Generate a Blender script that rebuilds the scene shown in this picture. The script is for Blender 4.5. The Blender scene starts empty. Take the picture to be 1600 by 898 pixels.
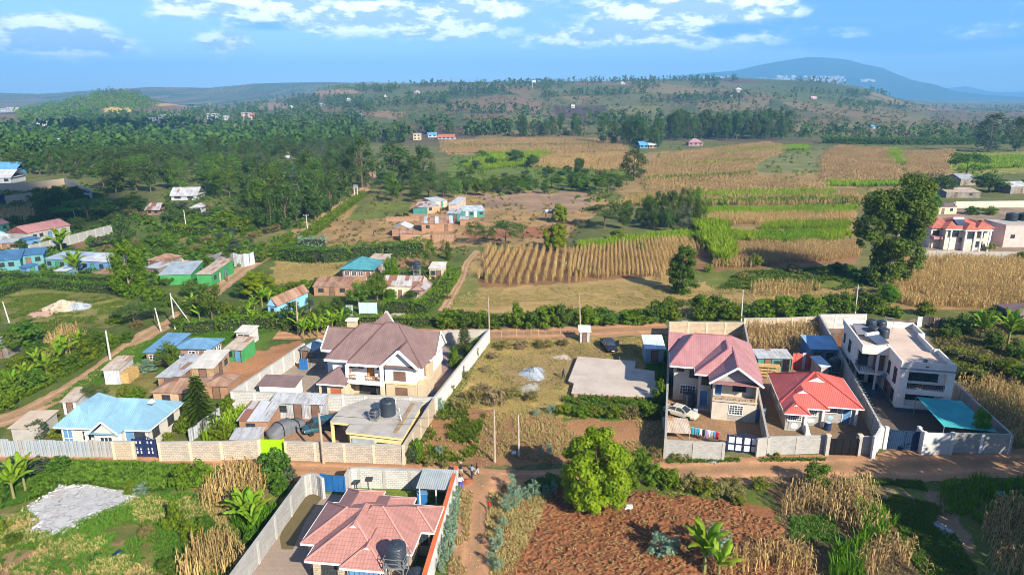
import bpy, bmesh, math, random, os
import numpy as np
from mathutils import Vector, Matrix
S = bpy.context.scene
COL = S.collection
rng = np.random.default_rng(11)
random.seed(5)
R = math.radians
# -- camera, light, sky, exposure
FPX, CAM_H, PITCH = 1067.0, 40.0, math.atan(299/1067.0)
cd = bpy.data.cameras.new('camera')
cd.sensor_width = 36.0
cd.lens = 36.0 * FPX / 1600.0
cd.clip_start = 0.5
cd.clip_end = 60000.0
cam = bpy.data.objects.new('camera',cd)
COL.objects.link(cam)
cam.location =(0,0,CAM_H)
cam.rotation_euler =(math.pi/2-PITCH,0,0)
S.camera = cam
SUN_EL = R(31.0)
SUN_AZ =(0.57,-0.82)
sd = bpy.data.lights.new('sun','SUN')
sd.energy = 5.0
sd.angle = R(0.5)
sd.color =(1.0,0.915,0.75)
sun = bpy.data.objects.new('sun',sd)
COL.objects.link(sun)
_n = math.hypot(*SUN_AZ)
SDIR = Vector((SUN_AZ[0]/_n*math.cos(SUN_EL),SUN_AZ[1]/_n*math.cos(SUN_EL),math.sin(SUN_EL)))
sun.rotation_euler = SDIR.to_track_quat('Z','Y').to_euler()
sun.location =(80,-100,120)
S.view_settings.view_transform = 'Standard'
S.view_settings.look = 'None'
S.view_settings.gamma = 1.0
S.view_settings.exposure = 1.2
S.render.engine = 'CYCLES'
S.cycles.use_denoising = True
S.cycles.max_bounces = 6
S.cycles.diffuse_bounces = 2
S.cycles.glossy_bounces = 2
S.cycles.transmission_bounces = 2
S.cycles.volume_bounces = 0
S.cycles.transparent_max_bounces = 8
S.cycles.caustics_reflective = False
S.cycles.caustics_refractive = False
S.cycles.filter_width = 0.95
S.cycles.use_adaptive_sampling = True
S.cycles.adaptive_threshold = 0.02
def pix_ray(px,py):
	a =(px-800.0) / FPX
	b = -(py-449.0) / FPX
	c, s = math.cos(PITCH), math.sin(PITCH)
	return Vector((a,c+b*s,-s+b*c))
class NT:
	"""small helper to write node trees"""
	def __init__(self,tree):
		self.t = tree
		self.t.nodes.clear()
	def n(self,kind,**kw):
		nd = self.t.nodes.new(kind)
		for k, v in kw.items():
			if k == 'ins':
				for i, x in v.items():
					if hasattr(x,'is_output'):
						self.t.links.new(x,nd.inputs[i])
					else:
						nd.inputs[i].default_value = x
			else:
				setattr(nd,k,v)
		return nd
	def math(self,op,a,b=None,clamp=False):
		nd = self.n('ShaderNodeMath',operation=op,use_clamp=clamp)
		for i, x in enumerate((a,b)):
			if x is None:
				continue
			if hasattr(x,'is_output'):
				self.t.links.new(x,nd.inputs[i])
			else:
				nd.inputs[i].default_value = x
		return nd.outputs[0]
	def vmath(self,op,a,b):
		nd = self.n('ShaderNodeVectorMath',operation=op)
		for i, x in enumerate((a,b)):
			if hasattr(x,'is_output'):
				self.t.links.new(x,nd.inputs[i])
			else:
				nd.inputs[i].default_value = x
		return nd
	def mix(self,fac,a,b,mode='MIX'):
		nd = self.n('ShaderNodeMix',data_type='RGBA',blend_type=mode)
		for i, x in((0,fac),(6,a),(7,b)):
			if hasattr(x,'is_output'):
				self.t.links.new(x,nd.inputs[i])
			else:
				if i and len(x) == 3:
					x =(*x,1.0)
				nd.inputs[i].default_value = x
		return nd.outputs[2]
	def noise(self,vec,scale,detail=3.0,rough=0.55,out=0):
		nd = self.n('ShaderNodeTexNoise',ins={'Scale':scale,'Detail':detail,'Roughness':rough})
		if vec is not None:
			self.t.links.new(vec,nd.inputs['Vector'])
		return nd.outputs[out]
	def ramp(self,fac,p0,p1):
		nd = self.n('ShaderNodeMapRange',interpolation_type='SMOOTHSTEP',ins={0:fac,1:p0,2:p1,3:0.0,4:1.0})
		return nd.outputs[0]
	def link(self,a,b):
		self.t.links.new(a,b)
W = bpy.data.worlds.new('World')
S.world = W
W.use_nodes = True
w = NT(W.node_tree)
sky = w.n('ShaderNodeTexSky',sky_type='NISHITA',sun_disc=False)
sky.sun_elevation = SUN_EL
sky.sun_rotation = math.atan2(SUN_AZ[0],SUN_AZ[1])
sky.altitude = 1800.0
sky.air_density = 1.0
sky.dust_density = 0.6
sky.ozone_density = 3.0
skyc = w.mix(1.0,sky.outputs[0],(0.49,0.545,0.69),'MULTIPLY')
tc = w.n('ShaderNodeTexCoord')
sep = w.n('ShaderNodeSeparateXYZ',ins={0:tc.outputs['Generated']})
az = w.math('ARCTAN2',sep.outputs[0],sep.outputs[1])
el = w.math('ARCSINE',sep.outputs[2])
uv = w.n('ShaderNodeCombineXYZ',ins={0:az,1:el,2:0.0}).outputs[0]
def blobs(lst):
	acc = None
	for(px,py,rx,ry,amp) in lst:
		d = pix_ray(px,py).normalized()
		u0, v0 = math.atan2(d.x,d.y), math.asin(d.z)
		q = w.vmath('SUBTRACT',uv,(u0,v0,0)).outputs[0]
		q = w.vmath('MULTIPLY',q,(1000.0/rx,1000.0/ry,0)).outputs[0]
		r2 = w.vmath('DOT_PRODUCT',q,q).outputs['Value']
		g = w.math('MULTIPLY',w.math('POWER',2.718,w.math('MULTIPLY',r2,-1.0)),amp)
		acc = g if acc is None else w.math('ADD',acc,g)
	return acc
def cnoise(dv,sx,sy,detail):
	q = w.vmath('MULTIPLY',w.vmath('ADD',uv,(0.0,dv,0.0)).outputs[0],(sx,sy,1.0)).outputs[0]
	return w.noise(q,1.0,detail,0.6)
cum = blobs([(30,48,60,22,1),(80,66,75,14,1),(140,72,40,10,.8),(105,38,40,8,.5),(348,66,38,16,1),(300,8,40,14,.8),(400,12,95,18,.9),(480,10,55,14,.9),(545,32,50,16,.8),(600,20,80,18,.8),(700,26,85,14,1.1),(690,52,60,10,.8),(620,40,
	45,16,.6),(760,8,60,12,1),(880,60,95,13,.75),(1000,32,60,18,1),(1060,26,32,20,1),(1130,22,60,12,1),(1185,12,60,15,1),(960,10,80,14,.5),(1130,66,60,10,.6),(1010,60,80,10,.5),(1240,52,60,10,.5),(1560,52,50,12,.5),(485,48,30,8,.6),(115,
	38,28,8,.5),(960,52,60,10,.4)])
deck = blobs([(1330,30,170,30,1.0),(1500,45,150,30,.8),(1160,42,110,12,1.0),(1400,62,140,14,.7),(420,36,60,10,.9),(640,12,90,16,.7),(1020,52,100,8,.7),(60,84,110,12,.5),(350,18,50,7,.7),(1250,8,130,14,.7),(720,60,90,10,.35),(1480,
	8,160,14,.5)])
n0 = cnoise(0.0,19.0,44.0,8.0)
n1 = cnoise(0.012,19.0,44.0,8.0)
st = cnoise(0.3,7.0,75.0,5.0)
cden = w.math('ADD',w.math('MULTIPLY',w.math('MINIMUM',cum,1.0),0.56),w.math('MULTIPLY',n0,0.95))
cmask = w.ramp(cden,0.57,0.95)
light = w.ramp(w.math('SUBTRACT',n0,n1),-0.06,0.11)
dden = w.math('ADD',w.math('MULTIPLY',w.math('MINIMUM',deck,1.0),0.55),w.math('MULTIPLY',st,0.75))
dmask = w.ramp(dden,0.52,0.95)
high = w.ramp(w.math('ABSOLUTE',el),0.16,0.30)
gen = w.math('MULTIPLY',high,w.ramp(cnoise(1.7,3.0,6.0,6.0),0.52,0.66))
c_white =(7.2,7.4,7.7)
c_grey =(2.6,3.4,4.7)
c_deck =(0.75,2.0,4.3)
skyd = w.mix(w.math('MULTIPLY',dmask,0.9),skyc,c_deck)
ccol = w.mix(light,c_grey,c_white)
skyf = w.mix(w.math('MULTIPLY',cmask,0.92),skyd,ccol)
skyf = w.mix(w.math('MULTIPLY',gen,0.55),skyf,(5.0,5.5,6.0))
bg = w.n('ShaderNodeBackground',ins={0:skyf,1:0.125})
out = w.n('ShaderNodeOutputWorld',ins={0:bg.outputs[0]})
# -- terrain height and picture-to-ground helper
def sstep(a,b,x):
	t = np.clip((x-a)/(b-a),0,1)
	return t * t *(3-2*t)
_perm = rng.random((256,256))
def vnoise(x,y):
	xi, yi = np.floor(x).astype(int), np.floor(y).astype(int)
	fx, fy = x - xi, y - yi
	fx, fy = fx * fx *(3-2*fx), fy * fy *(3-2*fy)
	g = lambda i, j: _perm[(xi+i)&255,(yi+j)&255]
	return(g(0,0)*(1-fx)+g(1,0)*fx) *(1-fy) +(g(0,1)*(1-fx)+g(1,1)*fx) * fy
def fbm(x,y,o=4):
	s, a, t = 0, 0.5, 0
	for k in range(o):
		s = s + a * vnoise(x*2**k+17.3*k,y*2**k+5.1*k)
		t += a
		a *= 0.55
	return s / t
def terr(x,y):
	x = np.asarray(x,float)
	y = np.asarray(y,float)
	yy = np.maximum(y,1.0)
	px = 800 + FPX *(x/yy) / math.cos(PITCH)
	crest = np.interp(px,[330,430,520,600,700,850,1000,1150,1280,1340,1400,1460,1520],[0,22,62,74,82,86,90,90,80,66,34,6,0])
	h = crest * sstep(560,2350,y) ** 1.15 *(1-0.9*sstep(2500,5200,y))
	ridge = np.interp(px,[-400,0,60,140,240,330,400,480,600,760,860],[60,58,52,72,92,92,118,112,105,90,0])
	h = h + ridge * np.exp(-((y-4700)/1000)**2)
	h = h + 46 * np.exp(-((px-175)/95)**2) * np.exp(-((y-1950)/420)**2)
	h = h + sstep(500,1200,y) *(fbm(x/330,y/330,3)-0.5) * 16 *(1-sstep(5000,8000,y))
	return h
MARCH = 450 * 1.006 ** np.arange(640)
def at(px,py,h=0.0):
	"""ground point under a pixel of the photograph (lifted by h metres: the point at height h on that ray)"""
	d = pix_ray(px,py)
	if d.z < 0:
		t =(h-CAM_H) / d.z
		if d.y * t < 500:
			return Vector((d.x*t,d.y*t,h))
	z_ = CAM_H + d.z * MARCH - terr(d.x*MARCH,d.y*MARCH) - h
	k = np.nonzero(z_<0)[0]
	k = int(k[0]) if len(k) else len(MARCH) - 1
	t = float(MARCH[k])
	if k:
		t = float(MARCH[k-1]+(MARCH[k]-MARCH[k-1])*z_[k-1]/(z_[k-1]-z_[k]+1e-9))
	p = d * t
	return Vector((p.x,p.y,float(terr(p.x,p.y))+h))
def mpx(p):
	"""metres per photograph pixel at a point"""
	return(p.y*math.cos(PITCH)+(CAM_H-p.z)*math.sin(PITCH)) / FPX
# -- materials
MATS ={}
def srgb(r,g,b):
	f = lambda c:((c/255+0.055)/1.055) ** 2.4 if c > 10 else c / 255 / 12.92
	return(f(r),f(g),f(b))
def mat(name,col,col2=None,nscale=0.6,rough=0.85,spec=0.25,bump=0.0,bscale=8.0,kind=None,per=0.3,metal=0.0,var=0.0,rust=None,rustamt=0.5,fine=0.18,mortar=(0.30,0.29,0.27),bw=0.42,bh=0.22):
	if name in MATS:
		return MATS[name]
	m = bpy.data.materials.new(name)
	m.use_nodes = True
	t = NT(m.node_tree)
	tc = t.n('ShaderNodeTexCoord')
	ob, uvc = tc.outputs['Object'], tc.outputs['UV']
	col2 = col2 or tuple(c*0.72 for c in col)
	fac = t.ramp(t.noise(ob,nscale,5.0,0.62),0.36,0.68)
	c = t.mix(fac,col,col2)
	if fine:
		f2 = t.noise(ob,nscale*9+3,3.0,0.6)
		c = t.mix(fine,c,t.mix(f2,(0.25,0.25,0.25),(1.6,1.6,1.6)),'MULTIPLY')
	if kind in('corr','tile'):
		ms = t.n('ShaderNodeMapping',ins={0:uvc,3:(1.0,0.18,1.0)})
		c = t.mix(0.38,c,t.mix(t.ramp(t.noise(ms.outputs[0],1.3,5.0,0.7),0.25,0.75),(0.62,0.60,0.58),(1.25,1.25,1.25)),'MULTIPLY')
		c = t.mix(0.5,c,t.mix(t.noise(uvc,0.28,4.0,0.6),(0.65,0.64,0.63),(1.3,1.3,1.3)),'MULTIPLY')
	height = None
	sp = t.n('ShaderNodeSeparateXYZ',ins={0:uvc})
	if kind in('corr','tile'):
		su = t.math('SINE',t.math('MULTIPLY',sp.outputs[0],6.2832/per))
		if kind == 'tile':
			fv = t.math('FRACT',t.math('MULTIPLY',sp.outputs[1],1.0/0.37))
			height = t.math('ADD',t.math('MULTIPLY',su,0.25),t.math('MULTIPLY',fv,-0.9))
			c = t.mix(t.math('MULTIPLY',t.ramp(fv,0.80,0.98),0.30),c,(0.03,0.02,0.02))  # shading at each tile row edge, painted into the colour as a dark line
		else:
			height = t.math('MULTIPLY',su,0.5)
		if var:
			sheet = t.n('ShaderNodeCombineXYZ',ins={0:t.math('FLOOR',t.math('MULTIPLY',sp.outputs[0],1/0.85)),1:t.math('FLOOR',t.math('MULTIPLY',sp.outputs[1],1/2.6)),2:0.0})
			wn = t.n('ShaderNodeTexWhiteNoise',noise_dimensions='3D',ins={0:sheet.outputs[0]})
			c = t.mix(1.0,c,t.mix(wn.outputs[0],(1-var,)*3,(1+var,)*3),'MULTIPLY')
			if rust:
				c = t.mix(t.ramp(wn.outputs[0],1-rustamt,1-rustamt+0.05),c,rust)
		if rust:
			st = t.n('ShaderNodeMapping',ins={0:uvc,3:(1.6,0.35,1.0)})
			c = t.mix(t.math('MULTIPLY',t.ramp(t.noise(st.outputs[0],1.1,5.0,0.7),0.50,0.66),0.8),c,rust)
	elif kind == 'block':
		br = t.n('ShaderNodeTexBrick',offset=0.5,ins={'Vector':uvc,'Color1':(*col,1),'Color2':(*col2,1),'Mortar':(*mortar,1),'Scale':1.0,'Mortar Size':0.026,'Brick Width':bw,'Row Height':bh,'Bias':-0.2})
		c = t.mix(0.85,c,br.outputs[0])
		c = t.mix(0.35,c,t.mix(t.noise(ob,0.9,4.0),(0.5,0.5,0.5),(1.4,1.4,1.4)),'MULTIPLY')
		height = t.math('MULTIPLY',br.outputs[1],-1.0)
	b = t.n('ShaderNodeBsdfPrincipled',ins={'Base Color':c,'Roughness':rough,'Metallic':metal,'Specular IOR Level':spec})
	nrm = None
	if height is not None:
		nrm = t.n('ShaderNodeBump',ins={'Strength':0.55 if kind!='block' else 0.5,'Distance':0.045 if kind!='block' else 0.02,'Height':height}).outputs[0]
	if bump:
		bn = t.n('ShaderNodeBump',ins={'Strength':bump,'Distance':0.06,'Height':t.noise(ob,bscale,4.0,0.65)})
		if nrm is not None:
			t.link(nrm,bn.inputs['Normal'])
		nrm = bn.outputs[0]
	if nrm is not None:
		t.link(nrm,b.inputs['Normal'])
	t.n('ShaderNodeOutputMaterial',ins={0:b.outputs[0]})
	MATS[name] = m
	return m
def leafmat(name,dark,lite,trans=0.45,rough=0.6,hue=0.10):
	if name in MATS:
		return MATS[name]
	m = bpy.data.materials.new(name)
	m.use_nodes = True
	t = NT(m.node_tree)
	at_ = t.n('ShaderNodeAttribute',attribute_name='rnd')
	oi = t.n('ShaderNodeObjectInfo')
	c = t.mix(at_.outputs['Fac'],dark,lite)
	hs = t.n('ShaderNodeHueSaturation',ins={0:t.math('ADD',t.math('MULTIPLY',oi.outputs['Random'],hue*0.35),0.5-hue*0.175),1:1.0,2:t.math('ADD',t.math('MULTIPLY',oi.outputs['Random'],hue*3.0),1-hue*1.5),4:c})
	c = hs.outputs[0]
	d = t.n('ShaderNodeBsdfPrincipled',ins={'Base Color':c,'Roughness':rough,'Specular IOR Level':0.18})
	tr = t.n('ShaderNodeBsdfTranslucent',ins={0:c})
	mx = t.n('ShaderNodeMixShader',ins={0:trans,1:d.outputs[0],2:tr.outputs[0]})
	t.n('ShaderNodeOutputMaterial',ins={0:mx.outputs[0]})
	MATS[name] = m
	return m
# -- mesh building
class MB:
	def __init__(self):
		self.v, self.f, self.m =[],[],[]
	def quad(self,*pts,mi=0):
		k = len(self.v)
		self.v +=[tuple(p)for p in pts]
		self.f.append(tuple(range(k,k+len(pts))))
		self.m.append(mi)
		return self
	poly = quad
	def box(self,x0,x1,y0,y1,z0,z1,mi=0):
		k = len(self.v)
		self.v +=[(x0,y0,z0),(x1,y0,z0),(x1,y1,z0),(x0,y1,z0),(x0,y0,z1),(x1,y0,z1),(x1,y1,z1),(x0,y1,z1)]
		for q in((0,3,2,1),(4,5,6,7),(0,1,5,4),(1,2,6,5),(2,3,7,6),(3,0,4,7)):
			self.f.append(tuple(k+i for i in q))
			self.m.append(mi)
		return self
	def hexa(self,bot,top,mi=0):
		k = len(self.v)
		n = len(bot)
		self.v +=[tuple(p)for p in bot] +[tuple(p)for p in top]
		self.f.append(tuple(k+i for i in reversed(range(n))))
		self.f.append(tuple(k+n+i for i in range(n)))
		self.m +=[mi,mi]
		for i in range(n):
			j =(i+1) % n
			self.f.append((k+i,k+j,k+n+j,k+n+i))
			self.m.append(mi)
		return self
	def prism(self,poly,z0,z1,mi=0):
		return self.hexa([(x,y,z0)for x,y in poly],[(x,y,z1)for x,y in poly],mi)
	def bar(self,p,q,w=0.05,h=None,mi=0):
		"""a square bar between two points"""
		p, q = Vector(p), Vector(q)
		h = h or w
		d =(q-p).normalized()
		u = d.cross(Vector((0,0,1)))
		if u.length < 1e-4:
			u = Vector((1,0,0))
		u.normalize()
		n = u.cross(d)
		o =[(-w/2,-h/2),(w/2,-h/2),(w/2,h/2),(-w/2,h/2)]
		return self.hexa([p+u*a+n*b for a,b in o],[q+u*a+n*b for a,b in o],mi)
	def tube(self,p,q,r0,r1=None,n=8,mi=0):
		p, q = Vector(p), Vector(q)
		r1 = r0 if r1 is None else r1
		d =(q-p).normalized()
		u = d.cross(Vector((0,0,1)))
		if u.length < 1e-4:
			u = Vector((1,0,0))
		u.normalize()
		w_ = d.cross(u)
		an =[2*math.pi*i/n for i in range(n)]
		return self.hexa([p+(u*math.cos(a)+w_*math.sin(a))*r0 for a in an],[q+(u*math.cos(a)+w_*math.sin(a))*r1 for a in an],mi)
	def lathe(self,prof,n=20,c=(0,0,0),mi=0):
		k = len(self.v)
		for r, z in prof:
			for i in range(n):
				a = 2 * math.pi * i / n
				self.v.append((c[0]+r*math.cos(a),c[1]+r*math.sin(a),c[2]+z))
		for j in range(len(prof)-1):
			for i in range(n):
				i2 =(i+1) % n
				self.f.append((k+j*n+i,k+j*n+i2,k+(j+1)*n+i2,k+(j+1)*n+i))
				self.m.append(mi)
		self.f.append(tuple(k+i for i in reversed(range(n))))
		self.f.append(tuple(k+(len(prof)-1)*n+i for i in range(n)))
		self.m +=[mi,mi]
		return self
	def roof(self,x0,x1,y0,y1,z0,z1,axis='x',h0=1.0,h1=1.0,mi=0,t=0.08):
		"""closed hip / gable roof; h0, h1: hip set-back at either ridge end as a share of the half span (0 = gable)"""
		if axis == 'x':
			hw =(y1-y0) / 2
			ym =(y0+y1) / 2
			a, b =(x0+hw*h0,ym),(x1-hw*h1,ym)
			base =[(x0,y0),(x1,y0),(x1,y1),(x0,y1)]
			r0, r1 = a, b
			faces =[(0,1,5,4),(2,3,4,5)] +([(1,2,5)]if h1 else[]) +([(3,0,4)]if h0 else[])
		else:
			hw =(x1-x0) / 2
			xm =(x0+x1) / 2
			a, b =(xm,y0+hw*h0),(xm,y1-hw*h1)
			base =[(x0,y0),(x1,y0),(x1,y1),(x0,y1)]
			r0, r1 = a, b
			faces =[(1,2,5,4),(3,0,4,5)] +([(0,1,4)]if h0 else[]) +([(2,3,5)]if h1 else[])
		k = len(self.v)
		self.v +=[(x,y,z0)for x,y in base] +[(r0[0],r0[1],z1),(r1[0],r1[1],z1)]
		for f in faces:
			self.f.append(tuple(k+i for i in f))
			self.m.append(mi)
		j = len(self.v)
		self.v +=[(x,y,z0-t)for x,y in base]
		self.f.append((j+3,j+2,j+1,j))
		self.m.append(mi)
		for i in range(4):
			i2 =(i+1) % 4
			self.f.append((j+i,j+i2,k+i2,k+i))
			self.m.append(mi)
		return self
	def slab(self,pts,t,mi=0):
		"""a sloping sheet of thickness t under the points (any planar outline)"""
		return self.hexa([(x,y,z-t)for x,y,z in pts],list(pts),mi)
	def build(self,name,mats,parent=None,smooth=False,uv=True):
		me = bpy.data.meshes.new(name)
		me.from_pydata(self.v,[],self.f)
		if not isinstance(mats,(list,tuple)):
			mats =[mats]
		for m in mats:
			me.materials.append(m)
		if len(mats) > 1:
			me.polygons.foreach_set('material_index',self.m)
		if uv:
			lay = me.uv_layers.new(name='UVMap')
			for p in me.polygons:
				n = p.normal
				if abs(n.z) > 0.98:
					u = Vector((1,0,0))
				else:
					u = Vector((-n.y,n.x,0)).normalized()
				v = n.cross(u)
				for li in p.loop_indices:
					co = me.vertices[me.loops[li].vertex_index].co
					lay.data[li].uv =(co.dot(u),co.dot(v))
		if smooth:
			me.polygons.foreach_set('use_smooth',[True]*len(me.polygons))
		o = bpy.data.objects.new(name,me)
		COL.objects.link(o)
		if parent is not None:
			o.parent = parent
		return o
def tag(o,label=None,cat=None,group=None,kind=None):
	if label:
		o['label'] = label
	if cat:
		o['category'] = cat
	if group:
		o['group'] = group
	if kind:
		o['kind'] = kind
	return o
def thing(name,label,cat,loc=(0,0,0),rz=0.0,group=None):
	o = bpy.data.objects.new(name,None)
	o.empty_display_size = 0.5
	COL.objects.link(o)
	o.location = loc
	o.rotation_euler =(0,0,rz)
	return tag(o,label,cat,group)
def dup(root,loc,rz=0.0,label=None,scale=None,group=None):
	r = root.copy()
	COL.objects.link(r)
	r.location = loc
	r.rotation_euler =(0,0,rz)
	if scale is not None:
		r.scale = scale
	if label:
		r['label'] = label
	if group:
		r['group'] = group
	for ch in list(root.children):
		c = ch.copy()
		COL.objects.link(c)
		c.parent = r
		for g in ch.children:
			d = g.copy()
			COL.objects.link(d)
			d.parent = c
	return r
def npmesh(name,verts,faces,mats,parent=None,rnd=None,smooth=False,kind=None):
	"""mesh from numpy arrays; faces (n,3) or (n,4)"""
	me = bpy.data.meshes.new(name)
	nv, nf, k = len(verts), len(faces), faces.shape[1]
	me.vertices.add(nv)
	me.vertices.foreach_set('co',np.ascontiguousarray(verts,np.float32).ravel())
	me.loops.add(nf*k)
	me.loops.foreach_set('vertex_index',np.ascontiguousarray(faces,np.int32).ravel())
	me.polygons.add(nf)
	me.polygons.foreach_set('loop_start',np.arange(0,nf*k,k,dtype=np.int32))
	me.polygons.foreach_set('loop_total',np.full(nf,k,np.int32))
	if smooth:
		me.polygons.foreach_set('use_smooth',np.ones(nf,bool))
	if rnd is not None:
		a = me.attributes.new('rnd','FLOAT','POINT')
		a.data.foreach_set('value',np.ascontiguousarray(rnd,np.float32))
	me.update(calc_edges=True)
	if not isinstance(mats,(list,tuple)):
		mats =[mats]
	for m in mats:
		me.materials.append(m)
	if name is None:
		return me
	o = bpy.data.objects.new(name,me)
	COL.objects.link(o)
	if parent is not None:
		o.parent = parent
	if kind:
		o['kind'] = kind
	return o
# -- the ground, one sheet to the horizon
def in_poly(x,y,poly):
	ins = np.zeros(x.shape,bool)
	n = len(poly)
	for i in range(n):
		x0, y0 = poly[i]
		x1, y1 = poly[(i+1)%n]
		if y0 == y1:
			continue
		c =((y0>y)!=(y1>y)) &(x<(x1-x0)*(y-y0)/(y1-y0)+x0)
		ins ^= c
	return ins
def ppoly(pts):
	return[tuple(at(*p).xy)for p in pts]
GREEN =(0.060,0.105,0.020)
LUSH =(0.055,0.135,0.014)
OLIVE =(0.105,0.110,0.034)
DRY =(0.330,0.250,0.095)
DRYG =(0.200,0.180,0.065)
TAN =(0.300,0.190,0.095)
SOIL =(0.170,0.075,0.040)
REDSOIL =(0.230,0.100,0.050)
DIRT =(0.300,0.160,0.085)
PAVE =(0.300,0.250,0.210)
MAIZE =(0.250,0.180,0.080)
PAINT =[([(-200,900),(-200,330),(700,330),(760,520),(700,900)],(0.085,0.105,0.032),.6),([(0,455),(120,450),(200,462),(200,480),(175,510),(60,525),(0,500)],DRYG,.55),([(60,640),(200,545),(275,520),(440,520),(330,600),(80,640)],(0.085,
	0.150,0.025),.5),([(290,560),(420,545),(480,528),(470,545),(360,612),(250,640),(240,610)],(0.33,0.17,0.09),.1),([(0,655),(240,600),(300,640),(290,690),(0,700)],(0.20,0.16,0.07),.6),([(160,580),(240,560),(250,600),(200,640),(150,620)],
	(0.26,0.19,0.08),.6),([(-100,728),(300,724),(440,735),(480,760),(400,900),(-100,900)],DRYG,.55),([(-100,722),(120,716),(300,725),(350,745),(260,770),(200,762),(60,775),(-100,840)],LUSH,.2),([(-20,898),(60,850),(200,845),(180,870),
	(130,898)],(0.29,0.175,0.11),.12),([(-40,800),(40,800),(45,830),(20,880),(-40,890)],(0.27,0.19,0.10),.3),([(365,612),(470,540),(520,520),(765,518),(680,640),(600,640)],PAVE,.04),([(430,630),(560,640),(540,705),(420,705)],(0.34,0.205,
	0.13),.03),([(300,690),(390,640),(400,690)],(0.10,0.13,0.03),.7),([(480,750),(690,745),(700,790),(640,800),(480,790)],(0.14,0.19,0.035),.4),([(765,530),(1045,525),(1040,720),(640,725),(700,640)],DRY,.35),([(690,628),(860,652),(1040,
	655),(1040,722),(640,728),(660,690)],(0.290,0.155,0.080),.12),([(780,560),(880,540),(960,545),(890,600),(790,610)],(0.30,0.21,0.11),.12),([(880,620),(1045,600),(1040,655),(880,655)],(0.070,0.150,0.018),.3),([(1000,560),(1045,545),
	(1045,640),(1030,640)],(0.055,0.135,0.016),.2),([(1045,510),(1165,505),(1200,705),(1040,700)],(0.32,0.20,0.115),.05),([(1165,505),(1290,505),(1380,700),(1200,705)],(0.25,0.175,0.115),.06),([(1290,500),(1430,500),(1590,705),(1380,
	705)],(0.22,0.170,0.135),.02),([(1320,500),(1350,500),(1330,560),(1305,540)],REDSOIL,.05),([(1440,490),(1700,470),(1700,720),(1590,700)],(0.125,0.120,0.040),.55),([(1450,520),(1500,545),(1600,570),(1600,600),(1520,590),(1460,570)],
	(0.16,0.13,0.05),.5),([(760,765),(880,760),(1210,780),(1300,900),(740,900)],REDSOIL,.04),([(770,770),(860,770),(830,830),(780,898),(750,898)],(0.29,0.190,0.095),.25),([(980,720),(1100,730),(1260,765),(1200,790),(1000,770)],(0.110,
	0.140,0.028),.5),([(1150,740),(1700,735),(1700,900),(1240,900),(1200,790)],(0.105,0.115,0.036),.6),([(1200,760),(1330,740),(1400,820),(1440,898),(1250,898)],(0.130,0.085,0.045),.35),([(1230,805),(1310,805),(1310,850),(1240,848)],
	(0.05,0.12,0.02),.2),([(1330,745),(1420,748),(1470,800),(1560,898),(1500,898),(1400,820)],(0.155,0.165,0.045),.45),([(1440,765),(1470,770),(1520,845),(1510,870),(1470,840)],(0.24,0.165,0.105),.3),([(690,480),(720,440),(745,392),(860,
	385),(1080,440),(1300,430),(1400,470),(1400,490),(700,490)],(0.31,0.225,0.095),.22),([(700,480),(725,430),(750,430),(745,480)],(0.19,0.19,0.06),.4),([(1080,425),(1330,415),(1380,440),(1330,450),(1120,455)],(0.17,0.17,0.045),.6),([(745,
	450),(755,392),(870,388),(1080,378),(1340,372),(1340,412),(1080,425),(900,442)],(0.215,0.125,0.065),.12),([(470,345),(560,318),(640,312),(760,300),(930,295),(960,320),(900,352),(870,390),(800,385),(720,385),(690,395),(560,395),(440,
	380)],(0.29,0.195,0.092),.28),([(560,318),(640,312),(640,338),(540,345)],(0.13,0.155,0.04),.5),([(650,330),(760,325),(760,360),(640,375)],(0.33,0.21,0.115),.05),([(720,362),(870,352),(880,372),(740,372)],(0.23,0.105,0.06),.12),([(745,
	302),(935,296),(925,322),(880,335),(760,325)],(0.265,0.185,0.125),.1),([(430,408),(520,400),(600,415),(560,445),(420,445)],(0.28,0.22,0.085),.35),([(610,405),(680,403),(680,415),(620,418)],(0.26,0.145,0.085),.1),([(250,370),(450,
	360),(430,395),(370,420),(250,400)],(0.165,0.150,0.060),.5),([(115,378),(185,365),(180,400),(125,398)],(0.19,0.115,0.065),.25),([(0,330),(50,325),(60,345),(0,350)],(0.27,0.185,0.08),.15),([(0,298),(55,296),(55,312),(0,316)],(0.18,
	0.18,0.07),.3),([(700,245),(980,240),(1000,262),(930,300),(700,290)],(0.125,0.165,0.035),.55),([(690,222),(960,216),(980,238),(700,242)],MAIZE,.1),([(840,240),(1000,238),(990,262),(860,262)],MAIZE,.15),([(1000,240),(1220,222),(1230,
	235),(1180,262),(1440,262),(1440,300),(1000,312),(960,300)],MAIZE,.12),([(1200,245),(1290,232),(1290,268),(1160,270)],(0.155,0.165,0.065),.3),([(1280,245),(1310,228),(1400,232),(1415,285),(1290,290)],MAIZE,.05),([(1400,240),(1500,
	235),(1500,275),(1420,285)],(0.23,0.165,0.075),.15),([(980,300),(1360,293),(1350,330),(1000,330)],(0.175,0.150,0.050),.35),([(1100,330),(1340,325),(1340,372),(1110,372)],(0.27,0.195,0.085),.15),([(1390,405),(1600,405),(1700,480),
	(1390,485)],(0.25,0.165,0.075),.08),([(1410,320),(1700,310),(1700,405),(1415,402)],(0.26,0.20,0.15),.2),([(1440,240),(1700,235),(1700,265),(1500,275)],(0.22,0.22,0.05),.4),]
ys = list(np.arange(-260,20,20.0))
y = 20.0
while y < 13300:
	ys.append(y)
	step = max(0.36,2.0*y*y/42680.0)
	y += min(step,0.022*y)
ys = np.array(ys)
acol = np.concatenate([np.linspace(-1.9,-1.0,24)[:-1],np.linspace(-1.0,1.0,650),np.linspace(1.0,1.9,24)[1:]])
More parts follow.
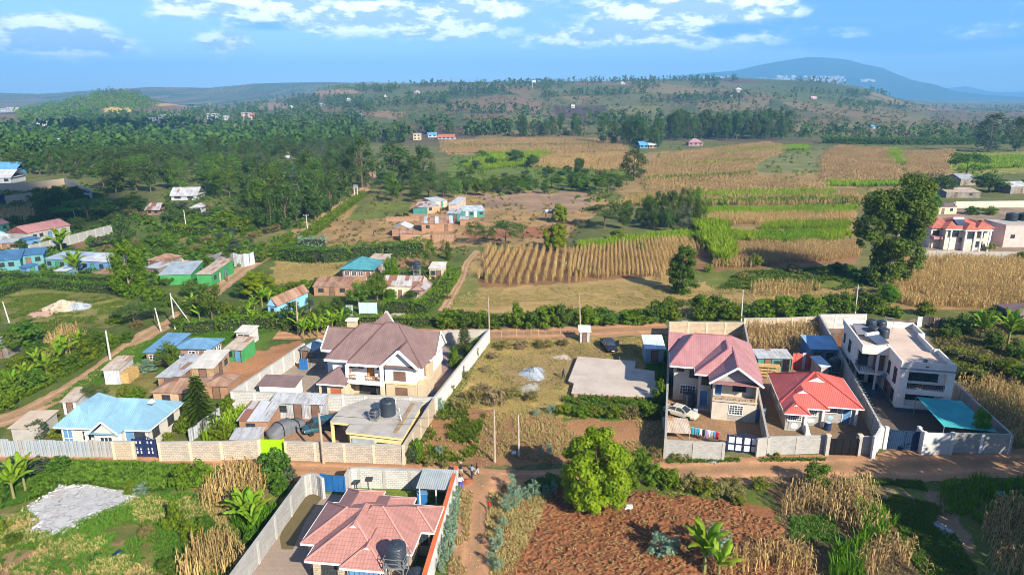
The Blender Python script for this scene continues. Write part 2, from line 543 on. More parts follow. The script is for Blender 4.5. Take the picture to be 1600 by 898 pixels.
YY, AA = np.meshgrid(ys,acol,indexing='ij')
WID = np.where(YY>0,YY+30,30+0*YY) * 0.86
WID = np.maximum(WID,60)
XX = AA * WID
ZZ = terr(XX,YY)
GX, GY = XX.ravel(), YY.ravel()
amp = 0.45 + 0.0035 * np.abs(GY)
JX = GX +(fbm(GX/1.7+40,GY/1.7,3)-0.5) * 2.6 * amp
JY = GY +(fbm(GX/1.7,GY/1.7+90,3)-0.5) * 2.6 * amp
col = np.empty((GX.size,4),np.float32)
base = fbm(GX/60,GY/60,3)[:,None]
col[:,:3] = np.array((0.080,0.092,0.034)) *(1.35-base) + np.array((0.150,0.125,0.058)) *(base-0.1)
col[:,3] = 0.5
for pts, c, g in PAINT:
	m = in_poly(JX,JY,ppoly(pts))
	col[m,:3] = c
	col[m,3] = g
far = sstep(520,700,GY+(fbm(GX/60,GY/60,3)-0.5)*160)
for pts, c, k in[([(868,166),(945,165),(962,188),(905,190),(858,176)],(.075,.048,.052),.1),([(945,164),(1030,166),(1040,186),(975,190)],(.150,.150,.055),.2),([(700,156),(800,148),(860,160),(840,176),(760,172),(690,178)],(.190,.120,
	.080),.3),([(785,172),(840,178),(860,192),(800,190)],(.150,.170,.050),.2),([(720,178),(790,176),(800,196),(735,192)],(.170,.100,.075),.3),([(1090,160),(1200,158),(1200,170),(1090,176)],(.200,.150,.085),.3),([(1245,186),(1290,185),
	(1295,194),(1245,195)],(.200,.060,.050),0),([(1200,172),(1620,170),(1620,206),(1250,206)],(.130,.108,.062),.45),([(1200,196),(1500,198),(1480,212),(1230,212)],(.190,.160,.080),.3),([(160,169),(200,166),(216,172),(185,180),(163,175)],
	(.480,.370,.110),0),([(242,163),(330,161),(330,167),(245,168)],(.380,.260,.120),0),([(-20,232),(110,225),(250,213),(262,218),(110,233),(-20,242)],(.330,.220,.110),0),([(85,205),(120,196),(125,202),(95,208)],(.330,.220,.110),0),([(340,
	192),(385,190),(390,205),(345,206)],(.170,.190,.060),0),([(400,222),(440,212),(470,218),(440,226)],(.300,.200,.105),0),([(400,160),(450,162),(455,172),(400,170)],(.260,.170,.110),.1),([(480,146),(560,140),(570,146),(500,152)],(.300,
	.200,.130),.1),([(560,172),(640,176),(620,186),(560,182)],(.230,.150,.095),.2),]:
	m = in_poly(JX,JY,ppoly(pts))
	col[m,:3] = c
	col[m,3] = .25
	far[m] = np.minimum(far[m],k)
nr, nc = YY.shape
idx = np.arange(nr*nc).reshape(nr,nc)
faces = np.stack([idx[:-1,:-1],idx[:-1,1:],idx[1:,1:],idx[1:,:-1]],-1).reshape(-1,4)
gm = bpy.data.materials.new('ground')
gm.use_nodes = True
t = NT(gm.node_tree)
tc = t.n('ShaderNodeTexCoord')
ob = tc.outputs['Object']
va = t.n('ShaderNodeAttribute',attribute_name='tint')
fa = t.n('ShaderNodeAttribute',attribute_name='far')
n1 = t.noise(ob,0.35,5.0,0.65)
n2 = t.noise(ob,2.6,4.0,0.7)
n3 = t.noise(ob,11.0,3.0,0.7)
g = t.math('ADD',t.math('MULTIPLY',n1,0.55),t.math('MULTIPLY',n2,0.45))
gfac = t.ramp(t.math('ADD',g,t.math('MULTIPLY',t.math('SUBTRACT',va.outputs['Alpha'],0.5),0.5)),0.42,0.62)
gcol = t.mix(n2,(0.040,0.085,0.014),(0.105,0.150,0.030))
c = t.mix(t.math('MULTIPLY',gfac,t.math('MULTIPLY',t.math('MINIMUM',t.math('MULTIPLY',va.outputs['Alpha'],1.6),1.0),0.8)),va.outputs['Color'],gcol)
c = t.mix(0.55,c,t.mix(n2,(0.55,0.52,0.5),(1.45,1.45,1.45)),'MULTIPLY')
c = t.mix(0.7,c,t.mix(t.ramp(t.noise(ob,0.075,7.0,0.72),0.32,0.68),(0.58,0.60,0.58),(1.38,1.30,1.22)),'MULTIPLY')
c = t.mix(0.85,c,t.mix(t.ramp(n3,0.3,0.7),(0.55,0.53,0.50),(1.42,1.42,1.42)),'MULTIPLY')
c = t.mix(t.math('MULTIPLY',t.ramp(t.noise(ob,0.9,5.0,0.7),0.56,0.70),t.math('MULTIPLY',t.math('SUBTRACT',1.0,fa.outputs['Fac']),0.35)),c,(0.34,0.25,0.13))
mp = t.n('ShaderNodeMapping',ins={0:ob,2:(0,0,0.35),3:(1/150.0,1/330.0,0.0)})
wob = t.n('ShaderNodeTexNoise',ins={'Vector':mp.outputs[0],'Scale':2.2,'Detail':3.0})
pv = t.vmath('ADD',mp.outputs[0],t.vmath('MULTIPLY',wob.outputs[1],(0.55,0.55,0.0)).outputs[0]).outputs[0]
vo = t.n('ShaderNodeTexVoronoi',ins={'Vector':pv,'Scale':1.0})
cr = t.n('ShaderNodeValToRGB')
el_ = cr.color_ramp.elements
el_[0].position, el_[0].color = 0.0,(0.050,0.075,0.026,1)
el_[1].position, el_[1].color = 1.0,(0.125,0.098,0.050,1)
for pos, cc in((0.22,(0.105,0.110,0.045,1)),(0.42,(0.150,0.110,0.062,1)),(0.58,(0.075,0.100,0.035,1)),(0.75,(0.170,0.135,0.066,1)),(0.9,(0.090,0.062,0.050,1))):
	e = el_.new(pos)
	e.color = cc
cr.color_ramp.interpolation = 'CONSTANT'
t.link(t.n('ShaderNodeSeparateColor',ins={0:vo.outputs['Color']}).outputs[0],cr.inputs[0])
fn = t.noise(ob,0.020,6.0,0.68)
fcol = t.mix(t.math('MULTIPLY',t.ramp(fn,0.45,0.70),0.6),cr.outputs[0],(0.130,0.112,0.050))
fcol = t.mix(0.6,fcol,t.mix(t.noise(ob,0.09,5.0,0.7),(0.3,0.32,0.3),(1.7,1.65,1.6)),'MULTIPLY')
c = t.mix(fa.outputs['Fac'],c,fcol)
bh = t.math('ADD',t.math('MULTIPLY',n3,0.5),n2)
bp = t.n('ShaderNodeBump',ins={'Strength':0.9,'Distance':0.16,'Height':bh})
bs = t.n('ShaderNodeBsdfPrincipled',ins={'Base Color':c,'Roughness':0.95,'Specular IOR Level':0.1,'Normal':bp.outputs[0]})
t.n('ShaderNodeOutputMaterial',ins={0:bs.outputs[0]})
ground = npmesh('ground',np.stack([GX,GY,ZZ.ravel()],-1),faces,gm,kind='structure',smooth=True)
ca = ground.data.color_attributes.new('tint','FLOAT_COLOR','POINT')
ca.data.foreach_set('color',col.ravel())
fa_ = ground.data.attributes.new('far','FLOAT','POINT')
fa_.data.foreach_set('value',far.astype(np.float32))
# -- roads: their own sheets a few mm above the ground, ragged edges
def roadmat(name,ca_,cb_,green=0.0):
	m = bpy.data.materials.new(name)
	m.use_nodes = True
	t = NT(m.node_tree)
	ob = t.n('ShaderNodeTexCoord').outputs['Object']
	n1 = t.noise(ob,0.28,5.0,0.65)
	c = t.mix(t.ramp(n1,0.35,0.66),ca_,cb_)
	n2 = t.noise(ob,3.0,5.0,0.7)
	c = t.mix(0.5,c,t.mix(n2,(0.5,0.48,0.46),(1.5,1.5,1.5)),'MULTIPLY')
	n3 = t.noise(ob,12.0,3.0,0.7)
	c = t.mix(0.4,c,t.mix(n3,(0.55,0.55,0.55),(1.45,1.45,1.45)),'MULTIPLY')
	ru = t.math('MULTIPLY',t.n('ShaderNodeAttribute',attribute_name='rnd').outputs['Fac'],t.ramp(t.noise(ob,0.5,4.0),0.3,0.6))
	c = t.mix(t.math('MULTIPLY',t.math('MAXIMUM',ru,0.0),0.75),c,t.mix(1.0,c,(1.65,1.58,1.5),'MULTIPLY'))
	c = t.mix(t.math('MULTIPLY',t.math('MAXIMUM',t.math('MULTIPLY',ru,-1.0),0.0),0.8),c,(0.17,0.13,0.055))
	if green:
		c = t.mix(t.math('MULTIPLY',t.ramp(t.noise(ob,0.8,5.0,0.7),0.52,0.64),green),c,(0.10,0.13,0.03))
	bp = t.n('ShaderNodeBump',ins={'Strength':0.7,'Distance':0.08,'Height':t.math('ADD',n2,t.math('MULTIPLY',n3,0.4))})
	bs = t.n('ShaderNodeBsdfPrincipled',ins={'Base Color':c,'Roughness':0.95,'Specular IOR Level':0.1,'Normal':bp.outputs[0]})
	t.n('ShaderNodeOutputMaterial',ins={0:bs.outputs[0]})
	return m
def road(name,pts,m,lift=0.012,ragged=0.5,seg=0.7):
	"""pts: (px, py, half width m) along the middle of a lane"""
	P =[(at(x,y).xy,hw)for x,y,hw in pts]
	C, Wd =[],[]
	for(a,wa),(b,wb) in zip(P[:-1],P[1:]):
		n = max(2,int((b-a).length/max(seg,0.006*a.y)))
		for i in range(n):
			f = i / n
			C.append(a.lerp(b,f))
			Wd.append(wa+(wb-wa)*f)
	C.append(P[-1][0])
	Wd.append(P[-1][1])
	for _ in range(6):
		C =[C[0]] +[(C[i-1]+C[i]*2+C[i+1])/4 for i in range(1,len(C)-1)] +[C[-1]]
		Wd =[Wd[0]] +[(Wd[i-1]+Wd[i]*2+Wd[i+1])/4 for i in range(1,len(Wd)-1)] +[Wd[-1]]
	V, F_, RU =[],[],[]
	K = 9
	for i, c in enumerate(C):
		a = C[max(0,i-1)]
		b = C[min(len(C)-1,i+1)]
		d =(b-a).normalized()
		n = Vector((d.y,-d.x))
		for k in range(K):
			s = -1 + 2 * k /(K-1)
			hw = Wd[i]
			if k in(0,K-1):
				q = c + n * hw * s
				hw *= 1 + ragged *(float(fbm(np.array(q.x/1.3),np.array(q.y/1.3+30),3))-0.5)
			q = c + n * hw * s
			RU.append(1.0 if k in(2,6)else(-.6 if k==4 else 0.0))
			V.append((q.x,q.y,float(terr(q.x,q.y))+lift+0.00012*q.y))
		if i:
			for k in range(K-1):
				a0 =(i-1) * K + k
				F_.append((a0,a0+1,a0+K+1,a0+K))
	return npmesh(name,np.array(V),np.array(F_),m,kind='structure',smooth=True,rnd=np.array(RU))
M_DIRT = roadmat('dirt',(0.380,0.205,0.110),(0.290,0.165,0.095),0.12)
M_DIRT2 = roadmat('dirt pale',(0.350,0.225,0.135),(0.280,0.175,0.100),0.3)
M_TRACK = roadmat('grassy track',(0.20,0.175,0.06),(0.24,0.165,0.085),0.75)
road('dirt_road',[(-260,722,1.6),(0,719,1.6),(180,720,1.6),(300,726,1.9),(450,733,2.2),(560,738,2.3),(700,741,2.0),(800,747,1.5),(900,743,1.6),(1000,738,1.8),(1120,733,2.9),(1260,731,2.7),(1400,728,3.3),(1500,723,3.0),(1640,722,2.8),
	(1900,722,2.6)],M_DIRT)
road('dirt_road',[(752,742,3.2),(750,775,2.0),(748,820,2.1),(745,870,2.2),(738,930,2.3),(735,985,2.3)],M_DIRT,lift=0.020)
road('dirt_road',[(430,524,2.2),(520,522,2.2),(690,521,2.6),(770,521,2.7),(860,520,3.0),(950,516,3.4),(1045,512,3.6)],M_DIRT)
road('dirt_road',[(-160,690,1.8),(0,658,2.2),(52,640,2.0),(110,606,1.6),(165,570,1.5),(205,540,1.9),(235,518,2.0),(268,505,2.0),(300,480,1.9),(345,448,2.0),(385,417,2.3),(425,393,2.4),(460,372,2.6),(500,345,2.8),(535,320,2.8),(562,
	303,2.8),(582,285,2.6),(580,268,2.4)],M_DIRT2)
road('path',[(692,486,1.0),(706,462,0.9),(722,435,0.8),(728,412,0.9),(745,392,0.9)],M_DIRT2,ragged=1.0)
road('path',[(1340,742,2.0),(1400,780,2.1),(1450,830,1.8),(1500,890,1.5),(1530,940,1.4)],M_TRACK,ragged=0.9,lift=0.022)
road('path',[(690,392,0.7),(655,372,0.7),(610,372,0.8),(580,380,0.7)],M_DIRT2,ragged=1.0)
# -- the blue mountain, its town, and far ranges
mm = mat('mountain slopes',(0.014,0.045,0.030),(0.026,0.056,0.036),nscale=0.0016,fine=0.5,rough=0.95,spec=0.05)
def range_mesh(name,prof,Y,depth,m,seed):
	"""a ridge whose skyline runs through the picture points prof at distance Y, sloping down towards us and behind"""
	xs = np.linspace(prof[0][0],prof[-1][0],150)
	hs = np.interp(xs,[p[0]for p in prof],[p[1]for p in prof])
	J = 34
	V =[]
	for i,(px,py) in enumerate(zip(xs,hs)):
		d = pix_ray(px,py)
		k = Y / d.y
		X, Zt = d.x * k, CAM_H + d.z * k
		Zt = max(Zt,2)
		for j in range(J):
			s = j /(J-1) * 2 - 1.2
			yy = Y + s * depth
			f = max(0.0,1-abs(s)**1.25) if s < 0 else max(0.0,1-(s/0.8)**2)
			z = Zt * f +(float(fbm(np.array(X/420.0+seed),np.array(yy/420.0),4))-0.5) * 0.30 * Zt *(4*f*(1-f))
			V.append((X,yy,z-12))
	idx = np.arange(len(xs)*J).reshape(len(xs),J)
	F_ = np.stack([idx[:-1,:-1],idx[1:,:-1],idx[1:,1:],idx[:-1,1:]],-1).reshape(-1,4)
	return npmesh(name,np.array(V),F_,m,kind='structure',smooth=True)
range_mesh('mountain',[(800,150),(900,133),(960,127),(1040,121),(1080,115),(1100,113),(1150,109),(1185,101),(1210,96),(1240,91),(1262,88),(1282,88),(1300,89),(1322,92),(1345,101),(1365,113),(1390,125),(1420,134),(1450,142),(1500,147),
	(1560,152),(1620,158)],9200,2300,mm,3)
range_mesh('mountains',[(1330,152),(1390,127),(1430,132),(1480,137),(1510,134),(1530,140),(1560,143),(1620,142),(1700,139),(1900,150)],12000,900,mm,9)
range_mesh('hills',[(-500,150),(-200,146),(0,149),(200,147),(500,145),(900,148),(1200,150)],12300,700,mm,5)
hb = MB().box(-16000,16000,-600,13600,-14,640)
hm = bpy.data.materials.new('haze')
hm.use_nodes = True
t = NT(hm.node_tree)
pv_ = t.n('ShaderNodeVolumePrincipled',ins={'Color':(0.21,0.55,1.0,1),'Density':0.00016,'Anisotropy':0.0})
t.n('ShaderNodeOutputMaterial',ins={1:pv_.outputs[0]})
HAZE = hb.build('haze',hm,uv=False)
HAZE['kind'] = 'stuff'
HAZE.display_type = 'WIRE'
# -- shared building materials
WHITE = mat('white plaster',(0.74,0.73,0.70),(0.64,0.62,0.58),nscale=0.5,fine=0.12)
CREAMW = mat('cream plaster',(0.54,0.45,0.33),(0.45,0.37,0.26),nscale=0.6)
YELLOW = mat('yellow plaster',(0.74,0.55,0.26),(0.66,0.47,0.22),nscale=0.6)
STONE = mat('grey stone blocks',(0.36,0.35,0.34),(0.25,0.245,0.24),kind='block',nscale=0.7)
STONEW = mat('pale stone blocks',(0.50,0.49,0.47),(0.40,0.39,0.375),kind='block',nscale=0.7,mortar=(0.26,0.25,0.24))
STONEC = mat('cream stone blocks',(0.48,0.38,0.27),(0.38,0.30,0.21),kind='block',nscale=0.7,mortar=(0.24,0.20,0.15))
STONEB = mat('banded stone blocks',(0.46,0.39,0.30),(0.28,0.27,0.26),kind='block',nscale=0.4,mortar=(0.24,0.20,0.16))
BRICK = mat('red brick',(0.34,0.10,0.06),(0.25,0.075,0.05),kind='block',bw=0.25,bh=0.085,mortar=(0.30,0.25,0.2))
CLAD = mat('brown stone cladding',(0.20,0.15,0.12),(0.12,0.09,0.075),kind='block',bw=0.3,bh=0.1,mortar=(0.10,0.08,0.07))
CONC = mat('concrete',(0.40,0.37,0.33),(0.30,0.275,0.245),nscale=0.5,fine=0.3,bump=0.2)
CONCP = mat('pale concrete',(0.48,0.41,0.35),(0.40,0.335,0.285),nscale=0.35,fine=0.25,bump=0.15)
CEMENT = mat('cement render',(0.36,0.345,0.32),(0.29,0.275,0.255),nscale=0.6,fine=0.25)
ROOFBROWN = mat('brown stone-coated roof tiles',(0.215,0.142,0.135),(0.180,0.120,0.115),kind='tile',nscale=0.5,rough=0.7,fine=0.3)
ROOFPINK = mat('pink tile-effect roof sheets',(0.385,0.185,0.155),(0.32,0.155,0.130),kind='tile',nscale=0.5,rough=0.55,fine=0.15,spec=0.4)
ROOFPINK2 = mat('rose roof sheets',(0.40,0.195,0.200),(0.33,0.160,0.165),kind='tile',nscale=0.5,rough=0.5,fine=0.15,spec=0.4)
ROOFRED = mat('red roof sheets',(0.54,0.115,0.095),(0.46,0.09,0.075),kind='corr',per=0.22,nscale=0.4,rough=0.5,fine=0.1,spec=0.4)
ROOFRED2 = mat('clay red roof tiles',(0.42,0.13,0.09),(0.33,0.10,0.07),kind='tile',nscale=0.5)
ROOFSKY = mat('pale blue roof sheets',(0.20,0.36,0.46),(0.17,0.31,0.41),kind='corr',per=0.25,nscale=0.3,rough=0.5,fine=0.12,spec=0.4,var=0.07)
ROOFBLUE = mat('blue roof sheets',(0.13,0.27,0.42),(0.10,0.21,0.34),kind='corr',per=0.25,nscale=0.4,rough=0.5,spec=0.4,var=0.15)
ROOFBLUE2 = mat('bright blue roof sheets',(0.06,0.16,0.29),(0.05,0.13,0.24),kind='corr',per=0.25,nscale=0.4,rough=0.5,var=0.12)
ROOFTEAL = mat('teal roof sheets',(0.07,0.25,0.29),(0.05,0.19,0.23),kind='corr',per=0.25,nscale=0.5,rough=0.5,var=0.08)
TIN = mat('weathered tin',(0.44,0.46,0.48),(0.33,0.34,0.36),kind='corr',per=0.2,nscale=0.5,rough=0.55,spec=0.4,var=0.14,rust=(0.24,0.14,0.095),rustamt=0.12)
TINB = mat('bright tin',(0.50,0.53,0.57),(0.41,0.44,0.48),kind='corr',per=0.2,nscale=0.4,rough=0.5,spec=0.5,var=0.10)
TINR = mat('rusted tin',(0.34,0.22,0.155),(0.25,0.14,0.095),kind='corr',per=0.2,nscale=0.5,rough=0.8,var=0.25,rust=(0.20,0.085,0.05),rustamt=0.3)
TINP = mat('patched tin',(0.42,0.42,0.43),(0.36,0.34,0.33),kind='corr',per=0.2,nscale=0.5,rough=0.7,var=0.25,rust=(0.22,0.10,0.065),rustamt=0.45)
TINBEIGE = mat('dusty tin',(0.46,0.39,0.32),(0.36,0.29,0.235),kind='corr',per=0.2,nscale=0.6,rough=0.8,var=0.15,rust=(0.28,0.16,0.10),rustamt=0.2)
PLANKW = mat('grey boards',(0.26,0.23,0.20),(0.17,0.15,0.13),kind='corr',per=0.25,nscale=0.8,var=0.2)
MUD = mat('mud wall',(0.33,0.19,0.115),(0.25,0.145,0.09),nscale=0.8,bump=0.3)
GREENP = mat('bright green paint',(0.05,0.27,0.08),(0.045,0.21,0.07),nscale=0.7)
LIME = mat('lime green sheet',(0.30,0.66,0.01),(0.26,0.60,0.01),nscale=0.8,rough=0.5)
TEALP = mat('teal paint',(0.06,0.23,0.20),(0.05,0.18,0.16),nscale=0.7)
TURQ = mat('turquoise paint',(0.10,0.27,0.29),(0.09,0.23,0.25),nscale=0.7)
BLUEP = mat('blue paint',(0.11,0.24,0.42),(0.09,0.19,0.34),nscale=0.7)
PINKP = mat('pink plaster',(0.60,0.40,0.37),(0.52,0.34,0.32),nscale=0.7)
GLASS = mat('window glass',(0.035,0.045,0.06),(0.02,0.03,0.04),rough=0.12,spec=0.6,fine=0)
DARKFR = mat('dark frame',(0.06,0.055,0.05),rough=0.5,fine=0)
WFRAME = mat('white frame',(0.78,0.78,0.76),rough=0.5,fine=0.05)
BROWNFR = mat('brown shutters',(0.20,0.115,0.08),rough=0.6)
STEEL = mat('grey steel',(0.34,0.36,0.37),rough=0.45,metal=0.5,fine=0.05)
NAVY = mat('navy painted steel',(0.015,0.025,0.07),(0.02,0.03,0.09),rough=0.45,fine=0.05)
BLACKST = mat('black painted steel',(0.012,0.012,0.014),rough=0.6,spec=0.08,fine=0.05)
BLUEST = mat('blue painted steel',(0.02,0.12,0.33),(0.02,0.09,0.26),rough=0.45)
ORANGE = mat('orange coping',(0.55,0.14,0.05),(0.46,0.11,0.045),nscale=0.7)
TANKM = mat('black water tank plastic',(0.022,0.030,0.042),(0.03,0.04,0.055),rough=0.42,spec=0.5,fine=0.05)
WOOD = mat('raw timber',(0.36,0.25,0.15),(0.26,0.17,0.10),nscale=2.0)
POLEW = mat('pole timber',(0.38,0.31,0.23),(0.28,0.22,0.16),nscale=2.0)
POLEC = mat('concrete pole',(0.46,0.45,0.42),(0.38,0.37,0.35),nscale=1.0)
PANEL = mat('solar panel',(0.05,0.07,0.12),(0.04,0.055,0.10),rough=0.25,spec=0.6,fine=0)
ORDOOR = mat('varnished door',(0.42,0.16,0.035),(0.36,0.13,0.03),rough=0.5)
NET = mat('teal shade net',(0.05,0.36,0.37),(0.04,0.30,0.32),nscale=0.5,rough=0.8,fine=0.15)
PLINTH = mat('slate blue plinth',(0.06,0.10,0.14),(0.05,0.085,0.12),nscale=0.7)
SHUT = mat('steel shutter',(0.38,0.42,0.45),(0.32,0.36,0.39),kind='corr',per=0.12,rough=0.5)
PAVER = mat('paving blocks',(0.36,0.27,0.215),(0.30,0.225,0.18),kind='block',bw=0.22,bh=0.11,mortar=(0.22,0.17,0.13),nscale=0.3)
MOSS = mat('wet mossy paving',(0.155,0.115,0.045),(0.115,0.095,0.05),nscale=0.8,rough=0.5,kind='block',bw=0.22,bh=0.11,mortar=(0.10,0.08,0.04))
def tb(mb,side,atp,u0,u1,n0,n1,z0,z1,mi=0):
	"""box on a wall plane: u along the wall, n outward"""
	if side == 'F':
		return mb.box(u0,u1,atp-n1,atp-n0,z0,z1,mi)
	if side == 'B':
		return mb.box(u0,u1,atp+n0,atp+n1,z0,z1,mi)
	if side == 'L':
		return mb.box(atp-n1,atp-n0,u0,u1,z0,z1,mi)
	return mb.box(atp+n0,atp+n1,u0,u1,z0,z1,mi)
def win(par,side,atp,u,z,w_,h,frame=None,bars=(2,1),sill=True,pane=None,fw=0.07,proud=0.07,label=None,barm=None):
	"""window > pane, grille : u, z = middle of the sill line"""
	frame = frame or WFRAME
	u0, u1 = u - w_ / 2, u + w_ / 2
	f = MB()
	tb(f,side,atp,u0-fw,u0,-0.05,proud,z-fw,z+h+fw)
	tb(f,side,atp,u1,u1+fw,-0.05,proud,z-fw,z+h+fw)
	tb(f,side,atp,u0,u1,-0.05,proud,z+h,z+h+fw)
	tb(f,side,atp,u0-(0.1 if sill else 0),u1+(0.1 if sill else 0),-0.05,proud+(0.06 if sill else 0),z-fw-0.02,z-0.002)
	o = f.build('window',frame,par)
	if label:
		o['label'] = label
	p = MB()
	tb(p,side,atp,u0,u1,-0.04,0.012,z,z+h)
	p.build('pane',pane or GLASS,o)
	if bars:
		g = MB()
		for i in range(1,bars[0]+1):
			x = u0 + w_ * i /(bars[0]+1)
			tb(g,side,atp,x-0.025,x+0.025,0.015,0.05,z,z+h)
		for i in range(1,bars[1]+1):
			zz = z + h * i /(bars[1]+1)
			tb(g,side,atp,u0,u1,0.018,0.045,zz-0.025,zz+0.025)
		if g.v:
			g.build('grille',barm or frame,o)
	return o
def door(par,side,atp,u,z,w_,h,m=None,frame=None):
	f = MB()
	u0, u1 = u - w_ / 2, u + w_ / 2
	tb(f,side,atp,u0-0.08,u0,-0.05,0.06,z,z+h+0.08)
	tb(f,side,atp,u1,u1+0.08,-0.05,0.06,z,z+h+0.08)
	tb(f,side,atp,u0,u1,-0.05,0.06,z+h,z+h+0.08)
	o = f.build('door',frame or WFRAME,par)
	l = MB()
	tb(l,side,atp,u0,u1,-0.04,0.02,z,z+h)
	l.build('door_leaf',m or BROWNFR,o)
	k = MB()
	tb(k,side,atp,u1-0.16,u1-0.10,0.02,0.07,z+h*0.45,z+h*0.52)
	k.build('handle',STEEL,o)
	return o
def fascia(par,pts,z,m=None,h=0.2,t=0.05,closed=True,name='fascia'):
	"""white board round the eaves outline"""
	mb = MB()
	n = len(pts)
	for i in range(n if closed else n-1):
		a, b = pts[i], pts[(i+1)%n]
		d = Vector((b[0]-a[0],b[1]-a[1],0))
		if d.length < 0.01:
			continue
		d.normalize()
		q = Vector((d.y,-d.x,0)) *(t/2+0.003)
		mb.bar((a[0]+q.x,a[1]+q.y,z-h/2),(b[0]+q.x,b[1]+q.y,z-h/2),t,h)
	return mb.build(name,m or WFRAME,par)
def barge(par,p0,pk,p1,m=None,h=0.28,t=0.07,name='barge_board'):
	mb = MB()
	for a, b in((p0,pk),(p1,pk)):
		mb.bar(a,b,t,h)
	return mb.build(name,m or WFRAME,par)
def tank_parts(par,r,h,loc=(0,0,0),m=None):
	pr =[(r*0.97,0)]
	n = max(5,int(h/0.16))
	for i in range(n):
		z0, z1 = h * 0.84 * i / n, h * 0.84 *(i+1) / n
		pr +=[(r,z0+0.02),(r,z1-0.05),(r*0.965,z1-0.02),(r*0.965,z1)]
	pr +=[(r*0.93,h*0.87),(r*0.72,h*0.93),(r*0.40,h*0.965)]
	b = MB().lathe(pr,22,loc).build('body',m or TANKM,par,smooth=False)
	l = MB().lathe([(r*0.34,h*0.955),(r*0.34,h),(r*0.30,h*1.015)],14,loc)
	l.build('lid',m or TANKM,par)
	rb = MB()
	for i in range(8):
		a = 2 * math.pi * i / 8
		c, s = math.cos(a), math.sin(a)
		rb.bar((loc[0]+c*r*.38,loc[1]+s*r*.38,loc[2]+h*.975),(loc[0]+c*r*.93,loc[1]+s*r*.93,loc[2]+h*.885),0.09,0.05)
	rb.build('rib',m or TANKM,par)
	return b
def tank(label,p,r,h,group=None,m=None):
	t_ = thing('water_tank',label,'water tank',p,random.random()*6,group)
	tank_parts(t_,r,h,m=m)
	return t_
def tank_stand(label,p,w_,h,rz=0.0,m=None):
	t_ = thing('tank_stand',label,'tank stand',p,rz)
	for sx in(-1,1):
		for sy in(-1,1):
			MB().bar((sx*w_/2,sy*w_/2,0),(sx*w_/2,sy*w_/2,h-0.08),0.09).build('leg',m or STEEL,t_)
	b = MB()
	for z in(h*0.33,h*0.66):
		for a, c in(((-1,-1),(1,-1)),((1,-1),(1,1)),((1,1),(-1,1)),((-1,1),(-1,-1))):
			b.bar((a[0]*w_/2,a[1]*w_/2,z),(c[0]*w_/2,c[1]*w_/2,z),0.06)
			b.bar((a[0]*w_/2,a[1]*w_/2,z-h*.33+.05),(c[0]*w_/2,c[1]*w_/2,z),0.045)
	b.build('brace',m or STEEL,t_)
	MB().box(-w_/2-.12,w_/2+.12,-w_/2-.12,w_/2+.12,h-.08,h).build('platform',m or STEEL,t_)
	r_ = MB()
	W2 = w_ / 2 + .1
	for z in(h+.4,h+.8):
		for a, c in(((-1,-1),(1,-1)),((1,-1),(1,1)),((1,1),(-1,1)),((-1,1),(-1,-1))):
			r_.bar((a[0]*W2,a[1]*W2,z),(c[0]*W2,c[1]*W2,z),0.04)
	for sx in(-1,1):
		for sy in(-1,1):
			r_.bar((sx*W2,sy*W2,h),(sx*W2,sy*W2,h+.82),0.05)
	r_.build('railing',m or STEEL,t_)
	return t_
def gablet(mbr,par,x,y,z,w_,h,d):
	"""small dutch gablet on a front hip: red cap (mbr) over a white vent (mbw)"""
	mbr.hexa([(x-w_/2-.1,y-.08,z),(x,y-.08,z+h+.08),(x,y+d,z+h+.08),(x-w_/2-.1,y+d,z)],[(x-w_/2-.1,y-.08,z+.06),(x,y-.08,z+h+.14),(x,y+d,z+h+.14),(x-w_/2-.1,y+d,z+.06)])
	mbr.hexa([(x,y-.08,z+h+.08),(x+w_/2+.1,y-.08,z),(x+w_/2+.1,y+d,z),(x,y+d,z+h+.08)],[(x,y-.08,z+h+.14),(x+w_/2+.1,y-.08,z+.06),(x+w_/2+.1,y+d,z+.06),(x,y+d,z+h+.14)])
	MB().hexa([(x-w_/2,y,z),(x+w_/2,y,z),(x,y,z+h)],[(x-w_/2,y+.1,z),(x+w_/2,y+.1,z),(x,y+.1,z+h)]).build('gablet_vent',WFRAME,par)
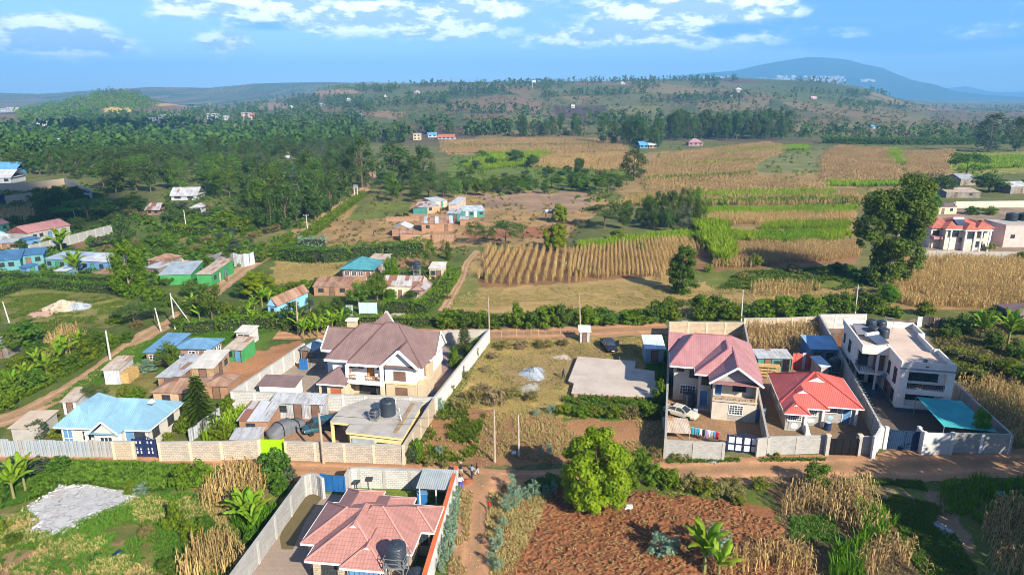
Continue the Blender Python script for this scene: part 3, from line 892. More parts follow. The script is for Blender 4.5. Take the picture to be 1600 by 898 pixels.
# -- A: the white gabled mansion
def mansion():
	T = thing('mansion','large white two storey house with brown tiled gables and a front balcony','house',(-17.19,85.48,0),R(-10))
	lo, up = MB(), MB()
	lo.box(-8.2,4.9,1.7,10.6,0,2.75)
	lo.box(0.1,4.3,0.05,1.7,0,2.75)
	lo.build('stone_wall',mat('buff stone blocks',(0.50,0.40,0.27),(0.42,0.33,0.22),kind='block',bw=.5,bh=.25,mortar=(.5,.41,.29)),T)
	up.box(-8.2,4.9,1.7,10.6,2.753,5.2)
	up.hexa([(0.08,0.0,2.753),(4.32,0.0,2.753),(4.32,0.0,5.15),(2.3,0.0,7.25),(0.08,0.0,5.15)],[(0.08,1.7,2.753),(4.32,1.7,2.753),(4.32,1.7,5.15),(2.3,1.7,7.25),(0.08,1.7,5.15)])
	up.box(-10.5,-8.2,4.9,9.6,0,5.2)
	up.box(4.9,5.5,5.0,9.2,2.75,5.6)
	up.build('wall',WHITE,T)
	MB().box(0.0,4.4,-0.1,0.05,2.62,2.80).build('string_course',YELLOW,T)
	r = MB()
	r.roof(-8.9,5.35,0.85,11.0,5.20,8.95,'x',0.72,0.9)
	r.roof(-5.2,5.45,-0.12,11.6,5.203,9.3,'x',0.62,0.9)
	r.roof(-0.35,4.95,-0.62,6.5,5.206,7.62,'y',0.0,0.0)
	r.roof(-11.0,-6.0,4.25,10.2,5.209,7.6,'x',0.0,0.0)
	r.roof(-6.0,-1.7,6.0,12.0,5.212,8.75,'y',0.0,0.0)
	r.roof(1.5,5.95,4.7,9.6,5.35,7.9,'x',0.0,0.0)
	r.roof(1.8,5.62,3.2,6.6,5.215,6.75,'x',0.0,0.35)
	r.roof(-8.9,-4.75,-2.05,3.6,2.80,4.35,'x',0.8,0.0)
	r.build('roof',ROOFBROWN,T)
	rid = MB()
	for a, b in(((-5.2,5.9,8.97),(1.0,5.9,8.97)),((-1.55,5.74,9.33),(0.3,5.74,9.33)),((2.3,-0.6,7.65),(2.3,3.0,7.65)),((-8.85,.9,5.25),(-5.3,5.9,8.97)),((-5.15,-.1,5.25),(-1.57,5.74,9.33)),((5.4,-.1,5.25),(.2,5.74,9.33)),((-11,7.2,7.63),
		(-7,7.2,7.63))):
		rid.bar(a,b,0.22,0.1)
	rid.build('ridge_cap',mat('dark ridge tiles',(0.19,0.105,0.095),rough=.7),T)
	fascia(T,[(-8.95,0.8),(-5.2,0.8),(-5.2,-0.17),(-0.3,-0.17)],5.22,h=.34,t=.10,closed=False)
	fascia(T,[(-11.0,4.2),(-8.9,4.2)],5.22,h=.34,t=.1,closed=False)
	fascia(T,[(4.98,-0.6),(4.98,3.15),(5.66,3.15),(5.66,4.65)],5.22,h=.26,t=.06,closed=False)
	fascia(T,[(-8.9,-2.1),(-4.8,-2.1)],2.82,h=.2,closed=False)
	barge(T,(-0.36,-0.66,5.12),(2.3,-0.66,7.58),(4.96,-0.66,5.12),h=.36,t=.12)
	barge(T,(-11.05,4.25,5.15),(-11.05,7.22,7.6),(-11.05,10.2,5.15),h=.36,t=.12)
	barge(T,(6.0,4.7,5.3),(6.0,7.15,7.9),(6.0,9.6,5.3),h=.3,t=.12)
	barge(T,(-6.0,12.05,5.25),(-3.85,12.05,8.78),(-1.7,12.05,5.25),h=.3,t=.12)
	MB().hexa([(5.86,4.9,5.2),(5.86,9.4,5.2),(5.86,7.15,7.6)],[(5.5,4.9,5.2),(5.5,9.4,5.2),(5.5,7.15,7.6)]).build('gable_wall',WHITE,T)
	MB().hexa([(-10.5,4.9,5.2),(-10.5,9.6,5.2),(-10.5,7.22,7.3)],[(-10.2,4.9,5.2),(-10.2,9.6,5.2),(-10.2,7.22,7.3)]).build('gable_wall',WHITE,T)
	b = MB()
	b.box(-5.15,0.08,-0.85,1.7,2.55,2.80)
	b.box(-5.15,0.08,-0.85,-0.70,2.80,3.15)
	b.box(-3.75,-2.55,-0.90,-0.66,3.15,3.85)
	b.build('balcony',WHITE,T)
	rl = MB()
	for i in range(16):
		x = -5.0 + i * 0.325
		if -3.8 < x < -2.5:
			continue
		rl.bar((x,-0.78,3.15),(x,-0.78,3.75),0.07)
	rl.bar((-5.0,-.78,3.78),(-3.75,-.78,3.78),.12)
	rl.bar((-2.55,-.78,3.78),(-.1,-.78,3.78),.12)
	rl.build('balustrade',mat('brown balusters',(0.34,0.19,0.10),rough=.6),T)
	for x in(-5.0,-0.12):
		MB().box(x-.2,x+.2,-.86,-.46,2.80,5.2).build('pillar',WHITE,T)
		MB().box(x-.25,x+.25,-.86,-.36,0,2.55).build('pillar',CREAMW,T)
	door(T,'F',1.7,-2.65,2.85,0.85,2.05,ORDOOR,BROWNFR)
	win(T,'F',1.7,-4.0,3.9,.7,.8,BROWNFR)
	win(T,'F',1.7,-1.2,3.9,.9,.9,BROWNFR)
	win(T,'F',0.0,2.15,3.25,1.55,1.15,BROWNFR,(3,2),pane=BROWNFR)
	win(T,'F',0.05,2.3,0.75,1.55,1.3,BROWNFR,(3,2),pane=BROWNFR)
	win(T,'F',1.7,-3.2,0.15,2.3,2.1,DARKFR,(3,0))
	win(T,'F',1.7,-1.2,0.15,1.1,2.1,DARKFR,(1,0))
	win(T,'R',4.9,2.6,3.2,.8,1.2,BROWNFR)
	p = MB()
	p.box(-7.7,-5.2,-1.5,1.7,0,2.75)
	p.box(-8.75,-8.5,-1.75,-1.5,0,2.75)
	p.build('porch_wall',CREAMW,T)
	win(T,'F',-1.5,-6.4,.9,1.35,1.15,mat('red shutters',(0.40,0.13,0.06)),(1,3),pane=mat('red shutters',(0.4,.13,.06)))
	st = MB()
	st.box(4.35,5.5,0.6,4.6,0,2.5)
	st.box(4.9,5.45,2.6,4.6,2.5,4.6)
	st.build('stair_wall',mat('buff stone blocks',(0.6,.49,.34)),T)
	ch = MB()
	ch.box(-8.35,-7.1,7.7,8.7,5.2,8.45)
	ch.build('chimney',mat('buff stone blocks',(0.6,.49,.34)),T)
	MB().box(-8.5,-6.95,7.55,8.85,8.45,8.65).build('chimney_cap',WHITE,T)
	MB().box(-5.3,4.4,-1.6,-0.9,0,0.12).build('terrace',CONC,T)
mansion()
# -- C: unfinished two-storey house under a rose roof
def pinkhouse():
	T = thing('house','unfinished two storey stone house with rose pink roof, open front balcony','house',(25.61,80.14,0),R(-12.5))
	raw = mat('raw stone and cement',(0.52,0.45,0.36),(0.40,0.36,0.31),nscale=.6,fine=.3)
	w_ = MB()
	w_.box(0,5.4,0,7,0,2.75)
	w_.box(0.0,5.4,1.4,7,2.75,5.4)
	w_.box(0.0,0.22,0,1.4,2.75,5.0)
	w_.box(5.18,5.4,0,1.4,2.75,5.0)
	w_.box(-4.8,5.2,5.0,14.0,0,5.4)
	w_.box(-1.6,0.0,3.4,5.0,0,5.4)
	w_.build('wall',raw,T)
	MB().box(-0.02,5.42,-0.06,0.3,4.95,5.25).build('beam',CONC,T)
	MB().hexa([(0.0,0.02,5.25),(5.4,0.02,5.25),(2.6,0.02,7.3)],[(0.0,.25,5.25),(5.4,.25,5.25),(2.6,.25,7.3)]).build('gable_wall',STONE,T)
	MB().box(-.03,5.43,-0.25,1.4,2.62,2.82).build('balcony_slab',CONCP,T)
	pr = MB()
	for i in range(7):
		x = .4 + i * .72
		pr.bar((x,-.1,2.82),(x+.15,-.05,3.3),.08)
	pr.bar((0.2,-.12,3.3),(5.2,-.12,3.22),.09)
	pr.bar((0.2,-.02,2.95),(5.2,-.02,2.92),.12)
	pr.build('props',WOOD,T)
	r = MB()
	r.roof(-5.5,6.0,3.6,14.7,5.45,8.3,'x',0.58,0.6)
	r.roof(-2.3,6.02,1.4,10.5,5.453,8.02,'y',0.75,0.5)
	r.roof(-0.65,5.85,-1.25,8.0,5.456,7.75,'y',0.0,0.5)
	r.roof(-5.75,-2.5,8.5,15.5,5.459,7.3,'x',0.0,0.0)
	r.build('roof',ROOFPINK2,T)
	barge(T,(-.66,-1.29,5.4),(2.6,-1.29,7.72),(5.86,-1.29,5.4),h=.26)
	fascia(T,[(-5.5,3.6),(-2.32,3.6),(-2.32,1.4),(-.66,1.4)],5.45,closed=False)
	fascia(T,[(-5.5,14.7),(-5.5,3.6)],5.45,closed=False)
	rid = MB()
	for a, b in(((-2.3,9.15,8.33),(2.7,9.15,8.33)),((1.86,4.5,8.05),(1.86,8,8.05)),((2.6,-1.2,7.78),(2.6,5,7.78)),((-5.5,3.6,5.5),(-2.3,9.15,8.33)),((-2.3,1.4,5.5),(1.86,4.5,8.05))):
		rid.bar(a,b,.2,.08)
	rid.build('ridge_cap',mat('rose ridge',(0.40,.16,.18)),T)
	win(T,'F',0,2.95,0.95,1.6,1.2,WFRAME,(4,3),barm=WFRAME)
	MB().box(2.1,3.85,-0.05,0.0,0.15,0.75).build('render_patch',CEMENT,T)
	door(T,'F',1.4,.75,2.85,.8,1.9,BLUEST)
	win(T,'F',1.4,3.3,3.6,1.5,1.0,DARKFR,(2,0))
	win(T,'F',5.0,-2.2,3.5,1.1,1.3,DARKFR,(2,1))
	win(T,'F',5.0,-4.0,4.3,.8,.5,DARKFR,(1,0))
	win(T,'F',5.0,-2.9,1.0,1.9,1.2,WFRAME,(5,2))
	win(T,'F',3.4,-.75,3.3,.95,1.3,DARKFR,(1,0))
	door(T,'F',3.4,-.85,.25,.95,2.1,BLUEP)
	MB().box(-1.7,0.0,2.2,3.4,0,.25).build('step',CONCP,T)
	MB().box(-1.7,-1.45,2.3,2.55,.25,5.3).build('column',raw,T)
	win(T,'L',-4.8,8.0,1.0,1.2,1.2,DARKFR)
	win(T,'L',-4.8,8.0,3.7,1.2,1.2,DARKFR)
	win(T,'L',0.0,2.2,3.5,.8,1.2,DARKFR)
pinkhouse()
# -- D: red-roofed bungalow with stepped gablets
def redhouse():
	T = thing('bungalow','grey stone bungalow with bright red stepped roof and white gablets','house',(33.88,77.05,0),R(-11))
	w_ = MB()
	w_.box(0,2.1,0,5,0,2.9)
	w_.box(0.003,4.6,1.9,6,0,2.897)
	w_.box(0.006,8.8,3.2,10.5,0,2.894)
	w_.build('wall',STONE,T)
	r = MB()
	r.roof(-.5,9.3,1.6,11.2,2.9,5.5,'x',1.0,1.0)
	r.roof(-.5,5.1,0.6,9.0,2.903,4.45,'y',1.0,.5)
	r.roof(-.5,2.5,-1.4,6.0,2.906,3.75,'y',1.0,.5)
	gablet(r,T,4.4,4.95,4.68,2.3,.62,1.6)
	gablet(r,T,2.3,2.55,4.0,1.35,.38,1.4)
	gablet(r,T,1.0,-.35,3.45,.75,.24,1.0)
	r.build('roof',ROOFRED,T)
	fascia(T,[(-.5,11.2),(-.5,-1.4),(2.5,-1.4),(2.5,.6),(5.1,.6),(5.1,1.6),(9.3,1.6),(9.3,11.2)],2.91,h=.15,closed=False)
	rid = MB()
	for a, b in(((-.5,1.6,2.95),(4.3,6.4,5.53)),((9.3,1.6,2.95),(4.5,6.4,5.53)),((9.3,11.2,2.95),(4.5,6.4,5.53)),((-.5,11.2,2.95),(4.3,6.4,5.53)),((5.1,.6,2.95),(2.3,3.4,4.48)),((2.5,-1.4,2.95),(1,.1,3.78)),((-.5,-1.4,2.95),(1,.1,3.78))):
		rid.bar(a,b,.2,.08)
	rid.build('ridge_cap',mat('red ridge',(0.55,.10,.08)),T)
	for u, p, ww in((1.05,0.0,1.5),(3.35,1.9,1.3),(6.0,3.2,1.4)):
		win(T,'F',p,u,1.45,ww,1.15,WFRAME,(5,4),fw=.1)
		MB().box(u-.65,u+.65,p-.06,p,.25,1.2).build('panel',CEMENT,T)
	MB().lathe([(.42,0),(.42,.05),(.2,.05),(.2,.02)],20).build('emblem',WFRAME,T).matrix_local = Matrix.Translation((1.05,-.06,.72)) @ Matrix.Rotation(math.pi/2,4,'X')
	e = MB().lathe([(.45,0),(.45,.05)],18).build('emblem',WFRAME,T)
	e.matrix_local = Matrix.Translation((3.35,1.84,.72)) @ Matrix.Rotation(math.pi/2,4,'X') @ Matrix.Diagonal((1.2,.55,1,1))
	e = MB().lathe([(.35,0),(.35,.05)],18).build('emblem',mat('pale blue paint',(0.35,.5,.62)),T)
	e.matrix_local = Matrix.Translation((6.0,3.14,.72)) @ Matrix.Rotation(math.pi/2,4,'X')
	for x, y in((2.28,-.1),(4.75,1.75),(8.95,3.0)):
		MB().box(x-.14,x+.14,y-.14,y+.14,0,2.75).build('corner_post',WFRAME,T)
	MB().hexa([(2.2,-1.3,0),(2.9,-1.3,0),(2.9,-.1,0),(2.2,-.1,0)],[(2.3,-.9,.9),(2.6,-.9,.9),(2.6,-.1,1.2),(2.3,-.1,1.2)]).build('step_wall',WFRAME,T)
	door(T,'F',3.2,7.9,.1,.9,2.1,BLUEP)
	win(T,'L',0,4,1.2,1.2,1.1,WFRAME,(3,2))
	win(T,'L',0,8,1.2,1.2,1.1,WFRAME,(3,2))
redhouse()
# -- E: white flat-roofed modern house
def modern():
	T = thing('modern_house','white modern two storey house with flat terrace roof and dark blue plinth','house',(50.43,82.41,0),R(-13))
	ww = mat('off white paint',(0.66,0.63,0.58),(0.57,0.54,0.49),nscale=.4,fine=.15)
	b = MB()
	b.box(0.0,6.4,0.7,17,0,6.2)
	b.box(-3.2,0.0,8.2,17,0,6.2)
	b.box(-3.2,0.0,6.9,8.2,5.7,6.2)
	b.box(-3.35,0.0,5.4,8.2,2.75,3.05)
	b.box(-3.35,0.0,5.4,8.2,5.75,6.198)
	b.box(0,1.0,0,.7,0,6.2)
	b.box(5.45,6.4,0,.7,0,6.2)
	b.box(1.0,5.45,0,.7,0,0.85)
	b.box(1.0,5.45,0,.7,2.55,3.25)
	b.box(1.0,5.45,0,.7,5.65,6.2)
	b.build('wall',ww,T)
	MB().box(0.2,6.2,.2,16.8,6.2,6.26).build('roof',mat('beige screed',(0.56,0.44,0.36),(0.48,0.37,0.30),nscale=.4,bump=.1),T)
	MB().box(-3.1,0.2,5.6,16.8,6.203,6.255).build('roof',mat('beige screed',(0.56,.44,.36)),T)
	p = MB()
	for x0, x1, y0, y1, z in((0,6.4,0,.22,7.0),(0,.22,.22,5.4,7.0),(-3.4,.22,5.4,5.62,7.05),(-3.4,-3.18,5.62,16.8,7.0),(-3.4,6.4,16.8,17.02,7.15),(6.18,6.4,.22,6.2,6.9),(5.5,5.72,6.2,12.0,7.0),(5.72,6.4,5.98,6.2,6.95),(5.5,6.4,12.0,12.2,
		7.1),(6.18,6.4,12.2,16.8,7.1),(0,.2,5.62,6.8,7.0)):
		p.box(x0,x1,y0,y1,6.2,z)
	p.build('parapet',ww,T)
	MB().box(-.12,6.55,-.12,0.0,6.0,6.14).build('cornice',mat('slate blue trim',(0.16,.24,.30)),T)
	pl = MB()
	pl.box(-.06,6.46,-.06,.0,0,.55)
	pl.box(-.06,.0,0,6.4,0,.55)
	pl.build('plinth',PLINTH,T)
	win(T,'F',.7,3.0,4.35,3.3,1.1,BLACKST,(9,1),fw=.06)
	win(T,'F',.7,2.9,1.65,3.3,.8,BLACKST,(9,1),fw=.06)
	MB().box(1.0,5.45,.62,.69,3.25,3.75).build('panel',CLAD,T)
	rl = MB()
	for i in range(24):
		x = 1.08 + i * .19
		rl.bar((x,.08,3.25),(x,.08,4.0),.03)
	rl.bar((1.0,.08,4.02),(5.45,.08,4.02),.06)
	rl.build('railing',BLACKST,T)
	win(T,'L',0,4.4,3.7,.8,1.6,DARKFR,(1,1))
	win(T,'L',0,1.7,3.5,1.0,1.9,DARKFR,(1,2))
	win(T,'L',0,1.8,.9,1.1,1.5,DARKFR,(1,2))
	MB().box(-.05,0,2.7,5.4,.56,2.6).build('cladding',CLAD,T)
	win(T,'L',-.05,4.0,.9,.9,1.5,BROWNFR,(1,1))
	MB().box(-1.35,-.05,6.6,6.85,3.05,5.75).build('cladding',CLAD,T)
	MB().box(-3.26,-3.2,8.25,11,.5,2.7).build('cladding',CLAD,T)
	win(T,'L',-3.2,15.5,3.9,.7,1.3,DARKFR,(0,1))
	win(T,'L',-3.2,12.3,3.6,1.1,1.6,DARKFR,(1,1))
	win(T,'L',-3.2,12.3,.9,1.1,1.4,DARKFR,(1,1))
	win(T,'F',8.2,-2.35,3.15,1.2,2.2,DARKFR,(1,0))
	door(T,'F',8.2,-.8,.5,1.1,2.1,BLACKST)
	win(T,'F',8.2,-2.4,.9,.9,1.3,DARKFR)
	r2 = MB()
	for i in range(10):
		r2.bar((-3.3+i*.21,5.45,3.05),(-3.3+i*.21,5.45,3.85),.03)
	for i in range(14):
		r2.bar((-3.3,5.45+i*.2,3.05),(-3.3,5.45+i*.2,3.85),.03)
	r2.bar((-3.32,5.45,3.88),(-1.4,5.45,3.88),.05)
	r2.bar((-3.3,5.45,3.88),(-3.3,8.2,3.88),.05)
	r2.build('railing',DARKFR,T)
	MB().tube((-1.15,5.75,.48),(-1.15,5.75,2.75),.17,n=12).build('column',ww,T)
	MB().box(-1.3,-1.0,5.6,5.9,3.05,5.75).build('column',ww,T)
	s = MB()
	for i in range(4):
		s.box(-2.7-.0*i,-.07,3.9+i*.32,8.2,0+i*.12,.12+i*.12)
	s.build('steps',PLINTH,T)
	v = MB()
	for x in(3.0,):
		v.bar((x-.2,-.06,6.5),(x+.2,-.06,6.5),.06,.14)
	v.build('wall_light',DARKFR,T)
	MB().box(2.9,3.25,.9,1.25,6.26,7.15).build('vent',PLINTH,T)
	d = MB().lathe([(.05,0),(.3,.06),(.45,.16),(.43,.17),(.05,.05)],16)
	o = d.build('satellite_dish',mat('blue dish',(0.1,.3,.42)),T)
	o.matrix_local = Matrix.Translation((-.3,4.9,2.9)) @ Matrix.Rotation(-1.0,4,'X')
	return T
TM = modern()
def inframe(o,deg,x,y,z=0.0):
	a = R(deg)
	return(o[0]+x*math.cos(a)-y*math.sin(a),o[1]+x*math.sin(a)+y*math.cos(a),z)
EO =(50.43,82.41)
for i,(x,y,r_,h_,l_) in enumerate([(.9,11.6,.72,1.5,'front right black tank on the white flat roof'),(-.3,12.3,.72,1.5,'front left black tank on the white flat roof'),(-.2,14.2,.75,1.9,'black tank in the back row on the white flat roof, left one'),
	(1.2,14.4,.75,1.8,'black tank in the back row on the white flat roof, beside the pipe frame')]):
	tank(l_,inframe(EO,-13,x,y,6.26),r_,h_,'tanks on the modern house')
t_ = thing('solar_collector','grey solar panel tilted on the terrace roof beside the tanks','solar panel',inframe(EO,-13,-1.7,13.0,6.26),R(-13))
MB().slab([(-1.0,-1.6,.35),(1.2,-1.6,.35),(1.2,1.6,.95),(-1.0,1.6,.95)],.05).build('panel',mat('dull panel',(0.20,.20,.23),rough=.4),t_)
for x in(-.9,1.1):
	MB().bar((x,1.5,0),(x,1.5,.9),.05).build('leg',STEEL,t_)
	MB().bar((x,-1.5,0),(x,-1.5,.33),.05).build('leg',STEEL,t_)
t_ = thing('solar_heater','solar water heater with white drum and dark collector on the terrace roof','solar heater',inframe(EO,-13,-.6,9.6,6.26),R(20))
MB().slab([(-1.1,-1.3,.1),(1.1,-1.3,.1),(1.1,.6,.75),(-1.1,.6,.75)],.08).build('collector',PANEL,t_)
MB().tube((-1.1,.85,.85),(1.1,.85,.85),.27,n=14).build('drum',WFRAME,t_)
MB().tube((1.1,.85,.85),(1.16,.85,.85),.26,n=14).build('end_cap',BLUEP,t_)
t_ = thing('pipe_frame','thin steel pipe frame standing behind the roof tanks','frame',inframe(EO,-13,2.3,14.4,6.26),R(-13))
f = MB()
for a, b in(((-.5,0,0),(-.5,0,2.2)),((.5,0,0),(.5,0,2.2)),((-.5,0,2.2),(.5,0,2.2)),((-.5,.8,0),(-.5,.8,2.2)),((-.5,0,2.2),(-.5,.8,2.2))):
	f.bar(a,b,.05)
f.build('frame',STEEL,t_)
t_ = thing('shade_net','teal shade net stretched over the forecourt of the white modern house','shade net',(0,0,0))
q =[(51.9,80.6,2.9),(57.3,79.9,2.6),(56.3,71.75,2.5),(50.6,72.6,2.75)]
n = 10
mb = MB()
for i in range(n):
	for j in range(n):
		P =[]
		for(a,b) in((i,j),(i+1,j),(i+1,j+1),(i,j+1)):
			u, v = a / n, b / n
			z = sum(q[k][2]*wt for k,wt in enumerate(((1-u)*(1-v),u*(1-v),u*v,(1-u)*v)))
			x = sum(q[k][0]*wt for k,wt in enumerate(((1-u)*(1-v),u*(1-v),u*v,(1-u)*v)))
			y_ = sum(q[k][1]*wt for k,wt in enumerate(((1-u)*(1-v),u*(1-v),u*v,(1-u)*v)))
			z -= .38 * 16 * u *(1-u) * v *(1-v) + .10 * abs(math.sin(u*9.4)) *(1-abs(2*v-1))
			P.append((x,y_,z))
		mb.quad(*P)
mb.build('net',NET,t_)
for a in q:
	MB().tube((a[0],a[1],0),(a[0],a[1],a[2]),.05).build('post',STEEL,t_)
# -- B: pink-roofed bungalow in the foreground
def pinkbungalow():
	T = thing('bungalow','bungalow with many pink tiled hips behind the orange topped wall','house',(-17.26,48.57,0),R(-7))
	ev =[(0,0),(3.2,-.02),(3.2,-.5),(7.0,-.5),(7.0,1.9),(8.65,1.9),(8.65,5.0),(9.8,5.0),(9.8,9.05),(6.85,9.05),(6.85,10.15),(3.55,10.15),(3.55,10.9),(-.2,10.9),(-.2,8.45),(-1.3,8.45),(-1.3,2.15),(0,2.15)]
	ins =[(.45,.5),(3.65,.5),(3.65,0.0),(6.55,0.0),(6.55,2.4),(8.2,2.4),(8.2,5.5),(9.3,5.5),(9.3,8.6),(6.4,8.6),(6.4,9.7),(3.1,9.7),(3.1,10.4),(.3,10.4),(.3,8.0),(-.8,8.0),(-.8,2.6),(.45,2.6)]
	MB().prism(ins,0,2.72).build('wall',STONEC,T)
	r = MB()
	k = .56
	for i,(x0,x1,y0,y1,ax,h0,h1) in enumerate([(-1.3,6.0,2.15,8.45,'x',1,.6),(0,6.7,-.01,8.0,'y',1,.6),(3.2,7.0,-.5,6.0,'y',1,.3),(2.0,8.65,1.9,9.0,'x',.6,1.0),(2.0,9.8,5.0,9.05,'x',.5,1.0),(-.2,3.55,5.0,10.9,'y',.5,1.0),(3.0,6.85,5.0,
		10.15,'y',.5,1.0)]):
		hw =(y1-y0) / 2 if ax == 'x' else(x1-x0) / 2
		r.roof(x0,x1,y0,y1,2.8+.003*i,2.8+hw*k,ax,h0,h1)
	gablet(r,T,3.35,2.75,4.28,.95,.34,1.2)
	gablet(r,T,5.1,.95,3.58,.8,.3,1.0)
	r.build('roof',ROOFPINK,T)
	rid = MB()
	z = lambda hw: 2.83 + hw * k
	for a, b in(((-1.3,2.15,2.85),(1.85,5.3,z(3.15))),((-1.3,8.45,2.85),(1.85,5.3,z(3.15))),((0,0,2.85),(3.35,3.35,z(3.35))),((6.7,0,2.85),(3.35,3.35,z(3.35))),((3.2,-.5,2.85),(5.1,1.4,z(1.9))),((7,-.5,2.85),(5.1,1.4,z(1.9))),((8.65,
		1.9,2.85),(5.1,5.45,z(3.55))),((9.8,9.05,2.85),(7.8,7.02,z(2.02))),((9.8,5,2.85),(7.8,7.02,z(2.02))),((-.2,10.9,2.85),(1.68,9.0,z(1.87))),((3.55,10.9,2.85),(1.68,9.0,z(1.87))),((6.85,10.15,2.85),(4.92,8.2,z(1.92)))):
		rid.bar(a,b,.16,.07)
	rid.build('ridge_cap',mat('pink ridge tiles',(0.52,.25,.22)),T)
	fascia(T,ev,2.82,h=.17)
	win(T,'F',.5,1.9,1.35,1.25,1.1,DARKFR,(4,2))
	win(T,'F',0.0,5.1,.5,2.5,1.9,BLUEST,(5,1),pane=BLUEP)
	win(T,'R',8.2,4.0,1.2,1.2,1.1,DARKFR,(3,1))
	win(T,'F',5.5,8.75,1.2,.7,1.1,DARKFR,(2,1))
	win(T,'L',-.8,5.3,1.1,1.4,1.2,DARKFR,(3,1))
	door(T,'L',.45,1.5,.1,.9,2.0,BLUEST)
	return T
pinkbungalow()
BO =(-17.26,48.57)
tank_stand('tall grey steel stand carrying a tank beside the pink tiled bungalow',inframe(BO,-7,7.85,.2),1.5,3.3,R(-7))
tank('black tank raised on the steel stand beside the pink tiled roof',inframe(BO,-7,7.85,.2,3.3),.82,1.85)
tank_stand('low steel stand under the tank beside the orange topped wall',inframe(BO,-7,9.35,.6),1.5,.7,R(-7))
tank('black tank low down between the pink bungalow and the orange topped wall',inframe(BO,-7,9.35,.6,.7),.85,1.6)
# -- G: flat-roofed servants' house; F: pale blue roof
def flathouse():
	T = thing('outbuilding','low yellow building with flat concrete roof behind the banded wall','house',(-20.02,73.84,0),R(-11))
	roof =[(1.5,-2.75),(8.5,-3.0),(7.8,6.5),(.67,6.1),(-1.5,3.15),(-1.35,-.77),(1.25,-.8)]
	wall =[(1.8,-2.4),(8.1,-2.65),(7.45,6.1),(.8,5.7),(1.5,3.15),(1.6,-.8)]
	MB().prism(wall,0,2.75).build('wall',YELLOW,T)
	MB().prism(roof,2.98,3.1).build('roof',CONC,T)
	e = MB()
	e.prism([(x*.985+.03,y*.985)for x,y in roof],2.7,2.978)
	e.build('roof_edge',YELLOW,T)
	for x, y in((-1.15,-.6),(.9,-.6),(-1.3,2.9)):
		MB().box(x-.15,x+.15,y-.15,y+.15,0,2.7).build('pillar',YELLOW,T)
	MB().box(2.2,4.9,-2.62,-2.5,.2,2.2).build('shutter',SHUT,T)
	win(T,'F',-2.6,5.9,.9,1.2,1.0,DARKFR)
	win(T,'F',-2.64,7.3,.9,.9,1.0,DARKFR)
	win(T,'L',1.55,1.0,.3,1.6,2.0,DARKFR,(2,1))
	pl = MB()
	for i in range(3):
		pl.bar((7.15+i*.16,-2.2,3.16+.03*(i%2)),(6.6+i*.16,5.6,3.16+.03*(i%2)),.13,.08)
	pl.build('roof_timber',WOOD,T)
	k = MB()
	for x, y in((2.4,4.6),(5.8,3.2),(6.6,1.5),(7.0,.7),(4.6,5.2)):
		k.tube((x,y,3.1),(x,y,3.6),.05)
	k.build('vent_pipe',WFRAME,T)
flathouse()
GO =(-20.02,73.84)
tank('big black tank on the flat concrete roof',inframe(GO,-11,4.75,2.2,3.1),.95,2.1)
tank_stand('short steel stand under the small tank on the flat concrete roof',inframe(GO,-11,3.75,.55,3.1),.8,.45,R(-11))
tank('small black tank with red cap band on the flat concrete roof',inframe(GO,-11,3.75,.55,3.55),.52,1.0)
def skyhouse():
	T = thing('bungalow','grey stone bungalow under a wide pale blue sheet roof','house',(-53.58,72.36,0),R(-4))
	w_ = MB()
	w_.box(.5,11.1,.5,7.3,0,2.75)
	w_.hexa([(5.5,-.8,0),(8.3,-.8,0),(8.3,-.8,2.75),(6.9,-.8,4.0),(5.5,-.8,2.75)],[(5.5,.5,0),(8.3,.5,0),(8.3,.5,2.75),(6.9,.5,4.0),(5.5,.5,2.75)])
	w_.build('wall',mat('cream grey blocks',(0.56,0.53,0.48),(0.47,0.44,0.40),kind='block',mortar=(.45,.42,.38)),T)
	r = MB()
	r.roof(0,11.65,0,7.8,2.8,4.95,'x',.9,.85)
	r.roof(5.1,8.7,-1.25,4.5,2.803,4.35,'y',0,.3)
	r.roof(-.05,4.3,.003,7.5,2.806,4.8,'y',.9,.9)
	r.build('roof',ROOFSKY,T)
	barge(T,(5.08,-1.28,2.78),(6.9,-1.28,4.33),(8.72,-1.28,2.78),h=.2)
	fascia(T,[(0,7.8),(0,0),(5.1,0)],2.8,h=.16,closed=False)
	fascia(T,[(8.7,0),(11.65,0),(11.65,7.8)],2.8,h=.16,closed=False)
	dm, g = MB(), MB()
	g.hexa([(9.7,3.2,4.6),(10.4,3.2,4.6),(10.05,3.2,5.0)],[(9.7,3.9,4.6),(10.4,3.9,4.6),(10.05,3.9,5.0)])
	g.build('roof_vent',WFRAME,T)
	win(T,'F',.5,1.3,.1,1.1,2.2,WFRAME,(1,1),pane=BLUEP)
	win(T,'F',.5,3.6,1.0,1.0,1.2,WFRAME,(2,1))
	win(T,'F',-.8,6.9,1.0,1.4,1.2,WFRAME,(2,1))
	door(T,'F',.5,8.9,.1,1.0,2.2,BLUEP)
	win(T,'F',.5,10.1,1.0,1.2,1.2,DARKFR,(3,2))
	for x in(4.55,8.55):
		MB().box(x-.12,x+.12,-.9,-.66,0,2.7).build('pillar',WFRAME,T)
	win(T,'R',11.1,2.0,1.1,1.2,1.1,DARKFR)
	win(T,'R',11.1,5.2,1.1,1.2,1.1,DARKFR)
skyhouse()
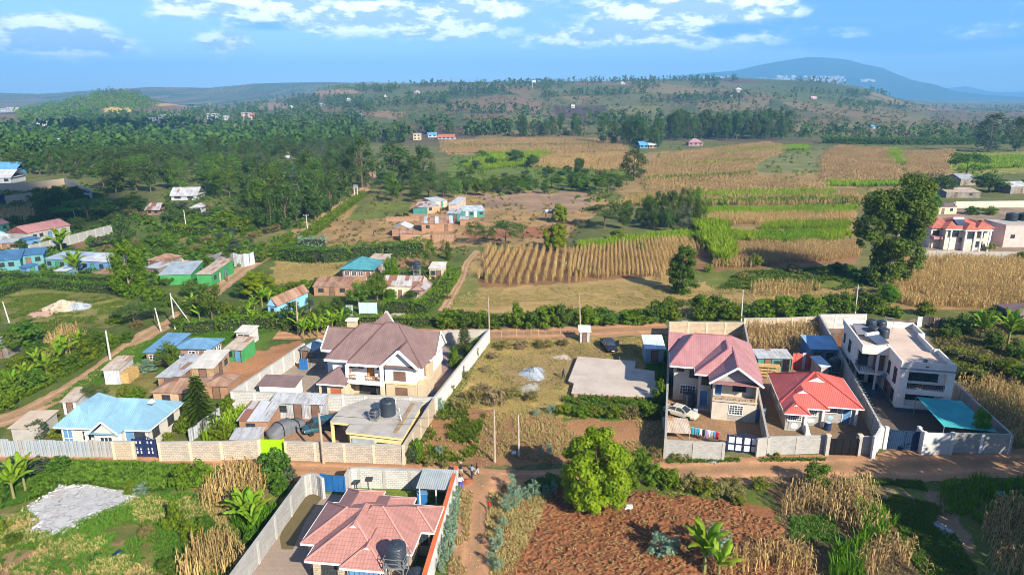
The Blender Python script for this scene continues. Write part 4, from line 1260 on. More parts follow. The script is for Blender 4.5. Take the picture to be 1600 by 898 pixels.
# -- compound walls: bays between pillars
def line_pts(px,h):
	return[at(x,y,h).xy.copy()for x,y in px]
def cwall(label,px,h,m,pm=None,top=None,at_top=True,bay=3.1,t=0.2,name='compound_wall',group=None,world=None,pil=True):
	P = world or line_pts(px,h if at_top else 0.0)
	T = thing(name,label,'wall',(P[0][0],P[0][1],0),0,group)
	pm = pm or CEMENT
	cop = MB()
	for a, b in zip(P[:-1],P[1:]):
		a, b = Vector(a), Vector(b)
		L =(b-a).length
		n = max(1,round(L/bay))
		s = L / n
		ang = math.atan2(b.y-a.y,b.x-a.x)
		me = None
		for i in range(n):
			p = a.lerp(b,i/n)
			if me is None:
				o = MB().box(.13 if pil else 0,s-.13 if pil else s,-t/2,t/2,0,h).build('panel',m,T)
				me = o.data
			else:
				o = bpy.data.objects.new('panel',me)
				COL.objects.link(o)
				o.parent = T
			o.location =(p.x-P[0][0],p.y-P[0][1],random.uniform(-.03,.03))
			o.rotation_euler =(0,0,ang)
		if pil:
			for i in range(n+1):
				p = a.lerp(b,i/n)
				o = MB().box(-.16,.16,-t/2-.05,t/2+.05,0,h+.06).build('pillar',pm,T)
				o.location =(p.x-P[0][0],p.y-P[0][1],0)
				o.rotation_euler =(0,0,ang)
		d = Vector((P[0][0],P[0][1],0))
		cop.bar(Vector((a.x,a.y,h+.045))-d,Vector((b.x,b.y,h+.045))-d,t+.06,.09)
	cop.build('coping',top or CEMENT,T)
	return T
def sheetfence(label,px,h,mats,sheet=0.85,name='sheet_fence',group=None,at_top=False,lean=.03):
	P = line_pts(px,h if at_top else 0)
	T = thing(name,label,'fence',(P[0][0],P[0][1],0),0,group)
	for a, b in zip(P[:-1],P[1:]):
		a, b = Vector(a), Vector(b)
		L =(b-a).length
		n = max(1,int(L/sheet))
		ang = math.atan2(b.y-a.y,b.x-a.x)
		for i in range(n):
			p = a.lerp(b,i/n)
			hh = h * random.uniform(.93,1.05)
			mb = MB()
			k = 5
			for j in range(k):
				x0, x1 =(L/n) * j / k,(L/n) *(j+1) / k
				y0, y1 =(.02 if j%2 else-.02),(-.02 if j%2 else .02)
				mb.hexa([(x0,y0,0),(x1,y1,0),(x1,y1+.015,0),(x0,y0+.015,0)],[(x0,y0,hh),(x1,y1,hh),(x1,y1+.015,hh),(x0,y0+.015,hh)])
			o = mb.build('sheet',random.choice(mats),T)
			o.location =(p.x-P[0][0],p.y-P[0][1],0)
			o.rotation_euler =(random.uniform(-lean,lean),0,ang)
	return T
PLASTW = mat('whitewashed wall',(0.56,0.56,0.55),(0.42,0.41,0.40),nscale=.35,fine=.3)
CREAMB = mat('cream wall panels',(0.56,0.50,0.38),(0.47,0.42,0.32),nscale=.5,fine=.2)
cwall('banded stone wall with pillars in front of the flat roofed yellow building, pole against it',[(446,690),(630,696)],2.3,STONEB,CREAMW)
cwall('banded stone wall between the navy scroll gate and the lime green gate',[(248,691),(345,690),(404,687)],2.3,STONEB,CREAMW)
cwall('short cream block wall left of the navy scroll gate',[(176,690),(207,690)],2.2,STONEC,CREAMW)
cwall('long plot wall sloping away on the right of the mansion, whitewashed at the far end',[(678.5,621),(763.5,515)],2.4,PLASTW,PLASTW)
cwall('cream stone wall on the right of the flat roofed yellow building',[(630,696),(678,622.5)],2.35,STONEC,CREAMW)
cwall('whitish block wall between the mansion and the flat roofed yellow building',[(363,611.5),(677,621)],2.35,STONEW,PLASTW)
cwall('pale panelled wall on the left side of the mansion yard, beside the brown earth',[(362,611),(474,537)],2.35,STONEW,PLASTW)
cwall('grey wall at the back of the mansion behind the araucaria',[(694,516.5),(762,515)],2.3,CONC,CEMENT)
cwall('curved grey block wall along the drive of the pink bungalow, left of the blue gate',[(503,747),(494,741.5),(484,740),(474,744),(400,845),(355,906),(300,985)],2.3,STONE,STONEW,bay=3.4)
cwall('grey block wall behind the pink bungalow, ending at the tin carport',[(541,740),(546,732),(560,730.5),(640,733.5),(711,739)],2.3,STONEW,CEMENT)
cwall('tall side wall with broad orange coping beside the lane',[(713.5,728),(663,898),(640,975)],2.4,PLASTW,PLASTW,top=ORANGE,t=.34,pil=False)
cwall('grey side wall on the left of the unfinished rose roofed house',[(1046.5,503),(1040,687)],2.3,CEMENT,CEMENT,bay=3.6)
cwall('low grey block wall left of the white panelled gate',[(1040,687.5),(1085,690.5),(1131,692)],2.2,STONE,CEMENT)
BW = cwall('cream stone wall with an empty window frame behind the unfinished house',[(1047,503),(1163,504)],2.4,STONEC,CREAMW,bay=3.3)
cwall('tan wall on the right of the unfinished house, between it and the red roof',[(1163,504),(1200,683)],2.2,STONEC,CEMENT)
cwall('plain rendered stub of wall right of the white panelled gate',[(1185,686),(1201,684)],2.2,CEMENT,CEMENT)
cwall('grey block wall in front of the red roofed bungalow, left of the black gate',[(1202,683),(1291,680.5)],2.2,STONE,CEMENT,bay=4.2)
cwall('short grey block wall between the black gate and the white gate pier',[(1341,682),(1366,682.5)],2.2,STONE,CEMENT)
cwall('cream stone wall behind the dry maize plot',[(1164,497.5),(1215,497),(1282,494.5)],2.3,STONEC,CREAMW)
cwall('long grey wall topped with razor wire between the red roof and the white modern house',[(1281,493),(1376,664)],2.6,STONE,CEMENT)
cwall('white block wall at the back of the white modern house',[(1283,491.5),(1353,491)],2.6,STONEW,PLASTW)
cwall('grey block wall with white pillars right of the curved white wall',[(1490,677),(1581,679)],2.4,STONE,WFRAME,bay=3.2)
cwall('grey side wall right of the white modern house running back from the white pillar',[(1581,679),(1486,592),(1440,545)],2.4,STONE,CEMENT)
for lab, pts in(('white plastered curved wall right of the dark blue gate',[(1437,668),(1446,676),(1489,677)]),('white plastered gate pier wall left of the dark blue gate',[(1368,683),(1377,667),(1386,668)])):
	P = line_pts(pts,2.7)
	T = thing('gate_wall',lab,'wall',(P[0][0],P[0][1],0))
	for a, b in zip(P[:-1],P[1:]):
		d = Vector((*P[0],0))
		MB().bar(Vector((a.x,a.y,1.35))-d,Vector((b.x,b.y,1.35))-d,.3,2.7).build('panel',PLASTW,T)
	for a in P:
		o = MB().box(-.2,.2,-.2,.2,0,2.85).build('pillar',PLASTW,T)
		o.location =(a.x-P[0][0],a.y-P[0][1],0)
cwall('long grey wall between the villa and the dry maize field',[(1414,391),(1592,394)],2.2,CONC,CEMENT,bay=4)
cwall('cream panel wall behind the clay red villa',[(1494,315),(1640,313.5)],2.4,CREAMB,CREAMB,bay=4)
cwall('pale side wall on the left of the clay red villa',[(1449,349),(1467,313)],2.4,CREAMB,CREAMB,bay=4)
cwall('grey block wall with pillars behind the turquoise terrace',[(45,384),(173,352)],2.5,STONE,STONEW,bay=3.4)
cwall('grey block wall at the left edge in front of the brown tin shack',[(-12,394),(28,388)],2.5,STONE,CEMENT)
cwall('tall unfinished stone wall with stepped top beyond the trees at left',[(-10,287),(43,285.5),(100,279)],3.6,STONEC,CEMENT,bay=5)
cwall('sloping unfinished stone wall, right arm of the half built compound',[(100,279),(142,297)],3.6,STONE,CEMENT,bay=5)
cwall('low pale wall in front of the half built compound',[(9,306.5),(55,300)],3.0,STONEC,CEMENT,bay=5)
cwall('low rubble wall joining the mud houses of the farmstead',[(638,370),(672,367)],1.2,MUD,MUD,bay=4,t=.4,pil=False)
a, b = line_pts([(1281,493),(1376,664)],2.6)
T = thing('razor_wire','coil of razor wire along the top of the long grey wall','razor wire',(a.x,a.y,0))
mb = MB()
L =(b-a).length
ux, uy =(b-a) / L
pr = None
for i in range(int(L*9)):
	s, th = i / 9, i * .75
	p = Vector((ux*s-uy*.22*math.cos(th),uy*s+ux*.22*math.cos(th),2.95+.22*math.sin(th)))
	if pr is not None:
		mb.bar(pr,p,.022)
	pr = p
mb.build('coil',STEEL,T,uv=False)
# -- sheet fences
sheetfence('long pale corrugated sheet fence along the lane at left',[(-30,712.5),(90,713),(178,714)],2.1,[mat('fence tin',(.34,.34,.33),(.27,.27,.26),kind='corr',per=.2,var=.08),mat('pale blue tin',(0.31,.35,.38),(0.27,.30,.33),kind='corr',
	per=.2,var=.1)])
sheetfence('leaning bright tin sheet fence beside the green shops',[(366,416),(382,417.5),(399,412.5)],3.2,[TINB,TINB,TIN],lean=.08)
sheetfence('rusty upright sheet fence in front of the patched roof barn',[(676,378),(712,377.5)],2.2,[TINR,TINR,MUD])
sheetfence('rust brown sheet fence behind the farmstead yard',[(603,346),(655,345.5)],1.6,[TINR])
sheetfence('patchwork fence of blue, white and brown sheets beyond the villa',[(1489,324),(1640,322)],2.0,[BLUEP,TINB,TINR,mat('white sheet',(.62,.64,.66),kind='corr'),ROOFBLUE2],sheet=1.6)
sheetfence('pale tin sheet fence along the vegetable strip beside the conifer',[(296,692),(345,655)],1.7,[TINB,TIN])
sheetfence('grey board fence across the back of the mansion yard',[(468,577),(508,577.5)],1.8,[PLANKW,PLANKW,BLUEST],sheet=1.0)
sheetfence('rusty patched tin fence behind the white modern house',[(1432,511),(1448,510),(1476,513)],2.0,[TINB,TINR,TINR,DARKFR])
sheetfence('red tin fence with missing sheets behind the red bungalow',[(1236,577),(1268,576)],2.6,[ROOFRED,ROOFRED,TINB],sheet=.5)
sheetfence('small grey green tin panel by the light blue gate',[(541,493),(552,493)],2.0,[mat('grey green tin',(.30,.40,.34),kind='corr')])
# -- gates
def gate(label,p0,p1,h,m,leaves=2,style='plain',p1m=None,world=False):
	a, b =(Vector(p0),Vector(p1)) if world else(at(*p0).xy,at(*p1).xy)
	L =(b-a).length
	T = thing('gate',label,'gate',(a.x,a.y,0),math.atan2(b.y-a.y,b.x-a.x))
	for k in range(leaves):
		x0, x1 = L * k / leaves + .03, L *(k+1) / leaves - .03
		l = MB()
		l.box(x0,x1,-.02,.02,.12,h)
		lf = l.build('leaf',m,T)
		f = MB()
		for x in(x0,x1,(x0+x1)/2):
			f.box(x-.05,x+.05,-.06,.06,.1,h+.02)
		for z in(.12,h*.5,h-.05):
			f.box(x0,x1,-.055,.055,z,z+.09)
		if style in('arch','panel'):
			for i in range(7):
				x = x0 +(x1-x0) *(i+.5) / 7
				u = x / L
				top = h + .55 * math.sin(math.pi*u) ** 2 +(.08 if i%2 else 0)
				f.bar((x,0,h-.1),(x,0,top),.06)
			n = 8
			for i in range(n):
				ua, ub =(x0+(x1-x0)*i/n),(x0+(x1-x0)*(i+1)/n)
				f.bar((ua,0,h+.45*math.sin(math.pi*ua/L)**2),(ub,0,h+.45*math.sin(math.pi*ub/L)**2),.07)
		f.build('frame',p1m or m,lf)
		if style == 'panel':
			xm =(x0+x1) / 2
			for(u0,u1) in((x0+.12,xm-.1),(xm+.1,x1-.12)):
				for(z0,z1) in((.3,h*.5-.06),(h*.5+.16,h-.12)):
					MB().box(u0,u1,-.045,.045,z0,z1).build('white_panel',WFRAME,lf)
		if style == 'arch':
			for dx in(-.22,.22):
				c =(x0+x1) / 2 + dx
				for z in(.5,.95,1.75):
					MB().box(c-.07,c+.07,-.05,.05,z,z+.28).build('cutout_plate',WFRAME,lf)
	for x in(0,L):
		MB().box(x-.09,x+.09,-.09,.09,0,h+.1).build('post',m,T)
	return T
gate('navy double gate with scrolled arch and small white plates',(211,713.5),(246,714),2.2,NAVY,style='arch')
gate('lime green sheet gate behind the leafy bush',(404,713),(445,713.5),2.15,LIME)
gate('blue steel gate of the pink bungalow drive',(503.5,767),(540,771),2.0,BLUEST)
gate('navy double gate with white panels and arched top',(1135,705),(1184,710),2.1,NAVY,style='panel')
gate('black steel gate of the red roofed bungalow',(1292,711),(1338,712),2.1,BLACKST)
gate('dark blue ribbed gate of the white modern house',(1387,701),(1438,704.5),2.45,mat('dark blue sheet',(.012,.03,.075),(.015,.04,.09),kind='corr',per=.2,rough=.45),leaves=1)
gate('light blue sheet gate of the tin roofed house behind the mansion',(562,490),(589,490.5),2.2,mat('pale blue gate paint',(.42,.55,.60),(.36,.48,.53)),leaves=2)
gate('dark blue gate in the low pale wall at far left',(-6,319),(7,317),3.2,NAVY)
for lab, px, m in(('grey pier left of the black gate',(1290.5,711),CEMENT),('grey pier right of the black gate',(1340,711),CEMENT)):
	p = at(*px)
	T = thing('gate_pier',lab,'gate pier',p)
	MB().box(-.2,.2,-.2,.2,0,2.55).build('shaft',m,T)
	MB().box(-.26,.26,-.26,.26,2.55,2.68).build('cap',CREAMW,T)
# -- small buildings
def shed(label,A,B,d,h,roof='mono',rise=.45,wall=None,roofm=None,name='shed',cat='shed',group=None,over=.25,ops=None,C=None,wall2=None,frame=None,ra=None,roof2=None):
	a, b = at(*A).xy, at(*B).xy
	z0 = min(at(*A).z,at(*B).z)
	if C is not None:
		c = at(*C).xy
		ang = math.atan2(c.y-b.y,c.x-b.x) - math.pi / 2
		d =(c-b).length
		L = abs((b-a).dot(Vector((math.cos(ang),math.sin(ang)))))
		o = b - Vector((math.cos(ang),math.sin(ang))) * L
	else:
		ang = math.atan2(b.y-a.y,b.x-a.x)
		L =(b-a).length
		o = a
	T = thing(name,label,cat,(o.x,o.y,z0),ang,group)
	wall, roofm = wall or TIN, roofm or TIN
	W_ = MB()
	W_.box(0,L,0,d,-.3,h-.02)
	ov = over
	r = MB()
	if roof == 'mono':
		zb = h + rise
		W_.hexa([(0,0,h-.02),(L,0,h-.02),(L,d,h-.02),(0,d,h-.02)],[(0,0,h-.02+max(0,0)),(L,0,h-.02),(L,d,zb-.02),(0,d,zb-.02)]if rise>0 else[(0,0,h-.02),(L,0,h-.02),(L,d,h-.02),(0,d,h-.02)])
		k = rise / d
		r.slab([(-ov,-ov,h-k*ov+.05),(L+ov,-ov,h-k*ov+.05),(L+ov,d+ov,zb+k*ov+.05),(-ov,d+ov,zb+k*ov+.05)],.06)
	elif roof == 'flat':
		r.box(-ov,L+ov,-ov,d+ov,h,h+.15)
	elif roof == 'gable':
		r.roof(-ov,L+ov,-ov,d+ov,h,h+rise,'x',0,0)
	elif roof == 'gabley':
		r.roof(-ov,L+ov,-ov,d+ov,h,h+rise,'y',0,0)
	else:
		r.roof(-ov,L+ov,-ov,d+ov,h,h+rise,'x' if L>=d else 'y',.95,.95)
	if roof in('gable','gabley'):
		if roof == 'gable':
			for x in(-ov-.03,L+ov):
				MB().hexa([(x,.1,h),(x,d/2,h+rise*.92),(x,d-.1,h)],[(x+.03,.1,h),(x+.03,d/2,h+rise*.92),(x+.03,d-.1,h)]).build('gable_wall',wall2 or wall,T)
		else:
			for y_ in(-ov-.03,d+ov):
				MB().hexa([(.1,y_,h),(L-.1,y_,h),(L/2,y_,h+rise*.92)],[(.1,y_+.03,h),(L-.1,y_+.03,h),(L/2,y_+.03,h+rise*.92)]).build('gable_wall',wall2 or wall,T)
	W_.build('wall',wall,T)
	if roof2 is not None and roof == 'mono':
		k = rise / d
		n = max(2,int(L/1.0))
		for i in range(n):
			x0, x1 = -ov +(L+2*ov) * i / n, -ov +(L+2*ov) *(i+1) / n
			MB().slab([(x0,-ov,h-k*ov+.05),(x1,-ov,h-k*ov+.05),(x1,d+ov,h+rise+k*ov+.05),(x0,d+ov,h+rise+k*ov+.05)],.06).build('roof_sheet',random.choice(roof2),T)
	else:
		r.build('roof',roofm,T)
	fr = frame or DARKFR
	if ops is None:
		ops =[('d',.28),('w',.72)] if L > 3.4 else[('d',.5)]
	for op in ops:
		side = op[2] if len(op) > 2 else 'F'
		LL = L if side in 'FB' else d
		pl ={'F':0,'B':d,'L':0,'R':L}[side]
		if op[0] == 'd':
			door(T,side,pl,LL*op[1],.05,min(.95,LL*.4),min(2.0,h-.25),op[3]if len(op)>3 else BROWNFR,fr)
		else:
			win(T,side,pl,LL*op[1],h*.42,min(1.0,LL*.3),min(.9,h*.35),fr,(1,1),sill=False)
	return T
shed('tin privy with a white sheet roof at the edge of the dry plot',(906,535),(921,535),1.5,2.0,'mono',.4,TIN,mat('white sheet roof',(.70,.72,.74),kind='corr',per=.2),name='tin_hut',cat='hut')
shed('pale blue grey tin shed beside the concrete slab',(1008,567),(1036,567.5),3.6,2.5,'mono',.75,mat('blue grey tin',(.24,.31,.36),(.20,.26,.30),kind='corr',per=.2,var=.1),mat('pale blue sheet',(.50,.60,.70),(.42,.52,.63),kind='corr',
	per=.22,var=.2))
shed('grey roofed teal kitchen shed behind the red bungalow',(1183,581),(1234,581.5),2.6,2.3,'mono',.3,TEALP,TIN,ops=[('d',.3),('d',.85,'F',BLACKST),('w',.6)])
shed('blue roofed tin store against the long grey wall',(1265,570),(1306,571),4.4,2.7,'mono',.5,mat('blue sheet wall',(.10,.20,.32),kind='corr',per=.2),mat('steel blue sheet',(.22,.40,.58),(.18,.33,.50),kind='corr',per=.22,rough=.5,
	var=.1))
shed('tiny lean-to with a pale blue sheet beside the red bungalow',(1281,592),(1293,591),2.4,2.0,'mono',.5,CEMENT,mat('pale blue sheet',(.5,.6,.7)),ops=[])
shed('long low tin shed against the whitish block wall',(427,652),(506,655),1.9,2.2,'mono',.35,TIN,TIN,ops=[('d',.5),('w',.2),('d',.85)])
shed('tin shed with patched grey and white sheets beside the covered car',(376,680),(420,681),3.9,2.1,'mono',.5,MUD,TINP,roof2=[TINB,TIN,TINB,TINP,TIN],ops=[('w',.4)])
shed('very low grey tin lean-to in front of the patched tin shed',(364,700),(405,699),2.0,1.3,'mono',.2,STONEC,TIN,ops=[])
shed('grey weathered wooden store in the mansion yard',(471,566),(491,569),3.0,2.3,'gabley',.7,PLANKW,mat('blue grey sheet',(.32,.38,.43),kind='corr',per=.2),ops=[('d',.35),('w',.8)])
shed('low brown tiled garage roof in the mansion yard',(407,621),(462,623),2.6,1.9,'mono',.3,WHITE,ROOFBROWN,name='garage',cat='garage',ops=[])
shed('long grey tin roofed row house running back beside the straw store',(239,619),(282,612),0,2.2,'mono',.25,MUD,TIN,C=(325,578),name='row_house',cat='house',ops=[('d',.5),('d',.3,'R'),('d',.6,'R'),('w',.8,'R')])
shed('pale tin roofed house at the top of the bare yard',(303,596),(336,597),0,2.3,'mono',.3,WOOD,mat('pale grey tin',(.56,.54,.50),(.48,.45,.41),kind='corr',per=.2,var=.1),C=(360,572),name='house',cat='house',ops=[('d',.5),('d',.4,
	'R'),('w',.75,'R')])
shed('house with rusty hipped roof behind the conifer',(242,634),(308,636),5.0,2.1,'hip',1.0,mat('ochre mud wall',(.50,.36,.23),(.4,.28,.18),bump=.2),TINR,name='house',cat='house',ops=[('d',.7),('w',.3)])
shed('small shack with rusty roof right of the conifer',(322,622),(357,623),4.0,2.0,'hip',.7,MUD,TINR,name='shack',cat='shack')
shed('roadside kiosk with tan roof, green and blue painted walls',(354,564),(379,566),3.8,2.1,'mono',.6,GREENP,TINBEIGE,name='kiosk',cat='kiosk',ops=[('w',.25),('d',.75,'F',BLUEP)])
shed('whitewashed hut with two windows by the green bank',(371,537),(394,538),2.4,2.1,'mono',.3,PLASTW,mat('pale grey tin',(.56,.54,.5)),name='hut',cat='hut',ops=[('w',.3),('w',.7)])
T = shed('open straw store under a tan tin roof',(168,598),(189,600),0,2.3,'mono',.4,TINB,TINBEIGE,C=(211,583),name='straw_store',cat='store',ops=[])
shed('small pale tin shed beside the lane behind the pale blue roof',(101,648),(122,647),3.6,1.9,'mono',.3,TINB,TINBEIGE)
shed('low shed with dusty concrete roof in the left corner',(20,690),(62,688),0,1.8,'mono',.15,CEMENT,mat('dusty roof',(.46,.38,.29),(.40,.32,.24)),C=(92,664),ops=[])
J = shed('brick house with bright blue sheet roof behind the leafy tree',(279,566),(330,567),4.0,2.5,'hip',.9,BRICK,ROOFBLUE,name='house',cat='house',over=.5,ops=[('d',.75),('w',.45),('w',.4,'R'),('w',.7,'R')],frame=WFRAME)
shed('lower wing of the brick house with a blue mono pitch roof',(231,570),(262,571),6.5,2.2,'mono',.6,BRICK,ROOFBLUE,name='house_wing',cat='house',over=.4,ops=[('w',.3),('w',.7)],frame=WFRAME)
shed('turquoise terrace with grey blue roof',(74,421),(124,424),6.0,2.7,'mono',.5,TURQ,mat('grey blue roof',(.28,.36,.45),(.24,.31,.39),kind='corr',per=.25,var=.08),name='terrace_house',cat='house',ops=[('w',.1),('d',.35,'F',GREENP),
	('w',.5),('d',.75,'F',GREENP),('w',.9)])
shed('blue terrace with pale grey roof beside the tall lime green tree',(125,424),(172,427),6.0,2.7,'mono',.5,BLUEP,mat('pale grey roof',(.46,.49,.54),kind='corr',per=.25,var=.12),name='terrace_house',cat='house',ops=[('w',.2),('d',
	.45,'F',TEALP),('w',.75)])
shed('turquoise house with bright blue roof at the left edge',(-40,428),(34,421),8.0,2.6,'mono',.9,TURQ,ROOFBLUE2,name='house',cat='house',ops=[('w',.6),('w',.8)])
shed('wing with bright blue roof beside the turquoise terrace',(37,416),(70,413),6.5,2.6,'mono',.5,TURQ,ROOFBLUE2,name='house_wing',cat='house')
shed('outhouse painted half blue and half green',(33,432.5),(44,434),2.6,2.3,'mono',.3,BLUEP,ROOFBLUE2,name='outhouse',cat='outhouse',ops=[('d',.5,'R',GREENP)])
shed('small pale blue shed under the banana clump',(88,436),(104,437),3.5,2.0,'mono',.3,BLUEP,TINB)
shed('low rust brown sheet shed beside the hedge',(141,438),(172,440),5.0,1.3,'mono',.3,TINR,TINR,ops=[])
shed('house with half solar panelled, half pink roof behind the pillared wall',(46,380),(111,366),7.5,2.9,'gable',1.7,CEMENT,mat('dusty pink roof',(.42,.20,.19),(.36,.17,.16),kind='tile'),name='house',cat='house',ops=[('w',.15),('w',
	.3),('d',.5,'F',BLUEP),('w',.65),('w',.85)],wall2=mat('dull red boards',(.25,.07,.07)))
shed('tin house with light blue roof at the left edge',(-14,386),(18,381),6.0,2.4,'mono',.6,CEMENT,mat('light blue tin',(.46,.57,.66),kind='corr',per=.25),name='house',cat='house')
shed('shack of rust and tin sheets with grey roof at left',(2,393),(28,391),4.0,2.3,'mono',.3,TINR,mat('blue grey sheet',(.32,.38,.43)),name='shack',cat='shack')
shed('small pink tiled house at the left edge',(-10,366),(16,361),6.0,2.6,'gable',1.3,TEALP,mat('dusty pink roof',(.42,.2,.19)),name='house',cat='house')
shed('bright blue tarp shelter beside the pillared wall',(43,386),(64,382),3.0,1.9,'mono',.2,BLUEP,ROOFBLUE2,name='shelter',cat='shelter',ops=[])
shed('bright green shop with grey tin roof by the red lane',(311,446),(332,447),0,2.7,'mono',.6,GREENP,TINBEIGE,C=(366,426),name='shop',cat='shop',ops=[('d',.35,'R',TINB),('w',.15,'R'),('d',.6,'R',BLUEP)])
shed('bright green house with blue grey tin roof left of the shop',(258,441),(300,444),0,2.4,'mono',.7,GREENP,mat('blue grey sheet',(.32,.38,.43)),C=(318,428),name='house',cat='house',ops=[('w',.8,'R')])
shed('shack with hipped rusty roof beside the slim dark tree',(233,420),(256,422),6.0,2.2,'hip',1.0,PLANKW,TINR,name='shack',cat='shack')
shed('lean-to of grey sheets below the rusty hipped shack',(230,430),(250,432),4.0,1.9,'mono',.3,PLANKW,TIN,name='shack',cat='shack')
shed('light blue house with long rust brown roof among the bushes',(410,500),(434,497),0,2.4,'gabley',1.5,mat('sky blue wall',(.22,.48,.72),(.18,.42,.64)),TINR,C=(482,474),name='house',cat='house',ops=[('w',.5)])
shed('red brick house with teal hipped roof',(536,437),(583,438),7.5,2.6,'hip',2.0,BRICK,ROOFTEAL,name='house',cat='house',over=.6,ops=[('w',.15),('w',.38),('w',.6),('d',.85)],frame=WFRAME)
shed('brown shed with tin sides behind the teal roof',(578,421),(603,422),4.0,2.6,'mono',.4,TIN,TINBEIGE,ops=[('d',.3),('d',.7,'F',TINB)])
shed('long dark shack with rusty brown roof under the mossy bank',(491,462),(547,462),4.6,2.0,'mono',.8,MUD,TINR,name='shack',cat='shack',ops=[('w',.2),('d',.5),('w',.8)])
shed('cream house with patched grey and rust roof',(599,467),(658,468),6.0,2.9,'gable',1.4,CREAMW,TINP,name='house',cat='house',ops=[('w',.25),('d',.45)],frame=WFRAME)
shed('pink brick wing of the patched roof house',(643,470),(664,471),5.0,2.4,'gabley',1.1,mat('pink brick',(.45,.20,.15),(.38,.16,.12),kind='block',bw=.25,bh=.085),TINP,name='house_wing',cat='house',ops=[('w',.3)],frame=WFRAME)
shed('small cream house with pale flat roof by the trail',(671,436),(692,436.5),4.5,2.5,'mono',.4,CREAMW,mat('pale grey tin',(.56,.54,.5)),name='house',cat='house',ops=[('w',.3),('d',.7)])
shed('barn with patched brown and grey sheet roof at the heart of the farmstead',(659,362),(707,361),5.5,2.6,'mono',1.1,MUD,TINP,name='barn',cat='barn',roof2=[TINB,TINR,TIN,TINR,TINBEIGE],ops=[('w',.2),('d',.8)])
shed('small mud store with flat rust red roof',(626,378),(645,377.5),3.2,2.4,'mono',.8,MUD,TINR,name='store',cat='store',ops=[])
shed('gabled mud hut with light tin roof and dark porch',(613,369),(640,369.5),5.0,2.4,'gabley',1.2,MUD,TINB,name='hut',cat='hut',ops=[('d',.5)])
shed('teal house with dark grey roof at the top of the farmstead',(646,334),(667,334.5),7.0,2.3,'mono',.8,TEALP,TINP,name='house',cat='house',ops=[])
shed('cream mud house with small dark window beside the teal house',(668,333.5),(687,332),8.0,2.5,'mono',.5,mat('ochre wall',(.40,.28,.17),(.33,.22,.13)),TIN,name='house',cat='house',ops=[('w',.25)])
shed('long pale roofed house behind the cream mud house',(678,325),(699,323),8.0,2.4,'mono',.3,CREAMW,TINB,name='house',cat='house',ops=[('d',.6,'F',TEALP)])
shed('white roofed building with bare pale walls on the farmstead',(699,331),(713,330),0,2.5,'mono',.4,mat('pale mud wall',(.52,.42,.33)),TINB,C=(728,320),name='building',cat='building',ops=[])
shed('teal and grey house low at the right of the farmstead',(699,345),(717,345.5),6.0,2.5,'mono',.5,TEALP,TIN,name='house',cat='house',ops=[('d',.7)])
shed('white and teal house with pale blue grey roof by the bare field',(723,340),(757,339),8.0,2.2,'mono',.6,TEALP,mat('pale blue grey tin',(.46,.53,.58),kind='corr',per=.25,var=.15),name='house',cat='house',ops=[('d',.2,'F',WFRAME),
	('w',.4),('d',.6,'F',WFRAME),('w',.85)])
shed('grey stone store with stacked firewood face',(719,352),(731,352),4.0,2.0,'mono',.2,MUD,TIN,name='store',cat='store',ops=[])
p = at(858,345)
T = thing('raised_hut','little white hut raised on stilts in the bare field','hut',p,.1)
for x in(-1,1):
	for y_ in(-.8,.8):
		MB().bar((x*1.2,y_,0),(x*1.1,y_,2.6),.14).build('stilt',WOOD,T)
MB().box(-1.3,1.3,-1,1,2.6,3.3).build('cabin',PLANKW,T)
MB().roof(-1.5,1.5,-1.2,1.2,3.3,3.8,'x',.2,.2).build('roof',TINB,T)
shed('shack with sagging brown roof beyond the patchwork fence',(1478,309),(1531,309.5),8,2.4,'mono',.8,PLANKW,TINBEIGE,name='shack',cat='shack')
shed('dark roofed house among the trees behind the villa',(1500,290),(1524,289),9,3.0,'gable',2.0,PLANKW,mat('dark grey roof',(.26,.28,.31)),name='house',cat='house')
shed('long shed with grey tin roof at the right edge',(1578,303),(1640,301),8,3.0,'gable',1.8,PLANKW,TIN,name='shed')
shed('low brown roofed pavilion behind the villa',(1464,335),(1494,334),6,2.6,'mono',.4,CREAMW,ROOFBROWN,name='pavilion',cat='pavilion')
shed('dark open garage at the left of the villa',(1441,374),(1460,374.5),5,2.6,'mono',.2,BLACKST,mat('dark blue roof',(.06,.10,.16)),name='garage',cat='garage',ops=[])
shed('brown roofed house at the right edge below the maize',(1590,512),(1640,512),6,2.5,'hip',1.2,PLANKW,ROOFBROWN,name='house',cat='house')
shed('dark tin shed at the left edge beside the bananas',(-14,560),(14,559),4,2.0,'mono',.3,PLANKW,TIN)
a, b = at(655,790).xy, at(704,793).xy
T = thing('carport','tin carport on white posts in the corner of the pink bungalow yard','carport',(a.x,a.y,0),math.atan2(b.y-a.y,b.x-a.x))
L =(b-a).length
MB().slab([(-.2,-.2,2.2),(L+.2,-.2,2.2),(L+.2,3.0,2.55),(-.2,3.0,2.55)],.07).build('roof',mat('grey green tin roof',(.33,.37,.37),(.28,.32,.33),kind='corr',per=.22,rough=.5,var=.05),T)
for x in(.1,L*.55,L-.1):
	for y_ in(0.05,2.8):
		MB().bar((x,y_,0),(x,y_,2.15+.04*y_),.1).build('post',WFRAME,T)
p = at(660,786)
T = thing('water_drum','blue steel cabinet under the tin carport','cabinet',p,.2)
MB().box(-.5,.5,-.35,.35,0,1.25).build('body',BLUEST,T)
MB().box(-.53,.53,-.38,.38,1.25,1.3).build('top',BLUEP,T)
